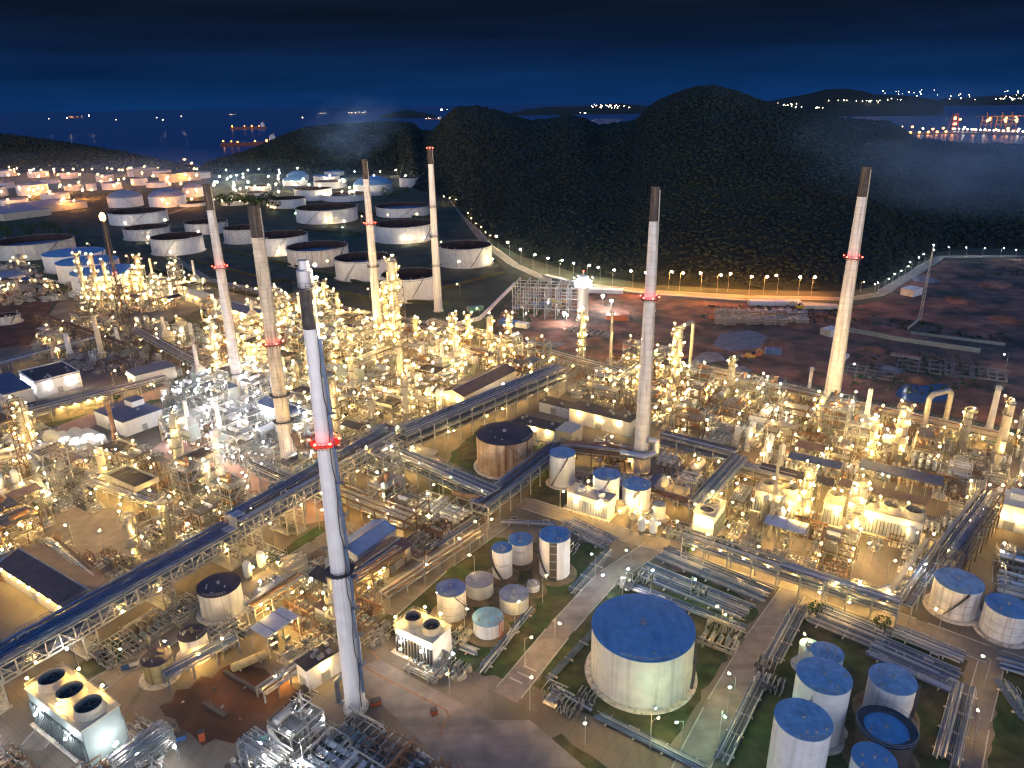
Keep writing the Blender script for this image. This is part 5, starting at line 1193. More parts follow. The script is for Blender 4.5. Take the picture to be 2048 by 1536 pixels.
def canopy(c, z, lu, lv, ang, roof, label, land, curved=False, nl=2, under=True):
    t = thing('canopy', label, 'canopy', (c[0], c[1], 0), R(ang), None, land, hz=z)
    f = MB(); hx, hy = lu / 2, lv / 2
    k = max(2, int(max(lu, lv) / 4))
    for i in range(k + 1):
        for s in (-1, 1):
            x, y = (-hx + lu * i / k, s * hy) if lu > lv else (s * hx, -hy + lv * i / k)
            f.beam((x, y, 0), (x, y, z), .25)
    f.build('post', 'steelw', t)
    r = MB()
    if curved:
        m = 8; pts = [(-hx + lu * i / m, z + math.sin(math.pi * i / m) * lu * .12) for i in range(m + 1)]
        for (x0, z0), (x1, z1) in zip(pts[:-1], pts[1:]): r.quadbox([(x0, -hy, z0), (x1, -hy, z1), (x1, hy, z1), (x0, hy, z0), (x0, -hy, z0 + .1), (x1, -hy, z1 + .1), (x1, hy, z1 + .1), (x0, hy, z0 + .1)])
    else: r.box(0, 0, z, lu + .6, lv + .6, .25)
    r.build('roof', roof, t)
    g = MB()
    for i in range(k):
        x, y = (-hx + lu * (i + .5) / k, 0) if lu > lv else (0, -hy + lv * (i + .5) / k); g.box(x, y, z + (.27 if not curved else lu * .12 + .12), .14 if lu > lv else lu * .6, lv + .5 if lu > lv else .14, .08)
    g.build('roof_rib', 'steeld', t)
    if under:
        e = MB(); small_gear(e, min(hx, hy) * .9, 8, 2.6); e.build('machine', 'alu', t)
    for i in range(nl): child('lamp', BULB['w'], t, (rng.uniform(-hx, hx), rng.uniform(-hy, hy), z - .9))
    block_c(c[0], c[1], max(hx, hy))
    return t
canopy((-62, 153.3), 6.5, 9.6, 6.4, 55, 'roofsilver', 'silver sheet canopy with pale ribs left of the nearest white chimney', 'silver canopy', nl=3)
canopy((83.4, 192.7), 8.6, 6.6, 12, 57, 'roofsilver', 'curved silver canopy among the lit pipes, right half', 'curved silver canopy', True)
canopy((107.1, 231.4), 10, 5, 17, 57, 'roofblue', 'long dark blue canopy over coolers, left one of two', 'left cooler canopy', nl=4)
canopy((132.6, 221.6), 10, 6.5, 25, 57, 'roofblue', 'longest dark blue canopy over coolers, right one of two', 'right cooler canopy', nl=5)
canopy((98, 224), 8.5, 5, 24, 57, 'roofblack', 'black corrugated canopy below the left blue one', None, nl=5)
canopy((122, 212), 8, 5, 26, 57, 'roofbrown', 'brown pipe-topped canopy below the longest blue one', None, nl=5)
def cooling(c, z, lu, lv, ang, nf, fr_, label, land, side='louvre', top='cream', cone=True, lampn=5, lc='c', fh=1.9, wall2='wallw', axis='v', cowl='cream'):
    t = thing('cooling_tower', label, 'cooling tower', (c[0], c[1], 0), R(ang), None, land, hz=z)
    hx, hy = lu / 2, lv / 2
    block_c(c[0], c[1], min(lu, lv) / 2 + 1); 
    if abs(lu - lv) > 6:
        for s in (-1, 1):
            o = s * abs(lu - lv) / 2; dx, dy = (o, 0) if lu > lv else (0, o); ca, sa = math.cos(R(ang)), math.sin(R(ang)); block_c(c[0] + ca * dx - sa * dy, c[1] + sa * dx + ca * dy, min(lu, lv) / 2 + 1)
    MB().box(0, 0, .4, lu, lv, z - .4).build('wall', wall2, t)
    MB().box(0, 0, z, lu + .5, lv + .5, .25).build('deck', top, t)
    k = int(lv / 1.0) if axis == 'v' else int(lu / 1.0)
    for s in (-1, 1):
        lo = MB()
        for i in range(k):
            if axis == 'v': lo.box(s * (hx + .25), -hy + lv * (i + .5) / k, .8, .5, .28, z * .62)
            else: lo.box(-hx + lu * (i + .5) / k, s * (hy + .25), .8, .28, .5, z * .62)
        lo.build('louvre', side, t)
    bs = MB(); bs.box(0, 0, 0, lu + 2.2, lv + 2.2, .4); bs.build('basin', 'concrete', t)
    for i in range(nf):
        o = (i + .5) / nf * 2 - 1; x, y = (0, o * hy) if axis == 'v' else (o * hx, 0)
        f = MB(); pr = [(fr_ * 1.18, z + .25), (fr_ * 1.02, z + .25 + fh * .5), (fr_, z + .25 + fh), (fr_ - .12, z + .25 + fh), (fr_ - .05, z + .3)] if cone else [(fr_, z + .25), (fr_, z + .25 + fh), (fr_ - .12, z + .25 + fh), (fr_ - .12, z + .3)]
        f.lathe(pr, 28, (x, y, 0)); fo = f.build('fan_cowl', cowl, t)
        b = MB(); b.lathe([(.01, z + .30), (fr_ - .1, z + .30)], 20, (x, y, 0)); b.build('fan_well', 'steeld', fo)
        b = MB()
        for q in range(6):
            a = q * math.pi / 3 + i; b.quadbox([(x + .3 * math.cos(a), y + .3 * math.sin(a), z + fh * .55), (x + (fr_ - .3) * math.cos(a - .1), y + (fr_ - .3) * math.sin(a - .1), z + fh * .5), (x + (fr_ - .3) * math.cos(a + .12), y + (fr_ - .3) * math.sin(a + .12), z + fh * .6), (x + .3 * math.cos(a + .5), y + .3 * math.sin(a + .5), z + fh * .62)] + [(x + .3 * math.cos(a), y + .3 * math.sin(a), z + fh * .58), (x + (fr_ - .3) * math.cos(a - .1), y + (fr_ - .3) * math.sin(a - .1), z + fh * .53), (x + (fr_ - .3) * math.cos(a + .12), y + (fr_ - .3) * math.sin(a + .12), z + fh * .63), (x + .3 * math.cos(a + .5), y + .3 * math.sin(a + .5), z + fh * .65)])
        b.cyl((x, y, z + .3), (x, y, z + fh * .7), .35, n=10); b.build('fan', 'steelb', fo)
    g = MB(); g.rails([(-hx, -hy), (hx, -hy), (hx, hy), (-hx, hy)], z + .25, 1.1, 2.4, .045, True); g.build('handrail', 'steelw', t)
    for i in range(lampn):
        p = [(-hx - 1.5, -hy * .6, z * .7), (hx + .3, hy * .4, z + 2.2), (hx + .3, -hy * .45, z + 2.2), (0, -hy - 3.2, z * .45), (-hx - 1.5, hy * .5, z * .7), (-hx * .8, hy + .2, z + 2.2), (-hx * .9, -hy * .2, z + 2.2)][i % 7]
        child('lamp', BULB['w' if p[2] > z else lc], t, p)
    return t
cooling((-97.3, 124.8), 10.4, 8.2, 22.5, 57, 3, 2.75, 'cream cooling tower with three round fans at the lower left', 'three-fan cooling tower', lampn=7, wall2='green')
cooling((-23.4, 149.1), 8, 7.4, 12, 57, 2, 2.2, 'two-fan cooling tower with ribbed dark louvres beside the rust-flecked tank', 'two-fan cooling tower', wall2='wallb', side='steeld', lampn=6, axis='v', fh=1.7)
cooling((62.5, 202.7), 9, 11.5, 6.5, 57, 2, 2.3, 'white two-fan unit with flat round fans by the main road, right half', 'flat-fan unit', cone=False, fh=.5, lampn=6, lc='w', axis='u')
cooling((119.2, 200.3), 8, 7, 19, 57, 3, 2.6, 'cream row of three flared fan cowls in the right part', 'row of three flared fans', lampn=6, lc='w', fh=2.2)
cooling((88.5, 214.1), 8, 7, 13.5, 57, 2, 2.5, 'cream cooling cells with two flared fans left of the thin mast', 'two flared fans', lampn=5, lc='w', fh=2.2)
cooling((104.5, 207.5), 8, 6, 5.5, 57, 1, 2.2, 'single cream cooling cell beside the lattice column', None, lampn=3, lc='w', fh=2.2)
cooling((26.2, 216.7), 6.6, 6.4, 15, 57, 2, 1.35, 'floodlit square white block with two stubby round vents', 'vent block', cone=False, fh=1.6, side='wallw', lampn=5, lc='w', top='greyroof', cowl='white')
# open louvred box (dark interior)
t = thing('air_cooler', 'large open-topped box with dark fin bays on yellow-lit legs, left', 'air cooler', (-136.8, 232.5, 0), R(57), None, 'dark fin box', hz=7); block_c(-136.8, 232.5, 9)
f = MB()
for x in (-4, 4):
    for y in (-9, -3, 3, 9): f.beam((x, y, 0), (x, y, 6.4), .35)
for s in (-1, 1): f.box(s * 4.4, 0, 6.2, .3, 19.4, 1.9); f.box(0, s * 9.6, 6.2, 8.5, .3, 1.9)
f.build('frame', 'steelw', t); b = MB()
for i in range(7): b.box(0, -8 + i * 2.65, 6.5, 8.3, 2.3, .7)
b.build('fin_bank', 'fin', t)
for p in ((-5, -8, 4), (-5, 0, 4), (-5, 8, 4), (5, 5, 8.6), (0, -10.4, 5)): child('lamp', BULB['w'], t, p)
# barrel tents
for i in range(4):
    c0 = at(112 + i * 24, 873 - i * 3 + (i % 2) * 4, 2.5); t = thing('barrel_tent', ('first', 'second', 'third', 'fourth')[i] + ' of four cream barrel-vaulted tents counted from the left', 'tent', (c0.x, c0.y, 0), R(-35), 'row of barrel tents', 'barrel tents' if i == 1 else None)
    m = MB(); L = 13 - i * .6
    for k in range(8):
        a, b_ = math.pi * k / 8, math.pi * (k + 1) / 8
        m.poly([(-L / 2, 2.9 * math.cos(a), 1.4 + 2.4 * math.sin(a)), (L / 2, 2.9 * math.cos(a), 1.4 + 2.4 * math.sin(a)), (L / 2, 2.9 * math.cos(b_), 1.4 + 2.4 * math.sin(b_)), (-L / 2, 2.9 * math.cos(b_), 1.4 + 2.4 * math.sin(b_))])
    m.build('cover', 'canvas', t); e = MB()
    for s in (-1, 1): e.poly([(s * L / 2, 2.9 * math.cos(math.pi * k / 8), 1.4 + 2.4 * math.sin(math.pi * k / 8)) for k in range(9)])
    e.box(0, 0, 0, L - .1, 5.8, 1.4); e.build('wall', 'white', t); child('lamp', BULB['c'], t, (L / 2 + 1.5, 0, 3.5)); block_c(c0.x, c0.y, 5)
# round basins and small upright vessels
def lathe_thing(name, px, prof, m, label, cat, land=None, extra=None, n=24, lamp=None, rz=0):
    p = at(*px); t = thing(name, label, cat, (p.x, p.y, 0), rz, None, land, hz=2); MB().lathe(prof, n).build('body', m, t); block_c(p.x, p.y, max(r for r, z in prof))
    if extra:
        for nm, mb, mm in extra: mb.build(nm, mm, t)
    if lamp: child('lamp', BULB[lamp[0]], t, lamp[1])
    return t
br = MB(); [br.beam((-4.4, y, 3.4), (4.4, y, 3.4), .5, .5) for y in (-.9, .9)]; br.cyl((0, 0, 2.6), (0, 0, 4.2), .6)
lathe_thing('clarifier', (588, 1140), [(4.3, 0), (4.3, 3.0), (4.0, 3.0), (4.0, 1.6), (.01, 1.3)], 'cream', 'round open clarifier with twin beams across it, left of the nearest chimney', 'clarifier', 'twin-beam clarifier', [('bridge', br, 'cream')], 32, ('w', (-4.2, 1.5, 4.6)), GRID)
for px, lab, m_ in (((498, 1160), 'white upright drum right of the wide dark-roofed tank, front one', 'white'), ((525, 1140), 'white upright drum right of the wide dark-roofed tank, rear one', 'white'), ((1283, 1068), 'grey-white upright bullet by the road, left of two', 'white'), ((1306, 1072), 'grey-white upright bullet by the road, right of two', 'white'), ((1818, 1090), 'slender pale silo by the paved yard', 'white')):
    g = MB(); [g.beam((.9 * math.cos(k * 1.57), .9 * math.sin(k * 1.57), 0), (.9 * math.cos(k * 1.57), .9 * math.sin(k * 1.57), 1.6), .2) for k in range(4)]
    lathe_thing('upright_drum', px, [(.3, 1.0), (1.2, 1.8), (1.2, 5.6), (.9, 6.2), (.01, 6.5)], m_, lab, 'drum', None, [('leg', g, 'steel')], 18, ('w', (1.8, 0, 4.5)))
lathe_thing('round_basin', (1242, 1022), [(2.6, 0), (2.6, 3.0), (2.3, 3.0), (2.3, 1.6), (.01, 1.4)], 'cream', 'cream round basin with an open top in front of the vent block', 'basin', 'cream round basin', None, 24, ('w', (2.4, -1.5, 4.2)))
lathe_thing('round_basin', (1269, 1036), [(1.7, 0), (1.9, 2.2), (1.6, 2.2), (1.5, 1.0), (.01, .9)], 'cream', 'smaller cream basin right of the open round basin', 'basin', None, None, 20, ('w', (1.9, 0, 3.6)))
lathe_thing('thickener', (1268, 1000), [(1.0, 0), (1.0, 1), (.01, 1.2)], 'teal', 'little teal cover beside the floodlit white tank', 'cover')
# tall landmark columns: (foot pixel, top row, radius)
def tall(px, ty, r, m, label, land, plats=6, c='w', blob=False):
    p = at(*px); h = zat(p.x, p.y, ty); t = thing('lit_column', label, 'column', (p.x, p.y, 0), rng.uniform(0, 6), None, land, hz=h * .5); block_c(p.x, p.y, r + .5)
    MB().lathe([(r * 1.15, 0), (r, 2), (r, h * .95), (r * .5, h * .985), (.01, h)], 18).build('shell', m, t)
    fr, pl = MB(), MB()
    for i in range(plats):
        z = h * (.2 + .76 * i / max(1, plats - 1)); a = i * 1.4; pl.lathe([(r, z), (r + 1.1, z), (r + 1.1, z + .1), (r, z + .1)], 16, (0, 0, 0), a, a + 4.6)
        fr.rails([((r + 1.05) * math.cos(a + .57 * k), (r + 1.05) * math.sin(a + .57 * k)) for k in range(9)], z + .1, 1.1, 3, .045)
        for q in (a + .6, a + 2.9): child('lamp', BULB[c], t, ((r + 1.1) * math.cos(q), (r + 1.1) * math.sin(q), z + 2.0)); fr.beam(((r + 1.05) * math.cos(q), (r + 1.05) * math.sin(q), z), ((r + 1.05) * math.cos(q), (r + 1.05) * math.sin(q), z + 2), .08)
    pl.build('platform', 'grating', t); fr.build('handrail', 'steelw', t)
    g = MB(); g.cyl((r + .5, 0, 0), (r + .5, 0, h * .97), .2, n=6); g.beam((0, r + .35, 0), (0, r + .35, h * .95), .45, .3); g.build('riser', 'aluw', t)
    return t, p, h
def lattice(px, ty, w0, w1, m, label, land, lamps=(), cat='lattice tower', name='lattice_tower', step=3.0):
    p = at(*px); h = zat(p.x, p.y, ty); t = thing(name, label, cat, (p.x, p.y, 0), GRID, None, land, hz=h * .5); block_c(p.x, p.y, w0); g = MB(); k = max(3, int(h / step))
    W = lambda z: w0 + (w1 - w0) * z / h
    for i in range(k):
        z, z2 = h * i / k, h * (i + 1) / k; a, b = W(z) / 2, W(z2) / 2; Q = [(-1, -1), (1, -1), (1, 1), (-1, 1)]
        for j in range(4):
            (x0, y0), (x1, y1) = Q[j], Q[(j + 1) % 4]
            g.beam((x0 * a, y0 * a, z), (x0 * b, y0 * b, z2), .22); g.beam((x0 * a, y0 * a, z), (x1 * b, y1 * b, z2), .13); g.beam((x0 * b, y0 * b, z2), (x1 * b, y1 * b, z2), .13)
    g.build('lattice', m, t)
    for c, f_, off in lamps: child('lamp' if c != 'r' else 'beacon', BULB[c], t, (off, off * .6, h * f_))
    return t, p, h
t, p, h = lattice((795, 715), 560, 9, 8, 'steelb', 'great lamp-hung steel tower around the tallest column, centre', 'great lamp-hung tower', [('w', q / 12, (-1) ** q * 4.3) for q in range(2, 13)], step=4)
tall((797, 715), 512, 2.6, 'aluw', 'tallest column with crown platform, inside the lamp-hung tower', 'tallest column', 9)
tall((778, 700), 565, 1.5, 'aluw', 'slim tall column left of the tallest one', None, 7)
for px, ty, r, lab, land in [((908, 705), 628, 1.7, 'cream column with hooked overhead pipe right of the great tower', 'hooked-pipe column'), ((938, 690), 628, 1.3, 'short golden-lit column near the site fence, centre', None), ((1018, 712), 628, 1.2, 'golden-lit column standing alone by the far pipe corner', 'lone golden column'), ((1163, 728), 622, 1.3, 'slim column beside the upper end of the dark pipe rack', 'rack-end column'),
 ((1346, 760), 665, 1.5, 'cream column with sloping overhead pipe right of the ring-jointed chimney', None), ((1352, 775), 650, 1.5, 'lit column carrying one leg of the inverted U-pipe', None), ((287, 590), 512, 1.4, 'lamp-strung column in front of the front blue-roofed tank, right', None), ((178, 622), 505, 1.5, 'lamp-strung column in front of the front blue-roofed tank, left', None), ((205, 622), 508, 1.4, 'brightest lamp-strung column in front of the blue-roofed tanks', 'brightest lamp column'),
 ((1790, 925), 812, 1.7, 'silver column with a leaning pipe, right part', 'silver right column'), ((1738, 930), 840, 1.0, 'thin lamp-strung column left of the silver right column', None), ((1604, 1048), 935, 1.2, 'white column crowned by a round cage platform', 'cage-topped column'), ((1705, 1075), 965, 1.6, 'grey column in dense scaffold with an orange light on top', 'scaffolded column'), ((75, 945), 815, 2.0, 'pale concrete-coloured column at the left edge with brown head', 'brown-headed column'), ((670, 960), 800, 1.0, 'thin lit column behind the nearest chimney', None), ((440, 760), 640, 1.2, 'lit column behind the pedestal chimney', None)]:
    tall(px, ty, r, 'aluw' if rng.random() < .6 else 'cream', lab, land, 6 if r > 1.1 else 5)
def ubend(p0, p1, ty, r, m, label, land):
    a, b = at(*p0), at(*p1); h = zat((a.x + b.x) / 2, (a.y + b.y) / 2, ty); mid = (a + b) / 2
    t = MB().tube([(a.x, a.y, 0), (a.x, a.y, h - 1.5), (a.x * .85 + b.x * .15, a.y * .85 + b.y * .15, h), (a.x * .15 + b.x * .85, a.y * .15 + b.y * .85, h), (b.x, b.y, h - 1.5), (b.x, b.y, 0)], r, 12).build('inverted_u_pipe', m)
    tag(t, label, 'pipe'); g = MB(); [g.lathe([(r, h * q), (r + .2, h * q), (r + .2, h * q + .3), (r, h * q + .3)], 12, (c_.x, c_.y, 0)) for c_ in (a, b) for q in (.3, .6)]; g.build('flange', 'steel', t); LAND.append((land, proj((mid.x, mid.y, h)))); block_c(mid.x, mid.y, 2)
ubend((1352, 770), (1378, 755), 648, .85, 'aluw', 'cream inverted-U pipe beyond the ring-jointed chimney', 'cream inverted-U pipe')
ubend((1842, 880), (1885, 868), 785, 1.05, 'aluw', 'fat inverted-U duct in front of the blue puddle, right', 'fat inverted-U duct')
def stackt(px, ty, r0, r1, m, label, land=None):
    p = at(*px); h = zat(p.x, p.y, ty); t = thing('small_stack', label, 'stack', (p.x, p.y, 0), 0, None, land, hz=h * .5); block_c(p.x, p.y, r0); MB().lathe([(r0 * 1.4, 0), (r0 * 1.4, 3), (r0, 3.5), (r1, h), (r1 * .8, h), (r1 * .8, h - 1)], 18).build('shaft', m, t); g = MB(); g.lathe([(r1, h - 1.2), (r1 + .7, h - 1.2), (r1 + .7, h - 1.1)], 14); g.rails([((r1 + .7) * math.cos(k * .8), (r1 + .7) * math.sin(k * .8)) for k in range(8)], h - 1.1, 1, 3, .05, True); g.build('gallery', 'steel', t)
for a in [((1220, 745), 622, .8, .6, 'aluw', 'slim grey stack left of the ring-jointed chimney', 'slim grey stack'), ((1615, 800), 735, .9, .7, 'concretew', 'short pale stack left of the rust-stained chimney', None), ((1975, 870), 772, 1.3, 1.0, 'concretew', 'pale stack standing at the right end of the far rack', 'right end stack'), ((142, 715), 668, 1.4, 1.2, 'white', 'short white stack in the upper left block', None), ((205, 715), 632, 1.6, 1.2, 'concrete', 'short stack with dark rim in the upper left block', None), ((238, 690), 655, 1.2, 1.0, 'white', 'white short stack beside the flare mast', None), ((232, 880), 800, 1.0, .8, 'rustpipe', 'rusty short stack in front of the roof room block', None), ((110, 715), 690, 1.3, 1.1, 'concrete', 'stubby concrete stack at the upper left', None)]: stackt(*a)
t, p, h = lattice((252, 655), 440, 5, 1.6, 'steeld', 'dark lattice flare mast with an orange flame on top, left', 'flare mast', [('r', .52, 1.6), ('r', .52, -1.6)])
f = MB(); f.ball((0, 0, h + 1.8), 1.7, 12, 8, 1.5); f.build('flame', 'flame', t); MB().lathe([(.7, h - 2), (.9, h + .4), (.7, h + .4)], 12).build('burner_tip', 'steeld', t); MB().cyl((0, 0, 0), (0, 0, h), .4, n=10).build('flare_pipe', 'steelb', t)
lattice((1972, 1055), 960, 5, 4.4, 'steelb', 'orange-lit lattice structure near the right edge', 'orange-lit lattice', [('w', .3, 2.6), ('w', .55, -2.6), ('w', .8, 2.6), ('w', .98, -2.4)], step=2.5)
lattice((1700, 1085), 970, 4.6, 4.2, 'steel', 'grey scaffold wrapped round a column, right centre', None, [('w', .2, 2.5), ('w', .4, -2.4), ('w', .6, 2.4), ('w', .8, -2.4), ('w', .95, 2.4)], step=2.2)
lattice((1838, 645), 490, 1.6, .5, 'steelw', 'thin floodlight mast on the dark field, far right', 'thin floodlight mast', [('c', 1.0, .2)], 'mast', 'light_mast', 4)
lattice((1537, 1080), 890, .8, .4, 'steelw', 'thin pale mast among the lit units, right centre', None, [], 'mast', 'light_mast', 3)
lattice((65, 955), 795, 4.4, 3.6, 'steelb', 'brown lattice stair around the brown-headed column, left', None, [('w', .3, 2.4), ('w', .6, -2.4), ('w', .9, 2.2)], step=3)

# ------------------------------------------------------------------ building site
p = at(1165, 640); t = thing('site_tower', 'floodlit white concrete tower with ring lights on the building site', 'tower', (p.x, p.y, 0), 0, None, 'floodlit site tower', hz=15)
h = zat(p.x, p.y, 545); MB().lathe([(4.4, 0), (3.7, 2), (3.5, h * .68), (4.6, h * .70), (4.6, h * .86), (3.2, h * .88), (3.2, h * .93), (.01, h * .93)], 20).build('shaft', 'wallw', t); g = MB()
for z in (h * .70, h * .82): g.lathe([(4.6, z), (5.8, z), (5.8, z + .2), (4.6, z + .2)], 20)
g.build('gallery', 'steel', t); MB().beam((0, 0, h * .93), (0, 0, h * 1.02), .9).build('mast', 'steelw', t)
for k in range(12): a = k * .524; child('lamp', BULB['c'], t, (5.7 * math.cos(a), 5.7 * math.sin(a), h * (.76 if k % 2 else .89)))
child('beacon', BULB['r'], t, (0, 0, h * 1.03))
for i, (px, lab) in enumerate([((1128, 648), 'left'), ((1205, 612), 'middle'), ((1222, 622), 'right')]):
    p = at(*px); t = thing('floodlight', lab + ' one of the dazzling white floodlights by the site tower', 'floodlight', (p.x, p.y, 0), 0, 'site floodlights'); MB().cyl((0, 0, 0), (0, 0, 7), .18, n=8).build('pole', 'steelw', t); MB().box(0, 0, 7, 1.8, .6, .8).build('lamp_head', 'steel', t); child('lamp', bulb_mesh('lamp', 'lampc', 1.0), t, (0, -.9, 7.2))
p = at(1096, 628); t = thing('steel_skeleton', 'bare grey steel skeleton of a future building on the site', 'steel frame', (p.x, p.y, 0), R(-12), None, 'bare steel skeleton', hz=10); g = MB(); zs = (7, 14, 21)
for x in np.linspace(-21, 21, 7):
    for y in (-13, -4, 4, 13):
        tp = 21 if (x < 8 or y < 0) else 16; g.beam((x, y, 0), (x, y, tp), .6)
    for z in zs: g.beam((x, -13, z), (x, 13, z), .45)
for y in (-13, -4, 4, 13):
    for z in zs[:2] + ((21,) if y < 5 else ()): g.beam((-21, y, z), (21, y, z), .45)
g.build('frame', 'steel', t)
for q in ((-12, -15, 4), (15, -15, 4), (0, 0, 8)): child('lamp', BULB['c'], t, q)
def site_box(px, L, W, H, m, lab, rz, cat='container', roofm=None, name='site_container'):
    p = at(*px); t = thing(name, lab, cat, (p.x, p.y, 0), rz); MB().box(0, 0, .2, L, W, H).build('body', m, t); g = MB(); [g.box(x, 0, .2, .15, W + .12, H + .06) for x in (-L / 2, 0, L / 2)]; g.build('rib', 'steel', t); MB().box(-L / 2 - .04, 0, .4, .06, W * .7, H * .8).build('door', 'steeld', t)
for px, L, W, H, m, lab, rz in [((1018, 650), 12, 5, 3, 'bluep', 'blue site container nearest the fence, left of three', -.5), ((1045, 655), 8, 4, 3, 'white', 'white site container beside the blue one', -.5), ((1085, 612), 14, 5, 2, 'bluep', 'blue tarpaulin stack in front of the steel skeleton', -.2), ((1110, 606), 9, 5, 2.4, 'yellow', 'yellow stack in front of the steel skeleton', -.2), ((1545, 708), 8, 4, 3, 'bluep', 'bright blue box on the dark site, right of the gravel pad', -.3), ((1505, 712), 14, 3, 1.2, 'orange', 'orange-yellow beam pile left of the bright blue box', .3), ((1548, 610), 34, 6, 3, 'wallw', 'long lit white cabin row behind the pipe stacks', -.1), ((1640, 617), 22, 6, 2.4, 'wallb', 'orange-lit cabin left of the rust-stained chimney', -.1), ((1822, 590), 12, 9, 5, 'wallw', 'small white hut near the thin floodlight mast', .6), ((1660, 670), 9, 7, 4, 'wallw', 'white shed at the end of the site wall', .5), ((950, 622), 10, 4, 3, 'teal', 'dim green container near the tank farm ditch', .4), ((1235, 640), 14, 4, 3, 'orange', 'orange site machine store right of the site tower', -.3), ((1205, 585), 30, 7, 2.5, 'white', 'white material rows behind the site tower', -.2), ((1810, 715), 3, 14, 1, 'orange', 'orange-brown beam lying at the site edge, right', .9)]: site_box(px, L, W, H, m, lab, rz)
for i in range(22):
    p = at(1440 + (i % 11) * 16 + rng.uniform(-4, 4), 634 + (i // 11) * 14 + rng.uniform(-3, 3)); t = thing('pipe_stack', None, 'pipe stack', (p.x, p.y, 0), rng.uniform(0, .3), 'stored pipe stacks on the site', None, 'dark stack of stored pipes on trestles'); mb = MB(); [mb.cyl((-4, -1.6 + k * .8, .8 + q * 1.6), (4, -1.6 + k * .8, .8 + q * 1.6), .38, n=6) for k in range(5) for q in range(3)]; mb.build('pipe', 'steel', t); g = MB(); [g.beam((x, y, 0), (x, y, 5.4), .3) for x in (-3, 3) for y in (-2.2, 2.2)]; [g.beam((x, -2.2, z), (x, 2.2, z), .25) for x in (-3, 3) for z in (.3, 1.9, 3.5, 5.2)]; g.build('trestle', 'steel', t)
# spoil heaps, trench grids, wheel loaders and loose clutter on the site
for i, (px, w_, hh) in enumerate([((1000, 640), 9, 2.5), ((1060, 590), 12, 2.2), ((1320, 640), 14, 2.4), ((1380, 660), 18, 3.2), ((1420, 715), 16, 2.5), ((1560, 690), 14, 2.6), ((1600, 650), 16, 2.6), ((1340, 700), 12, 2.2), ((1750, 700), 12, 2.4), ((1830, 760), 16, 3), ((1780, 740), 10, 2.2), ((1920, 600), 22, 3), ((1990, 570), 24, 3.2), ((1850, 560), 18, 2.6), ((2020, 640), 20, 3), ((1740, 640), 16, 2.2), ((1480, 740), 10, 2), ((1250, 690), 10, 1.8), ((1190, 680), 9, 1.8), ((1110, 690), 9, 1.6)]):
    p = at(*px); mb = MB(); rs = random.Random(i); n = 14; rr = [rs.uniform(.75, 1.25) for _ in range(n)]
    for q, z in ((1, -.1), (.72, .45), (.36, .85), (.05, 1.0)): mb.v += [(w_ * .5 * q * rr[k] * math.cos(6.283 * k / n) * 1.4, w_ * .5 * q * rr[(k * 3 + 1) % n] * math.sin(6.283 * k / n), hh * z * rs.uniform(.85, 1.1)) for k in range(n)]
    for l_ in range(3):
        for k in range(n): j = (k + 1) % n; mb.face([l_ * n + k, l_ * n + j, (l_ + 1) * n + j, (l_ + 1) * n + k], True)
    o = mb.build('spoil_heap', 'gravel' if i % 3 == 1 else 'siteearth', None, (p.x, p.y, 0)); o.rotation_euler = (0, 0, rs.uniform(0, 3)); tag(o, None, 'earth heap', 'earth heaps on the building site'); AUTO.append((o, 'low %s heap' % ('gravel' if i % 3 == 1 else 'red earth'), 'earth heap', p))
for i, (px, L, W, lab) in enumerate([((1870, 735), 34, 22, 'grid of concrete strip footings on the dark site, right'), ((1740, 745), 30, 16, 'grid of footings beside the rust-stained chimney'), ((1950, 745), 26, 18, 'footing grid nearest the right edge'), ((1180, 665), 26, 10, 'row of low footings in front of the site tower')]):
    p = at(*px); t = thing('footing_grid', lab, 'foundation', (p.x, p.y, 0), R(-30)); mb = MB(); [mb.box(-L / 2 + L * k / 7, 0, 0, .9, W, .7) for k in range(8)]; [mb.box(0, -W / 2 + W * k / 3, .002, L, .8, .6) for k in range(4)]; mb.build('strip', 'asphalt', t); g = MB(); [g.beam((-L / 2 + L * k / 7, y, .6), (-L / 2 + L * k / 7, y, 2.0), .2) for k in range(8) for y in (-W / 2, -W / 6, W / 6, W / 2)]; g.build('rebar', 'steelb', t)
t = thing('water_puddle', None, 'pond', (0, 0, 0)); bpy.data.objects.remove(t)
mb = MB(); mb.poly([at(*q) + Vector((0, 0, .014)) for q in ((1790, 790), (1800, 772), (1830, 764), (1890, 768), (1905, 782), (1900, 800), (1850, 806), (1810, 802))]); o = struct(mb.build('pond', mat('pond_water', (.05, .11, .2), .1)))
def digger(px, lab, rz, m='yellow'):
    p = at(*px); t = thing('excavator', lab, 'excavator', (p.x, p.y, 0), rz); b = MB(); b.box(0, 0, 1.3, 4.2, 2.8, 1.5); b.box(-1.6, 0, 2.8, 1.0, 2.4, .6); b.build('body', m, t); MB().box(1.2, -.8, 2.8, 1.6, 1.2, 1.4).build('cab', 'glassdark', t)
    for s in (-1, 1): MB().prism([(-2.2, s * 1.2 - .35), (2.2, s * 1.2 - .35), (2.2, s * 1.2 + .35), (-2.2, s * 1.2 + .35)], 0, 1.1).build('track', 'steeld', t)
    g = MB(); g.beam((1.6, .5, 2.2), (5.2, .5, 5.2), .6).beam((5.2, .5, 5.2), (8, .5, 2.6), .45); g.build('arm', m, t); MB().box(8, .5, 1.4, 1.2, 1.4, 1.2).build('bucket', 'steeld', t)
digger((1120, 618), 'yellow excavator in front of the steel skeleton', .8); digger((1500, 718), 'yellow-orange excavator beside the beam pile, centre of the site', .2, 'crane'); digger((1600, 620), 'excavator parked by the orange-lit cabin', 2.5)
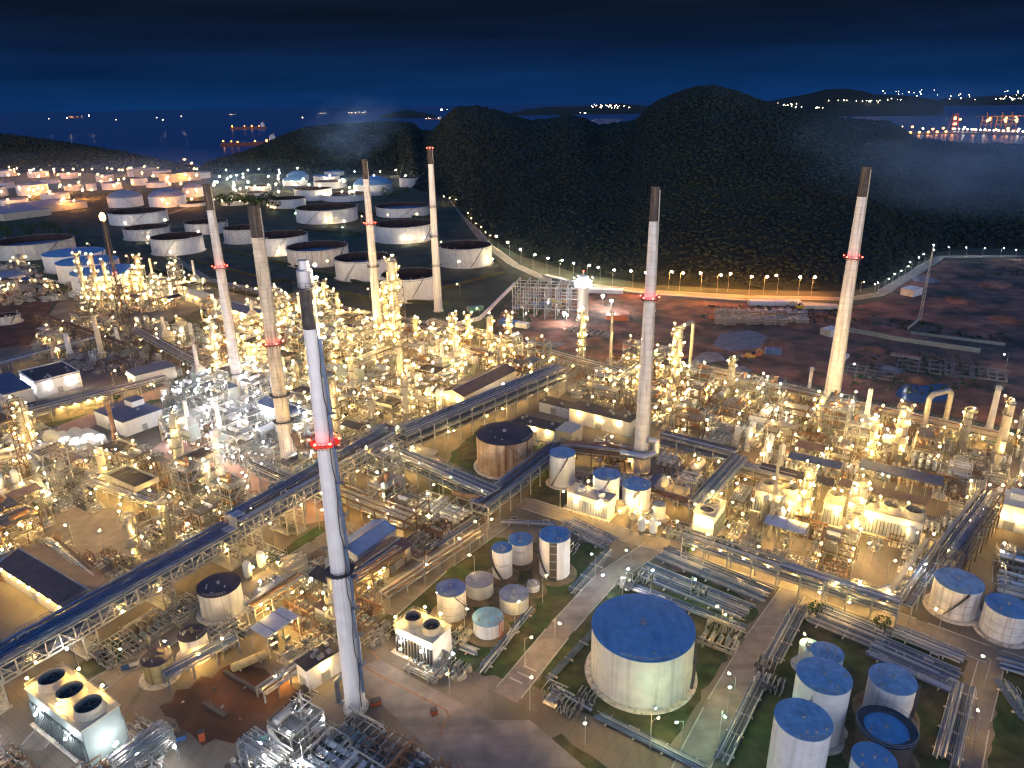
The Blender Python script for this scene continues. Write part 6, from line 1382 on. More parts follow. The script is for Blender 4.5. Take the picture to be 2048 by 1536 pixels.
def truck(px, lab, rz, m):
    p = at(*px); t = thing('truck', lab, 'truck', (p.x, p.y, 0), rz); MB().box(-1.2, 0, 1.0, 5.4, 2.3, 1.9).build('cargo_box', m, t); b = MB(); b.quadbox([(1.7, -1.1, .8), (3.7, -1.1, .8), (3.7, 1.1, .8), (1.7, 1.1, .8), (1.7, -1.1, 2.7), (3.3, -1.1, 2.7), (3.3, 1.1, 2.7), (1.7, 1.1, 2.7)]); b.build('cab', 'white', t); MB().box(0, 0, .55, 7.2, 1.0, .35).build('chassis', 'steeld', t)
    for x in (-3, -1.8, 2.6):
        for y in (-1.05, 1.05): MB().cyl((x, y - .15, .5), (x, y + .15, .5), .5, n=12).build('wheel', 'steeld', t)
for px, lab, rz, m in [((1035, 620), 'blue truck parked on the site behind the containers', .4, 'bluep'), ((1300, 625), 'truck near the perimeter wall, site centre', .1, 'green'), ((1430, 640), 'truck in front of the stored pipe stacks', -.2, 'orange'), ((1690, 720), 'small pale truck right of the rust-stained chimney', .9, 'white')]: truck(px, lab, rz, m)
# clutter on and round the red earth patch
def crate(px, sx, sy, sz, m, lab, rz=0.4):
    p = at(*px); t = thing('equipment_crate', lab, 'crate', (p.x, p.y, 0), rz); MB().box(0, 0, .15, sx, sy, sz).build('body', m, t); g = MB(); [g.box(x, 0, 0, .2, sy + .1, .15) for x in (-sx * .35, sx * .35)]; g.box(0, 0, sz + .15, sx + .1, sy + .1, .08); g.build('skid', 'steeld', t)
for px, a, b, c_, m, lab in [((405, 1480), 1.2, 1.2, 2.2, 'orange', 'upright orange box at the lower edge of the red earth'), ((522, 1480), 2.8, 1.5, 1.4, 'teal', 'teal skid box at the lower right of the red earth'), ((752, 1408), 2.4, 1.6, 1.0, 'orange', 'orange skid right behind the foot of the nearest chimney'), ((868, 1428), 1.4, 1.2, 1.3, 'orange', 'small orange box on the open paving'), ((905, 1362), 2, .8, .5, 'steeld', None), ((362, 1478), 2.2, 1.6, 1.2, 'bluep', 'blue crate left below the red earth'), ((252, 1338), 1.6, 1.3, 1.6, 'bluep', 'blue drum crate left of the yellowed tank'), ((268, 1330), 2.2, 1.3, 1.2, 'white', 'white sacks beside the blue drum crate'), ((345, 1462), 1.6, 1.2, 1.0, 'rustpipe', 'rusty box at the left rim of the red earth')]:
    if lab: crate(px, a, b, c_, m, lab)
p = at(487, 1368); t = MB().cyl((-7, 0, .5), (6, 0, .5), .5, n=12).build('loose_pipe', 'steeld', None, (p.x, p.y, 0)); t.rotation_euler = (0, 0, R(-33)); tag(t, 'long black pipe lying across the red earth', 'pipe')
p = at(430, 1420); t = MB().box(0, 0, 0, 8, 1.2, .5).build('trench_cover', 'steeld', None, (p.x, p.y, .0)); t.rotation_euler = (0, 0, R(-33)); tag(t, 'dark trench cover on the left of the red earth', 'cover')
p = at(500, 1330); t = MB().hvessel((-4, 0, 1.3), (4, 0, 1.3), 1.1, 16).build('scrap_drum', 'tankyellow', None, (p.x, p.y, 0)); t.rotation_euler = (0, 0, R(35)); tag(t, 'old tan drum lying at the upper rim of the red earth', 'drum'); g = MB(); [g.box(x, 0, 0, .5, 1.8, .6) for x in (-2.5, 2.5)]; g.build('saddle', 'concrete', t)
for i in range(26):
    px = (random.uniform(335, 590), random.uniform(1345, 1480)); p = at(*px)
    if not inside_patch(px): continue
    mb = MB(); mb.box(0, 0, 0, random.uniform(.5, 1.8), random.uniform(.3, .8), random.uniform(.2, .6)); o = mb.build('scrap_piece', random.choice(('steeld', 'rustpipe', 'concrete')), None, (p.x, p.y, 0)); o.rotation_euler = (0, 0, random.uniform(0, 3)); tag(o, 'loose piece of scrap scattered over the red earth', 'scrap', 'scrap on the red earth')
# walls and fences
def wallrun(name, pix, h, w, m, label, cat='wall', cap=None):
    P = [at(*q) for q in pix]; mb = MB()
    for a, b in zip(P[:-1], P[1:]): mb.beam(a + Vector((0, 0, h / 2)), b + Vector((0, 0, h / 2)), w, h)
    o = mb.build(name, m); tag(o, label, cat); return o
wallrun('perimeter_wall', [(1090, 552), (1180, 575), (1300, 590), (1500, 604), (1660, 612)], 1.3, 5.0, 'louvre', 'long pale perimeter wall below the forest road')
wallrun('perimeter_wall', [(1690, 662), (1800, 683), (1960, 706)], 2.6, .6, 'louvre', 'pale wall crossing the dark site on the right')
wallrun('perimeter_wall', [(1815, 660), (1840, 640)], 2, .3, 'steelw', 'short pale fence at the foot of the thin floodlight mast')
wallrun('perimeter_wall', [(1820, 668), (2010, 692)], 1.8, .3, 'louvre', 'thin pale fence right of the floodlight mast')
wallrun('perimeter_wall', [(760, 690), (960, 640), (1030, 570)], 2.4, 1.2, 'tankdull', 'pale ditch wall between the tank farm and the building site')
for i, q in enumerate([[(300, 540), (470, 585), (640, 622)], [(380, 520), (560, 565)], [(560, 560), (760, 602), (900, 610)], [(860, 585), (1010, 545), (980, 505)], [(450, 500), (640, 545), (780, 585)], [(540, 420), (780, 430), (880, 440)], [(600, 460), (720, 470)]]):
    wallrun('tank_bund', q, 2.2, 2.4, 'soil', None, 'bund'); o = bpy.context.scene.objects[-1] if False else None
for o in [o for o in COL.objects if o.name.startswith('tank_bund')]: o['kind'] = 'structure'; del o['category']

# ------------------------------------------------------------------ fill the process areas with copies
def inpoly(x, y, P):
    c = False; j = len(P) - 1
    for i in range(len(P)):
        if (P[i][1] > y) != (P[j][1] > y) and x < (P[j][0] - P[i][0]) * (y - P[i][1]) / (P[j][1] - P[i][1]) + P[i][0]: c = not c
        j = i
    return c
WT = dict(structure=5, rack=3, column=2, exch=2.5, drum=2.5, pumps=2, heater=.8, vessels=2.5, air=1.2, manifold=2.5, shelter=.8)
ZONES = [ # polygon on the ground (photo pixels), lamp colour, pitch, density, overrides
 ([(-260, 1000), (40, 930), (330, 925), (560, 985), (600, 985), (470, 1062), (215, 1180), (130, 1120), (-150, 1250)], 'w', 11.5, .93, {}),
 ([(-300, 850), (40, 800), (60, 850), (330, 900), (330, 925), (40, 930), (-260, 1000)], 'w', 12.5, .55, {}),
 ([(325, 800), (440, 755), (560, 800), (640, 940), (560, 985), (330, 885)], 'c', 10.5, .97, dict(structure=9, air=.3, shelter=.2, column=1)),
 ([(90, 650), (400, 655), (430, 745), (330, 770), (60, 720)], 'w', 15, .62, dict(structure=2, heater=.3, column=.6)),
 ([(415, 622), (560, 612), (690, 625), (760, 655), (1000, 700), (1095, 735), (960, 795), (790, 862), (640, 930), (530, 800), (430, 755)], 'w', 10.5, .97, dict(structure=6, column=2.0)),
 ([(1085, 775), (1160, 722), (1290, 720), (1400, 740), (1650, 805), (1640, 885), (1500, 900), (1330, 872), (1290, 835), (1150, 795)], 'w', 11.0, .97, dict(structure=7)),
 ([(1640, 808), (1990, 870), (2250, 900), (2200, 1010), (1900, 960), (1650, 890)], 'w', 11.5, .92, {}),
 ([(1330, 880), (1480, 935), (1650, 895), (1900, 962), (2000, 1060), (1880, 1180), (1700, 1205), (1330, 1072)], 'w', 11.0, .95, {}),
 ([(1990, 1000), (2300, 1000), (2300, 1300), (2040, 1240), (1990, 1130)], 'w', 12.5, .75, {}),
 ([(700, 955), (800, 905), (965, 985), (985, 1015), (930, 1075), (800, 1170), (700, 1250), (695, 1130)], 'w', 10.5, .95, dict(column=.8)),
 ([(470, 1200), (640, 1085), (690, 1150), (690, 1290), (560, 1350), (440, 1270)], 'w', 9.0, 1.0, dict(structure=3, column=.4, air=.3, shelter=.3)),
 ([(560, 1480), (640, 1440), (720, 1425), (860, 1505), (960, 1680), (420, 1680), (430, 1560)], 'c', 8.3, 1.0, dict(structure=0, low=3, column=0, air=0, heater=0, rack=1.5, drum=3, exch=3, vessels=1.2, manifold=5, pumps=4)),
 ([(130, 560), (420, 572), (395, 602), (330, 622), (170, 640)], 'w', 12, .9, {}),
 ([(-200, 1500), (60, 1460), (240, 1490), (300, 1430), (350, 1500), (330, 1700), (-200, 1700)], 'c', 8.5, 1.0, dict(structure=0, low=1, column=0, heater=0, air=.2, rack=1.5, manifold=5, pumps=4)),
 ([(720, 1290), (800, 1240), (990, 1330), (960, 1385), (900, 1350)], 'w', 9.5, .85, dict(structure=.3, column=0, air=0, heater=0, rack=0, manifold=6, pumps=4)),
 ([(1040, 880), (1250, 905), (1330, 960), (1330, 1060), (1240, 1050), (1150, 1000), (1150, 930)], 'w', 10.5, .9, dict(column=.2, air=.2, heater=.2, structure=2)),
 ([(190, 1262), (330, 1185), (480, 1130), (690, 1060), (705, 1330), (615, 1405), (540, 1335), (480, 1318), (360, 1372), (320, 1400), (245, 1345)], 'w', 9.5, .9, dict(structure=.8, column=0, air=0, heater=0, rack=.5, manifold=5, pumps=4)),
 ([(700, 1270), (770, 1225), (880, 1130), (985, 1045), (960, 1000), (700, 1200)], 'w', 9, .95, dict(structure=2, column=.2, air=.3, heater=.2)),
 ([(-400, 520), (60, 530), (130, 600), (-300, 640)], 'w', 17, .5, dict(structure=1, column=.3, heater=.1)),
]
YARD = [[(p.x, p.y) for p in (at(*q) for q in poly)] for poly in ([(95, 1070), (130, 1020), (240, 1020), (300, 1072), (200, 1130)], [(305, 900), (345, 872), (640, 1005), (600, 1048)], [(1690, 1090), (1800, 1110), (1780, 1190), (1660, 1170)], [(100, 858), (330, 772), (390, 762), (395, 790), (190, 850), (130, 880)], [(326, 1410), (487, 1320), (605, 1391), (525, 1478), (412, 1490)])]
rng = random.Random(23); NMOD = 0; DONE = []
for poly, c, pitch, dens, ov in ZONES:
    P = [(q.x, q.y) for q in (at(*p) for p in poly)]
    w = dict(WT); w.update(ov); ks, ws = list(w), list(w.values())
    cx = sum(p[0] for p in P) / len(P); cyy = sum(p[1] for p in P) / len(P)
    e1, e2 = uvdir(); R_ = 40
    for i in range(-R_, R_ + 1):
        for j in range(-R_, R_ + 1):
            x = cx + (e1.x * i + e2.x * j) * pitch; y = cyy + (e1.y * i + e2.y * j) * pitch
            if not inpoly(x, y, P): continue
            if any(inpoly(x, y, Y) for Y in YARD): continue
            if rng.random() > dens: continue
            kind = rng.choices(ks, ws)[0]; rad = 4.2
            if not free(x, y, rad):
                if not free(x, y, 2.2): continue
                kind = rng.choice(('manifold', 'pumps'));
                if not free(x, y, 3.2): continue
            sx, sy = proj((x, y, 0))
            if sx < -40 or sx > 2090 or sy > 1590: continue
            place(c, kind, x, y, GRID + rng.choice((0, math.pi / 2, math.pi, -math.pi / 2)) + rng.uniform(-.02, .02)); NMOD += 1; DONE.append((x, y))
for px, kd, c in (((1440, 1282), 'pumps', 'w'), ((1252, 1172), 'filter', 'c'), ((1108, 1398), 'pumpskid', 'c'), ((1140, 1420), 'micro', 'c'), ((1172, 1402), 'micro', 'c'), ((905, 1292), 'micro', 'c'), ((925, 1275), 'micro', 'c'), ((882, 1278), 'micro', 'c'), ((860, 1335), 'pumps', 'w'), ((915, 1345), 'micro', 'w'), ((770, 1265), 'micro', 'w'), ((748, 1285), 'micro', 'w'), ((1140, 1100), 'micro', 'w'), ((1610, 1225), 'micro', 'w'), ((1530, 1340), 'micro', 'c'), ((1545, 1375), 'micro', 'w'), ((1290, 1160), 'micro', 'c'), ((1400, 1190), 'micro', 'c')):
    p = at(*px); place(c, kd, p.x, p.y, GRID); DONE.append((p.x, p.y))
NMIC = 0; rng = random.Random(5)
for poly, c, pitch, dens, ov in ZONES:                 # small valve stations in the gaps between the units
    P = [(q.x, q.y) for q in (at(*p) for p in poly)]; cx = sum(p[0] for p in P) / len(P); cyy = sum(p[1] for p in P) / len(P); e1, e2 = uvdir()
    for i in range(-70, 71):
        for j in range(-70, 71):
            x = cx + (e1.x * i + e2.x * j) * 4.8 + rng.uniform(-.6, .6); y = cyy + (e1.y * i + e2.y * j) * 4.8 + rng.uniform(-.6, .6)
            if not inpoly(x, y, P) or any(inpoly(x, y, Y) for Y in YARD) or not free(x, y, 1.9): continue
            sx, sy = proj((x, y, 0))
            if sx < -30 or sx > 2080 or sy > 1570 or rng.random() > (.97 if sy > 830 else .8): continue
            if any((x - a) ** 2 + (y - b) ** 2 < 24 for a, b in DONE): continue
            DONE.append((x, y)); DONE_M = 1; place(c, rng.choice(('micro', 'pumpskid', 'filter')), x, y, GRID + rng.choice((0, 1, 2, 3)) * math.pi / 2); NMIC += 1
print('modules', NMOD, NMIC)

# scrub on the dark plots of the building site
rs = random.Random(9); mb = MB(); PL = [[(q.x, q.y) for q in (at(*p) for p in poly)] for poly in ([(1690, 645), (1800, 595), (1990, 640), (2048, 690), (1830, 665)], [(1850, 560), (2048, 530), (2100, 620), (1900, 600)], [(1400, 610), (1690, 620), (1660, 650), (1400, 640)], [(1000, 640), (1060, 600), (1100, 620), (1020, 670)], [(1720, 700), (1980, 715), (1980, 800), (1700, 780)])]
for poly in PL:
    xs, ys = [p[0] for p in poly], [p[1] for p in poly]; k = 0
    while k < 420:
        x, y = rs.uniform(min(xs), max(xs)), rs.uniform(min(ys), max(ys)); k += 1
        if not inpoly(x, y, poly) or fbm(x * 3, y * 3, 8) < -.1: continue
        r = rs.uniform(.5, 1.7); b = len(mb.v); mb.v += [(x + rs.uniform(-r, r), y + rs.uniform(-r, r), rs.uniform(0, r)) for _ in range(12)]
        for f in range(8): mb.face([b + rs.randrange(12) for _ in range(3)]) if False else mb.face([b + f, b + f + 2, b + f + 4])
o = mb.build('scrub', 'treeleaf'); o['kind'] = 'stuff'

# ------------------------------------------------------------------ street and yard lamps
def lamp_proto(h, arm, c, br=1.0):
    p = MB(); p.cyl((0, 0, 0), (0, 0, h), .11, .07, n=8); p.beam((0, 0, h), (arm, 0, h + .25), .08); a = p.mesh('pole', 'steelw')
    q = MB(); q.box(arm + .3, 0, h + .2, .9, .35, .16); return a, q.mesh('lamp_head', 'steel'), BULB[c], (arm + .35, 0, h + .0)
LP = {'w': lamp_proto(8, 1.4, 'w'), 'o': lamp_proto(10, 1.5, 'o'), 'c': lamp_proto(8, 1.4, 'c'), 'g': lamp_proto(8, 1.2, 'g'), 'W': lamp_proto(12, 1.5, 'W'), 'O': lamp_proto(13, 1.5, 'O'), 'm': lamp_proto(6, 1.0, 'm')}
def street(px, c, desc, rz=None):
    p = at(*px); t = thing('street_lamp', None, 'lamp post', (p.x, p.y, 0), rng.uniform(0, 6.28) if rz is None else rz, 'lamp posts of the plant and its roads', None, desc, 6)
    a, q, b, l = LP[c]; child('pole', a, t); child('lamp_head', q, t); child('lamp', b, t, l)
def along(pts, n, c, desc, jit=2):
    P = [Vector((*p, 0)) for p in pts]; Ls = [(b - a).length for a, b in zip(P[:-1], P[1:])]; T = sum(Ls)
    for i in range(n):
        s = T * (i + .5) / n
        for k, L in enumerate(Ls):
            if s <= L: break
            s -= L
        q = P[k].lerp(P[k + 1], s / Ls[k]); street((q.x + rng.uniform(-jit, jit), q.y + rng.uniform(-jit, jit) * .5), c, desc)
along([(880, 402), (925, 415), (945, 455), (985, 492)], 11, 'w', 'warm lamp post on the hillside fence')
along([(985, 492), (1060, 535), (1140, 556), (1240, 572)], 10, 'W', 'warm lamp post on the forest road')
along([(1250, 574), (1330, 580), (1520, 588), (1640, 590)], 12, 'O', 'sodium lamp post on the forest road', 6)
for q in ((1720, 585), (1748, 590)): street(q, 'w', 'warm lamp post at the road bend')
along([(1750, 592), (1870, 514)], 9, 'c', 'white lamp post on the climbing road'); along([(1880, 512), (2048, 518)], 5, 'c', 'white lamp post on the hill-foot road')
along([(170, 500), (300, 540), (420, 580), (560, 605), (640, 612)], 18, 'w', 'warm lamp post on the tank farm lane')
along([(420, 410), (520, 416), (560, 430)], 8, 'w', 'small white lamp post below the dark trees')
along([(640, 452), (740, 445), (860, 440)], 4, 'w', 'lamp post at the tank farm edge')
for q in ((300, 480), (340, 418), (420, 402), (660, 540), (790, 350), (640, 345), (700, 345), (880, 500), (848, 600), (560, 620)): street(q, 'w', 'lone lamp post in the tank farm')
for q in ((640, 436), (545, 425), (685, 470), (870, 410), (200, 575), (590, 440)): street(q, 'g', 'greenish lamp post on the tank farm grass')
for q in ((560, 400), (600, 398), (470, 380), (500, 378), (640, 388), (690, 378), (610, 372), (660, 365), (560, 372), (455, 372), (430, 385), (475, 396), (520, 392), (585, 378), (540, 384), (440, 366), (490, 360), (560, 352), (620, 345), (690, 340), (800, 345), (795, 352), (810, 365), (700, 400), (660, 402), (455, 352), (480, 345), (520, 350)): street(q, 'W', 'bright lamp post of the far terrace')
for q in ((10, 400), (60, 395), (90, 392), (125, 385), (160, 380), (205, 378), (250, 372), (285, 360), (225, 350), (240, 352), (320, 348), (370, 330), (365, 338), (25, 352), (60, 353), (85, 352), (110, 350), (130, 352), (160, 362), (185, 350), (125, 420), (100, 400), (40, 362), (265, 380), (335, 372), (380, 372), (392, 350), (290, 345), (150, 350), (80, 366), (345, 358), (395, 365), (0, 375), (385, 338), (110, 356), (70, 350), (140, 360), (170, 352), (200, 362), (310, 366)): street(q, 'O', 'sodium lamp post of the far depot')
for q in ((690, 452), (655, 451), (812, 489), (850, 487), (915, 537), (985, 531), (560, 516), (430, 500), (345, 516), (520, 486), (700, 562), (780, 524), (400, 474), (300, 485), (255, 456), (330, 450)): street(q, 'm', 'lamp post at a tank foot')
rs_ = random.Random(31)
for _ in range(46): street((rs_.uniform(-20, 400), 346 + 74 * rs_.random() ** 1.6), 'O', 'sodium lamp post of the far depot')
for _ in range(34): street((rs_.uniform(420, 800), rs_.uniform(340, 402)), 'W', 'bright lamp post of the far terrace')
for q, c in (((160, 1340), 'c'), ((880, 1010), 'w'), ((975, 1085), 'w'), ((550, 1095), 'w'), ((640, 1060), 'w'), ((930, 1260), 'w'), ((1110, 1290), 'w'), ((1050, 1330), 'w'), ((1190, 1160), 'c'), ((1215, 1195), 'c'), ((1300, 1195), 'c'), ((1245, 1190), 'c'), ((1440, 1270), 'w'), ((1455, 1275), 'w'), ((1465, 1410), 'w'), ((1170, 1490), 'w'), ((1608, 1330), 'w'), ((1835, 1180), 'c'), ((1967, 1375), 'w'), ((1945, 1490), 'w'), ((1875, 1270), 'w'), ((1650, 1210), 'w'), ((1085, 1205), 'w'), ((1030, 1260), 'w'), ((880, 1225), 'w'), ((775, 1190), 'w'), ((750, 1215), 'w'), ((950, 1160), 'w'), ((2010, 740), 'c'), ((2015, 830), 'w'), ((905, 855), 'w'), ((940, 830), 'w'), ((1000, 800), 'c'), ((1100, 765), 'w'), ((1710, 760), 'c'), ((230, 780), 'o'), ((300, 800), 'w'), ((170, 790), 'w'), ((60, 890), 'w'), ((30, 870), 'w'), ((1438, 1478), 'g'), ((1452, 1440), 'g'), ((1300, 1482), 'g'), ((1362, 1500), 'g'), ((1260, 1150), 'g'), ((1380, 1200), 'g'), ((110, 1045), 'w'), ((180, 1030), 'w'), ((240, 1050), 'w'), ((150, 1095), 'w'), ((210, 1110), 'w'), ((70, 1090), 'w'), ((400, 930), 'w'), ((500, 985), 'w'), ((1740, 1130), 'w'), ((1700, 1165), 'w'), ((1770, 1170), 'w'), ((330, 1330), 'w'), ((450, 1320), 'w'), ((530, 1250), 'w'), ((600, 1240), 'w'), ((240, 1350), 'w'), ((420, 1240), 'w'), ((560, 1395), 'w'), ((820, 1350), 'w'), ((900, 1390), 'w'), ((1060, 1420), 'w'), ((1300, 1500), 'w'), ((700, 1280), 'w'), ((850, 1170), 'w'), ((910, 1120), 'w'), ((960, 1090), 'w'), ((1120, 1020), 'w'), ((1190, 1045), 'w'), ((1260, 1070), 'w'), ((1340, 1085), 'w'), ((1420, 1110), 'w'), ((1500, 1135), 'w'), ((1700, 1205), 'w'), ((1780, 1230), 'w'), ((1130, 780), 'w'), ((1150, 760), 'w'), ((890, 900), 'w'), ((960, 640), 'w'), ((740, 600), 'w'), ((920, 590), 'w'), ((30, 540), 'w'), ((60, 560), 'w'), ((100, 590), 'w'), ((15, 600), 'w'), ((600, 1480), 'c')): street(q, c, {'w': 'warm', 'c': 'white', 'o': 'sodium', 'g': 'greenish'}[c] + ' lamp post')

# ------------------------------------------------------------------ far depot halls, trees, rock cut
for px, z, lu, lv, ang, wl_, rf, lab in [((20, 432), 9, 60, 90, 60, 'wallb', 'greyroof', 'wide low hall with grey roof at the far left'), ((95, 418), 9, 70, 80, 60, 'wallb', 'greyroof', 'broad grey-roofed hall behind the round tanks, left'), ((288, 352), 16, 40, 50, 60, 'wallb', 'wallb', 'pale orange-lit block with a flat roof in the far depot'), ((355, 362), 16, 50, 40, 60, 'wallb', 'roofbrown', 'orange-lit depot hall with dark roof near the shore'), ((385, 360), 14, 22, 22, 60, 'wallb', 'greyroof', 'square orange-lit depot block beside the shore gap'), ((20, 560), 5, 16, 26, 50, 'wallw', 'greyroof', 'flat white hut among lamps at the left edge'), ((500, 335), 14, 12, 12, 40, 'wallb', 'wallb', 'yellow-lit small block below the mid hill')]:
    p = at(*px); building((p.x, p.y), z, lu, lv, ang, wl_, rf, lab, None, 'flat', doors=True)
def tree(px, h, label=None, desc=None):
    p = at(*px); t = thing('tree', label, 'tree', (p.x, p.y, 0), rng.uniform(0, 6), 'trees of the tank farm', None, desc, h * .6)
    MB().cyl((0, 0, 0), (0, 0, h * .55), h * .035, h * .02, n=6).build('trunk', 'bark', t); m = MB()
    for _ in range(150):
        a, b_ = rng.uniform(0, 6.28), rng.uniform(-1, 1); q = rng.uniform(.45, 1) ** .5; rr = h * .36 * q; x, y, z = rr * math.cos(a) * math.sqrt(1 - b_ * b_), rr * math.sin(a) * math.sqrt(1 - b_ * b_), h * .62 + rr * b_ * .95
        s = h * rng.uniform(.05, .09); e = [Vector((rng.uniform(-1, 1), rng.uniform(-1, 1), rng.uniform(-1, 1))) * s for _ in range(4)]; m.poly([Vector((x, y, z)) + v for v in e[:3]]); m.poly([Vector((x, y, z)) + v for v in e[1:]])
    m.build('crown', 'treeleaf', t)
for i in range(16): tree((440 + i * 7 + rng.uniform(-3, 3), 412 + rng.uniform(-5, 6)), rng.uniform(13, 20), None, 'dark bushy tree behind the lamp row')
for q in ((550, 414), (556, 420), (563, 416), (20, 470), (45, 462), (70, 465), (95, 470), (120, 474), (60, 475), (110, 462), (15, 480), (150, 478), (770, 398), (782, 394), (796, 398), (812, 392), (520, 420)): tree(q, rng.uniform(11, 18), None, 'dark tree at the tank farm edge')
for q in ((228, 800), (236, 804), (1640, 1345), (1636, 1352), (1630, 1235), (1760, 1265), (1375, 1110), (1440, 1100), (1465, 1118)): tree(q, rng.uniform(4, 6), None, 'small round tree inside the plant')

# ------------------------------------------------------------------ ships, port, far lights
def ship(px, L, label, mh='hull', seedl=8, red=True):
    d = _f + _r * (px[0] - 1024) / FPX - _u * (px[1] - 768) / FPX; k = (-3 - CAM_H) / d[2]; q = _C + d * k; sc_ = L
    t = thing('ship', label, 'ship', (q[0], q[1], -3), math.atan2(q[1], q[0]) + math.pi / 2 + rng.uniform(-.15, .15), 'ships at anchor')
    h = MB(); W = L * .16; pts = [(-L / 2, -W / 2), (L * .38, -W / 2), (L / 2, 0), (L * .38, W / 2), (-L / 2, W / 2)]; h.prism(pts, 0, L * .055); h.build('hull', mh, t)
    s = MB(); s.box(-L * .4, 0, L * .055, L * .1, W * .9, L * .09); s.box(-L * .4, 0, L * .145, L * .06, W * .9, L * .03); s.build('superstructure', 'super', t)
    m = MB(); m.cyl((-L * .43, 0, L * .1), (-L * .43, 0, L * .2), L * .012, n=8); m.build('funnel', 'orange', t); g = MB()
    for x in (-.15, .1, .3): g.beam((L * x, 0, L * .05), (L * x, 0, L * .085), L * .006)
    g.build('mast', 'steelw', t); b = bulb_mesh('lamp', 'faro' if red else 'farlamp', L * .012)
    for i in range(seedl): child('lamp', b, t, (L * rng.choice((-.4, -.38, -.1, .1, .3, .44, .2, -.3)), rng.uniform(-W / 2, W / 2) - W * .3, L * rng.uniform(.06, .10)))
for px, L, lab, r_ in [((497, 258), 230, 'orange-lit tanker on the sea, upper one left of the mid hill', True), ((500, 291), 210, 'orange-lit tanker nearest the shore gap', True), ((152, 236), 260, 'orange-lit ship near the left horizon', True), ((715, 228), 330, 'white-lit far ship above the smoking chimney', False), ((645, 228), 150, 'tiny lit ship left of the white-lit far ship', False), ((464, 230), 160, 'tiny lit ship above the orange tanker', False), ((867, 239), 160, 'white-lit ship behind the notch of the hills', False), ((1810, 214), 300, 'warm-lit ship off the island on the right', False), ((1948, 208), 200, 'bright ship beyond the port cranes', False)]: ship(px, L, lab, seedl=9, red=r_)
def seapt(px, z=-3):
    d = _f + _r * (px[0] - 1024) / FPX - _u * (px[1] - 768) / FPX; q = _C + d * ((z - CAM_H) / d[2]); return Vector((q[0], q[1], z))
a, b = seapt((1775, 266)), seapt((2120, 270)); mid = (a + b) / 2; d = b - a; L = d.length
t = thing('quay', 'orange-lit port quay reaching out into the sea, right', 'quay', tuple(mid), math.atan2(d.y, d.x), None, 'port quay'); MB().box(0, 0, 0, L, 45, 5).build('deck', 'steelb', t); g = MB(); [g.box(-L / 2 + L * (i + .5) / 20, -24, -1, 8, 4, 5) for i in range(20)]; g.build('pile', 'steelb', t)
fb = bulb_mesh('lamp', 'faro', 4.5); fw = bulb_mesh('lamp', 'farlamp', 3.5)
for i in range(16): child('lamp', fb if rng.random() < .7 else fw, t, (-L / 2 + L * (i + .5) / 16, rng.uniform(-18, 10), rng.uniform(14, 26)))
a2, b2 = seapt((1775, 271)), seapt((1900, 268)); mid = (a2 + b2) / 2; d = b2 - a2
t = thing('jetty', 'thin orange-lit jetty in front of the port quay', 'jetty', tuple(mid), math.atan2(d.y, d.x)); MB().box(0, 0, 0, d.length, 14, 3).build('deck', 'steelb', t); [child('lamp', fb, t, (-d.length / 2 + d.length * (i + .5) / 7, 0, 9)) for i in range(7)]
a3, b3 = seapt((1905, 262)), seapt((2160, 273)); mid = (a3 + b3) / 2; d = b3 - a3
t = thing('jetty', 'long causeway with a close string of white lamps, right edge', 'jetty', tuple(mid), math.atan2(d.y, d.x)); MB().box(0, 0, 0, d.length, 12, 3).build('deck', 'steelb', t); [child('lamp', fw, t, (-d.length / 2 + d.length * (i + .5) / 26, 0, 9)) for i in range(26)]
for px, lab in (((1970, 258), 'left'), ((2000, 258), 'middle'), ((2020, 257), 'right')):
    q = seapt(px); t = thing('gantry_crane', lab + ' one of three orange-lit gantry cranes on the quay', 'crane', (q.x, q.y, 2), R(20), 'port cranes'); g = MB(); s = 1.0
    for x in (-16, 16):
        for y in (-12, 12): g.beam((x * s, y * s, 0), (x * s * .85, y * s * .9, 46 * s), 3.2)
    for z in (14, 30, 46): g.beam((-15 * s, -11 * s, z * s), (15 * s, -11 * s, z * s), 2.6).beam((-15 * s, 11 * s, z * s), (15 * s, 11 * s, z * s), 2.6)
    g.build('portal', 'crane', t); MB().beam((-14 * s, -40 * s, 46 * s), (-14 * s, 45 * s, 46 * s), 3).beam((14 * s, -40 * s, 46 * s), (14 * s, 45 * s, 46 * s), 3).build('boom', 'crane', t); MB().beam((0, 0, 46 * s), (0, 5, 62 * s), 3).build('apex', 'crane', t)
    for k in range(4): child('lamp', fb, t, (rng.uniform(-14, 14) * s, -14 * s, rng.uniform(16, 44) * s))
q = seapt((1905, 262)); t = thing('port_tower', 'red-lit lattice loader at the inner end of the quay', 'loader', (q.x, q.y, 2)); g = MB(); [g.beam((x, y, 0), (x * .5, y * .5, 62), 3) for x in (-14, 14) for y in (-14, 14)]; [g.box(0, 0, z, 24 - z * .2, 24 - z * .2, 2) for z in (16, 32, 48, 60)]; g.build('lattice', 'hull', t); [child('lamp', fb, t, (rng.uniform(-15, 15), -16, rng.uniform(8, 60))) for _ in range(5)]
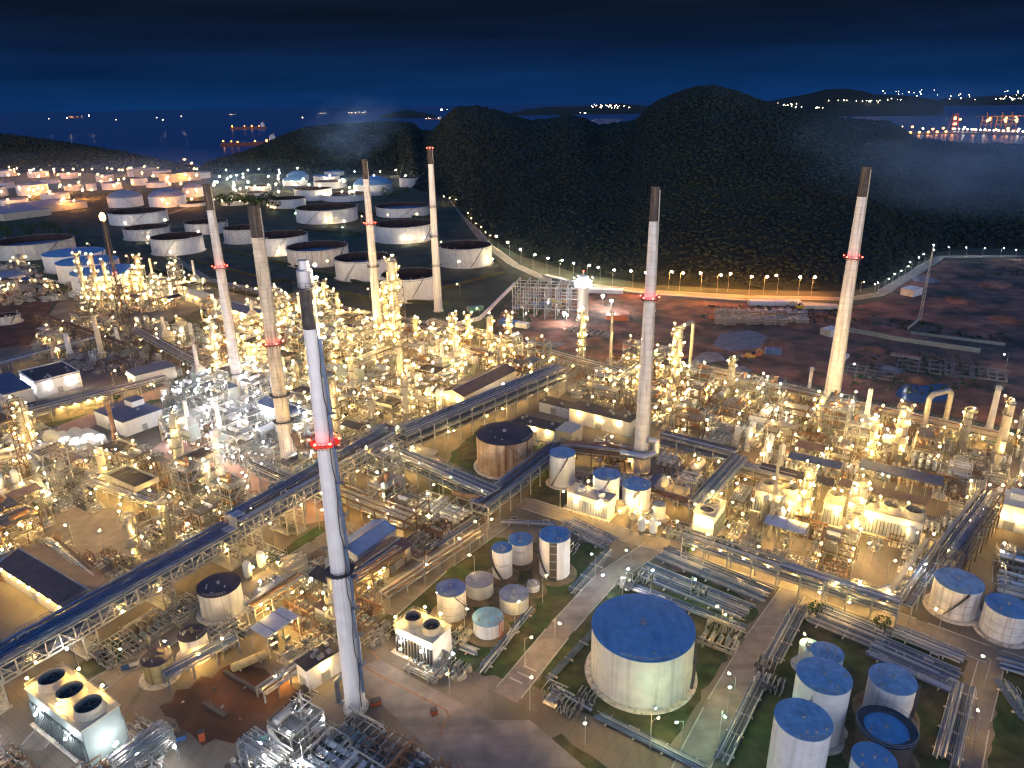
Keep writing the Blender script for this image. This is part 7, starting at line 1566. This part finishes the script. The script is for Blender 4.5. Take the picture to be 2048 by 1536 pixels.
# scattered lights of far boats and shore villages
m = MB()
for x0, x1, y0, y1, n in ((1540, 1660, 206, 216, 55), (1180, 1262, 209, 216, 34), (1640, 1760, 200, 206, 26), (1760, 2048, 180, 200, 40), (1990, 2048, 196, 199, 10), (880, 895, 218, 222, 4), (1160, 1180, 224, 228, 3), (0, 620, 226, 240, 9)):
    for _ in range(n):
        x, y = rng.uniform(x0, x1), rng.uniform(y0, y1); p = seapt((x, max(y, 206)), 4); v = _f + _r * (x - 1024) / FPX - _u * (y - 768) / FPX; h = math.hypot(v[0], v[1]); D = 6800 if y < 212 else 5500
        m.ball((v[0] / h * D, v[1] / h * D, CAM_H + v[2] / h * D), rng.uniform(1.2, 3.2), 5, 3)
o = m.build('distant_lights', 'farlamp'); o['kind'] = 'stuff'

# ------------------------------------------------------------------ labels of the repeats: kind, look, and the landmark beside which each stands
REL = {'l': 'left of', 'r': 'right of', 'b': 'behind', 'f': 'in front of'}
ORD = ['nearest', 'second', 'third', 'fourth', 'fifth', 'sixth', 'seventh', 'eighth', 'ninth', 'tenth', 'eleventh', 'twelfth', 'thirteenth', 'fourteenth', 'fifteenth', 'sixteenth', 'seventeenth', 'eighteenth', 'nineteenth']
_O1 = ['', '-first', '-second', '-third', '-fourth', '-fifth', '-sixth', '-seventh', '-eighth', '-ninth']
for _a, _b in (('twenty', 'twentieth'), ('thirty', 'thirtieth'), ('forty', 'fortieth'), ('fifty', 'fiftieth'), ('sixty', 'sixtieth'), ('seventy', 'seventieth')): ORD += [_b if not q else _a + q for q in _O1]
groups_ = {}
for o, desc, cat, loc in AUTO:
    sx, sy = proj(loc); best = min(LAND, key=lambda q: (q[1][0] - sx) ** 2 + ((q[1][1] - sy) * 1.3) ** 2)
    dx, dy = sx - best[1][0], sy - best[1][1]
    rel = ('l' if dx < 0 else 'r') if abs(dx) > abs(dy) * 1.2 else ('b' if dy < 0 else 'f')
    groups_.setdefault((desc, best[0], rel), []).append((dx * dx + dy * dy, o))
for (desc, land, rel), L in groups_.items():
    L.sort(key=lambda q: q[0])
    for i, (_, o) in enumerate(L):
        o['label'] = ('%s %s the %s' % (desc, REL[rel], land)) if len(L) == 1 else '%s %s, %s one %s the %s' % (desc, '', ORD[i] if i < len(ORD) else 'farthest', REL[rel], land)
        o['label'] = o['label'].replace(' ,', ',').replace('  ', ' ')

# ------------------------------------------------------------------ night haze: a thin box of air round the whole scene
HAZE = 0
if HAZE:
    m = bpy.data.materials.new('haze_air'); m.use_nodes = True; n, l = m.node_tree.nodes, m.node_tree.links; n.clear()
    o_ = n.new('ShaderNodeOutputMaterial'); v = n.new('ShaderNodeVolumePrincipled'); v.inputs['Color'].default_value = (.55, .75, 1, 1); v.inputs['Density'].default_value = HAZE; v.inputs['Anisotropy'].default_value = .82
    l.new(v.outputs[0], o_.inputs['Volume'])
    mb = MB(); mb.box(0, 45000, -4, 150000, 94000, 188); o = mb.build('haze', m); o['kind'] = 'stuff'
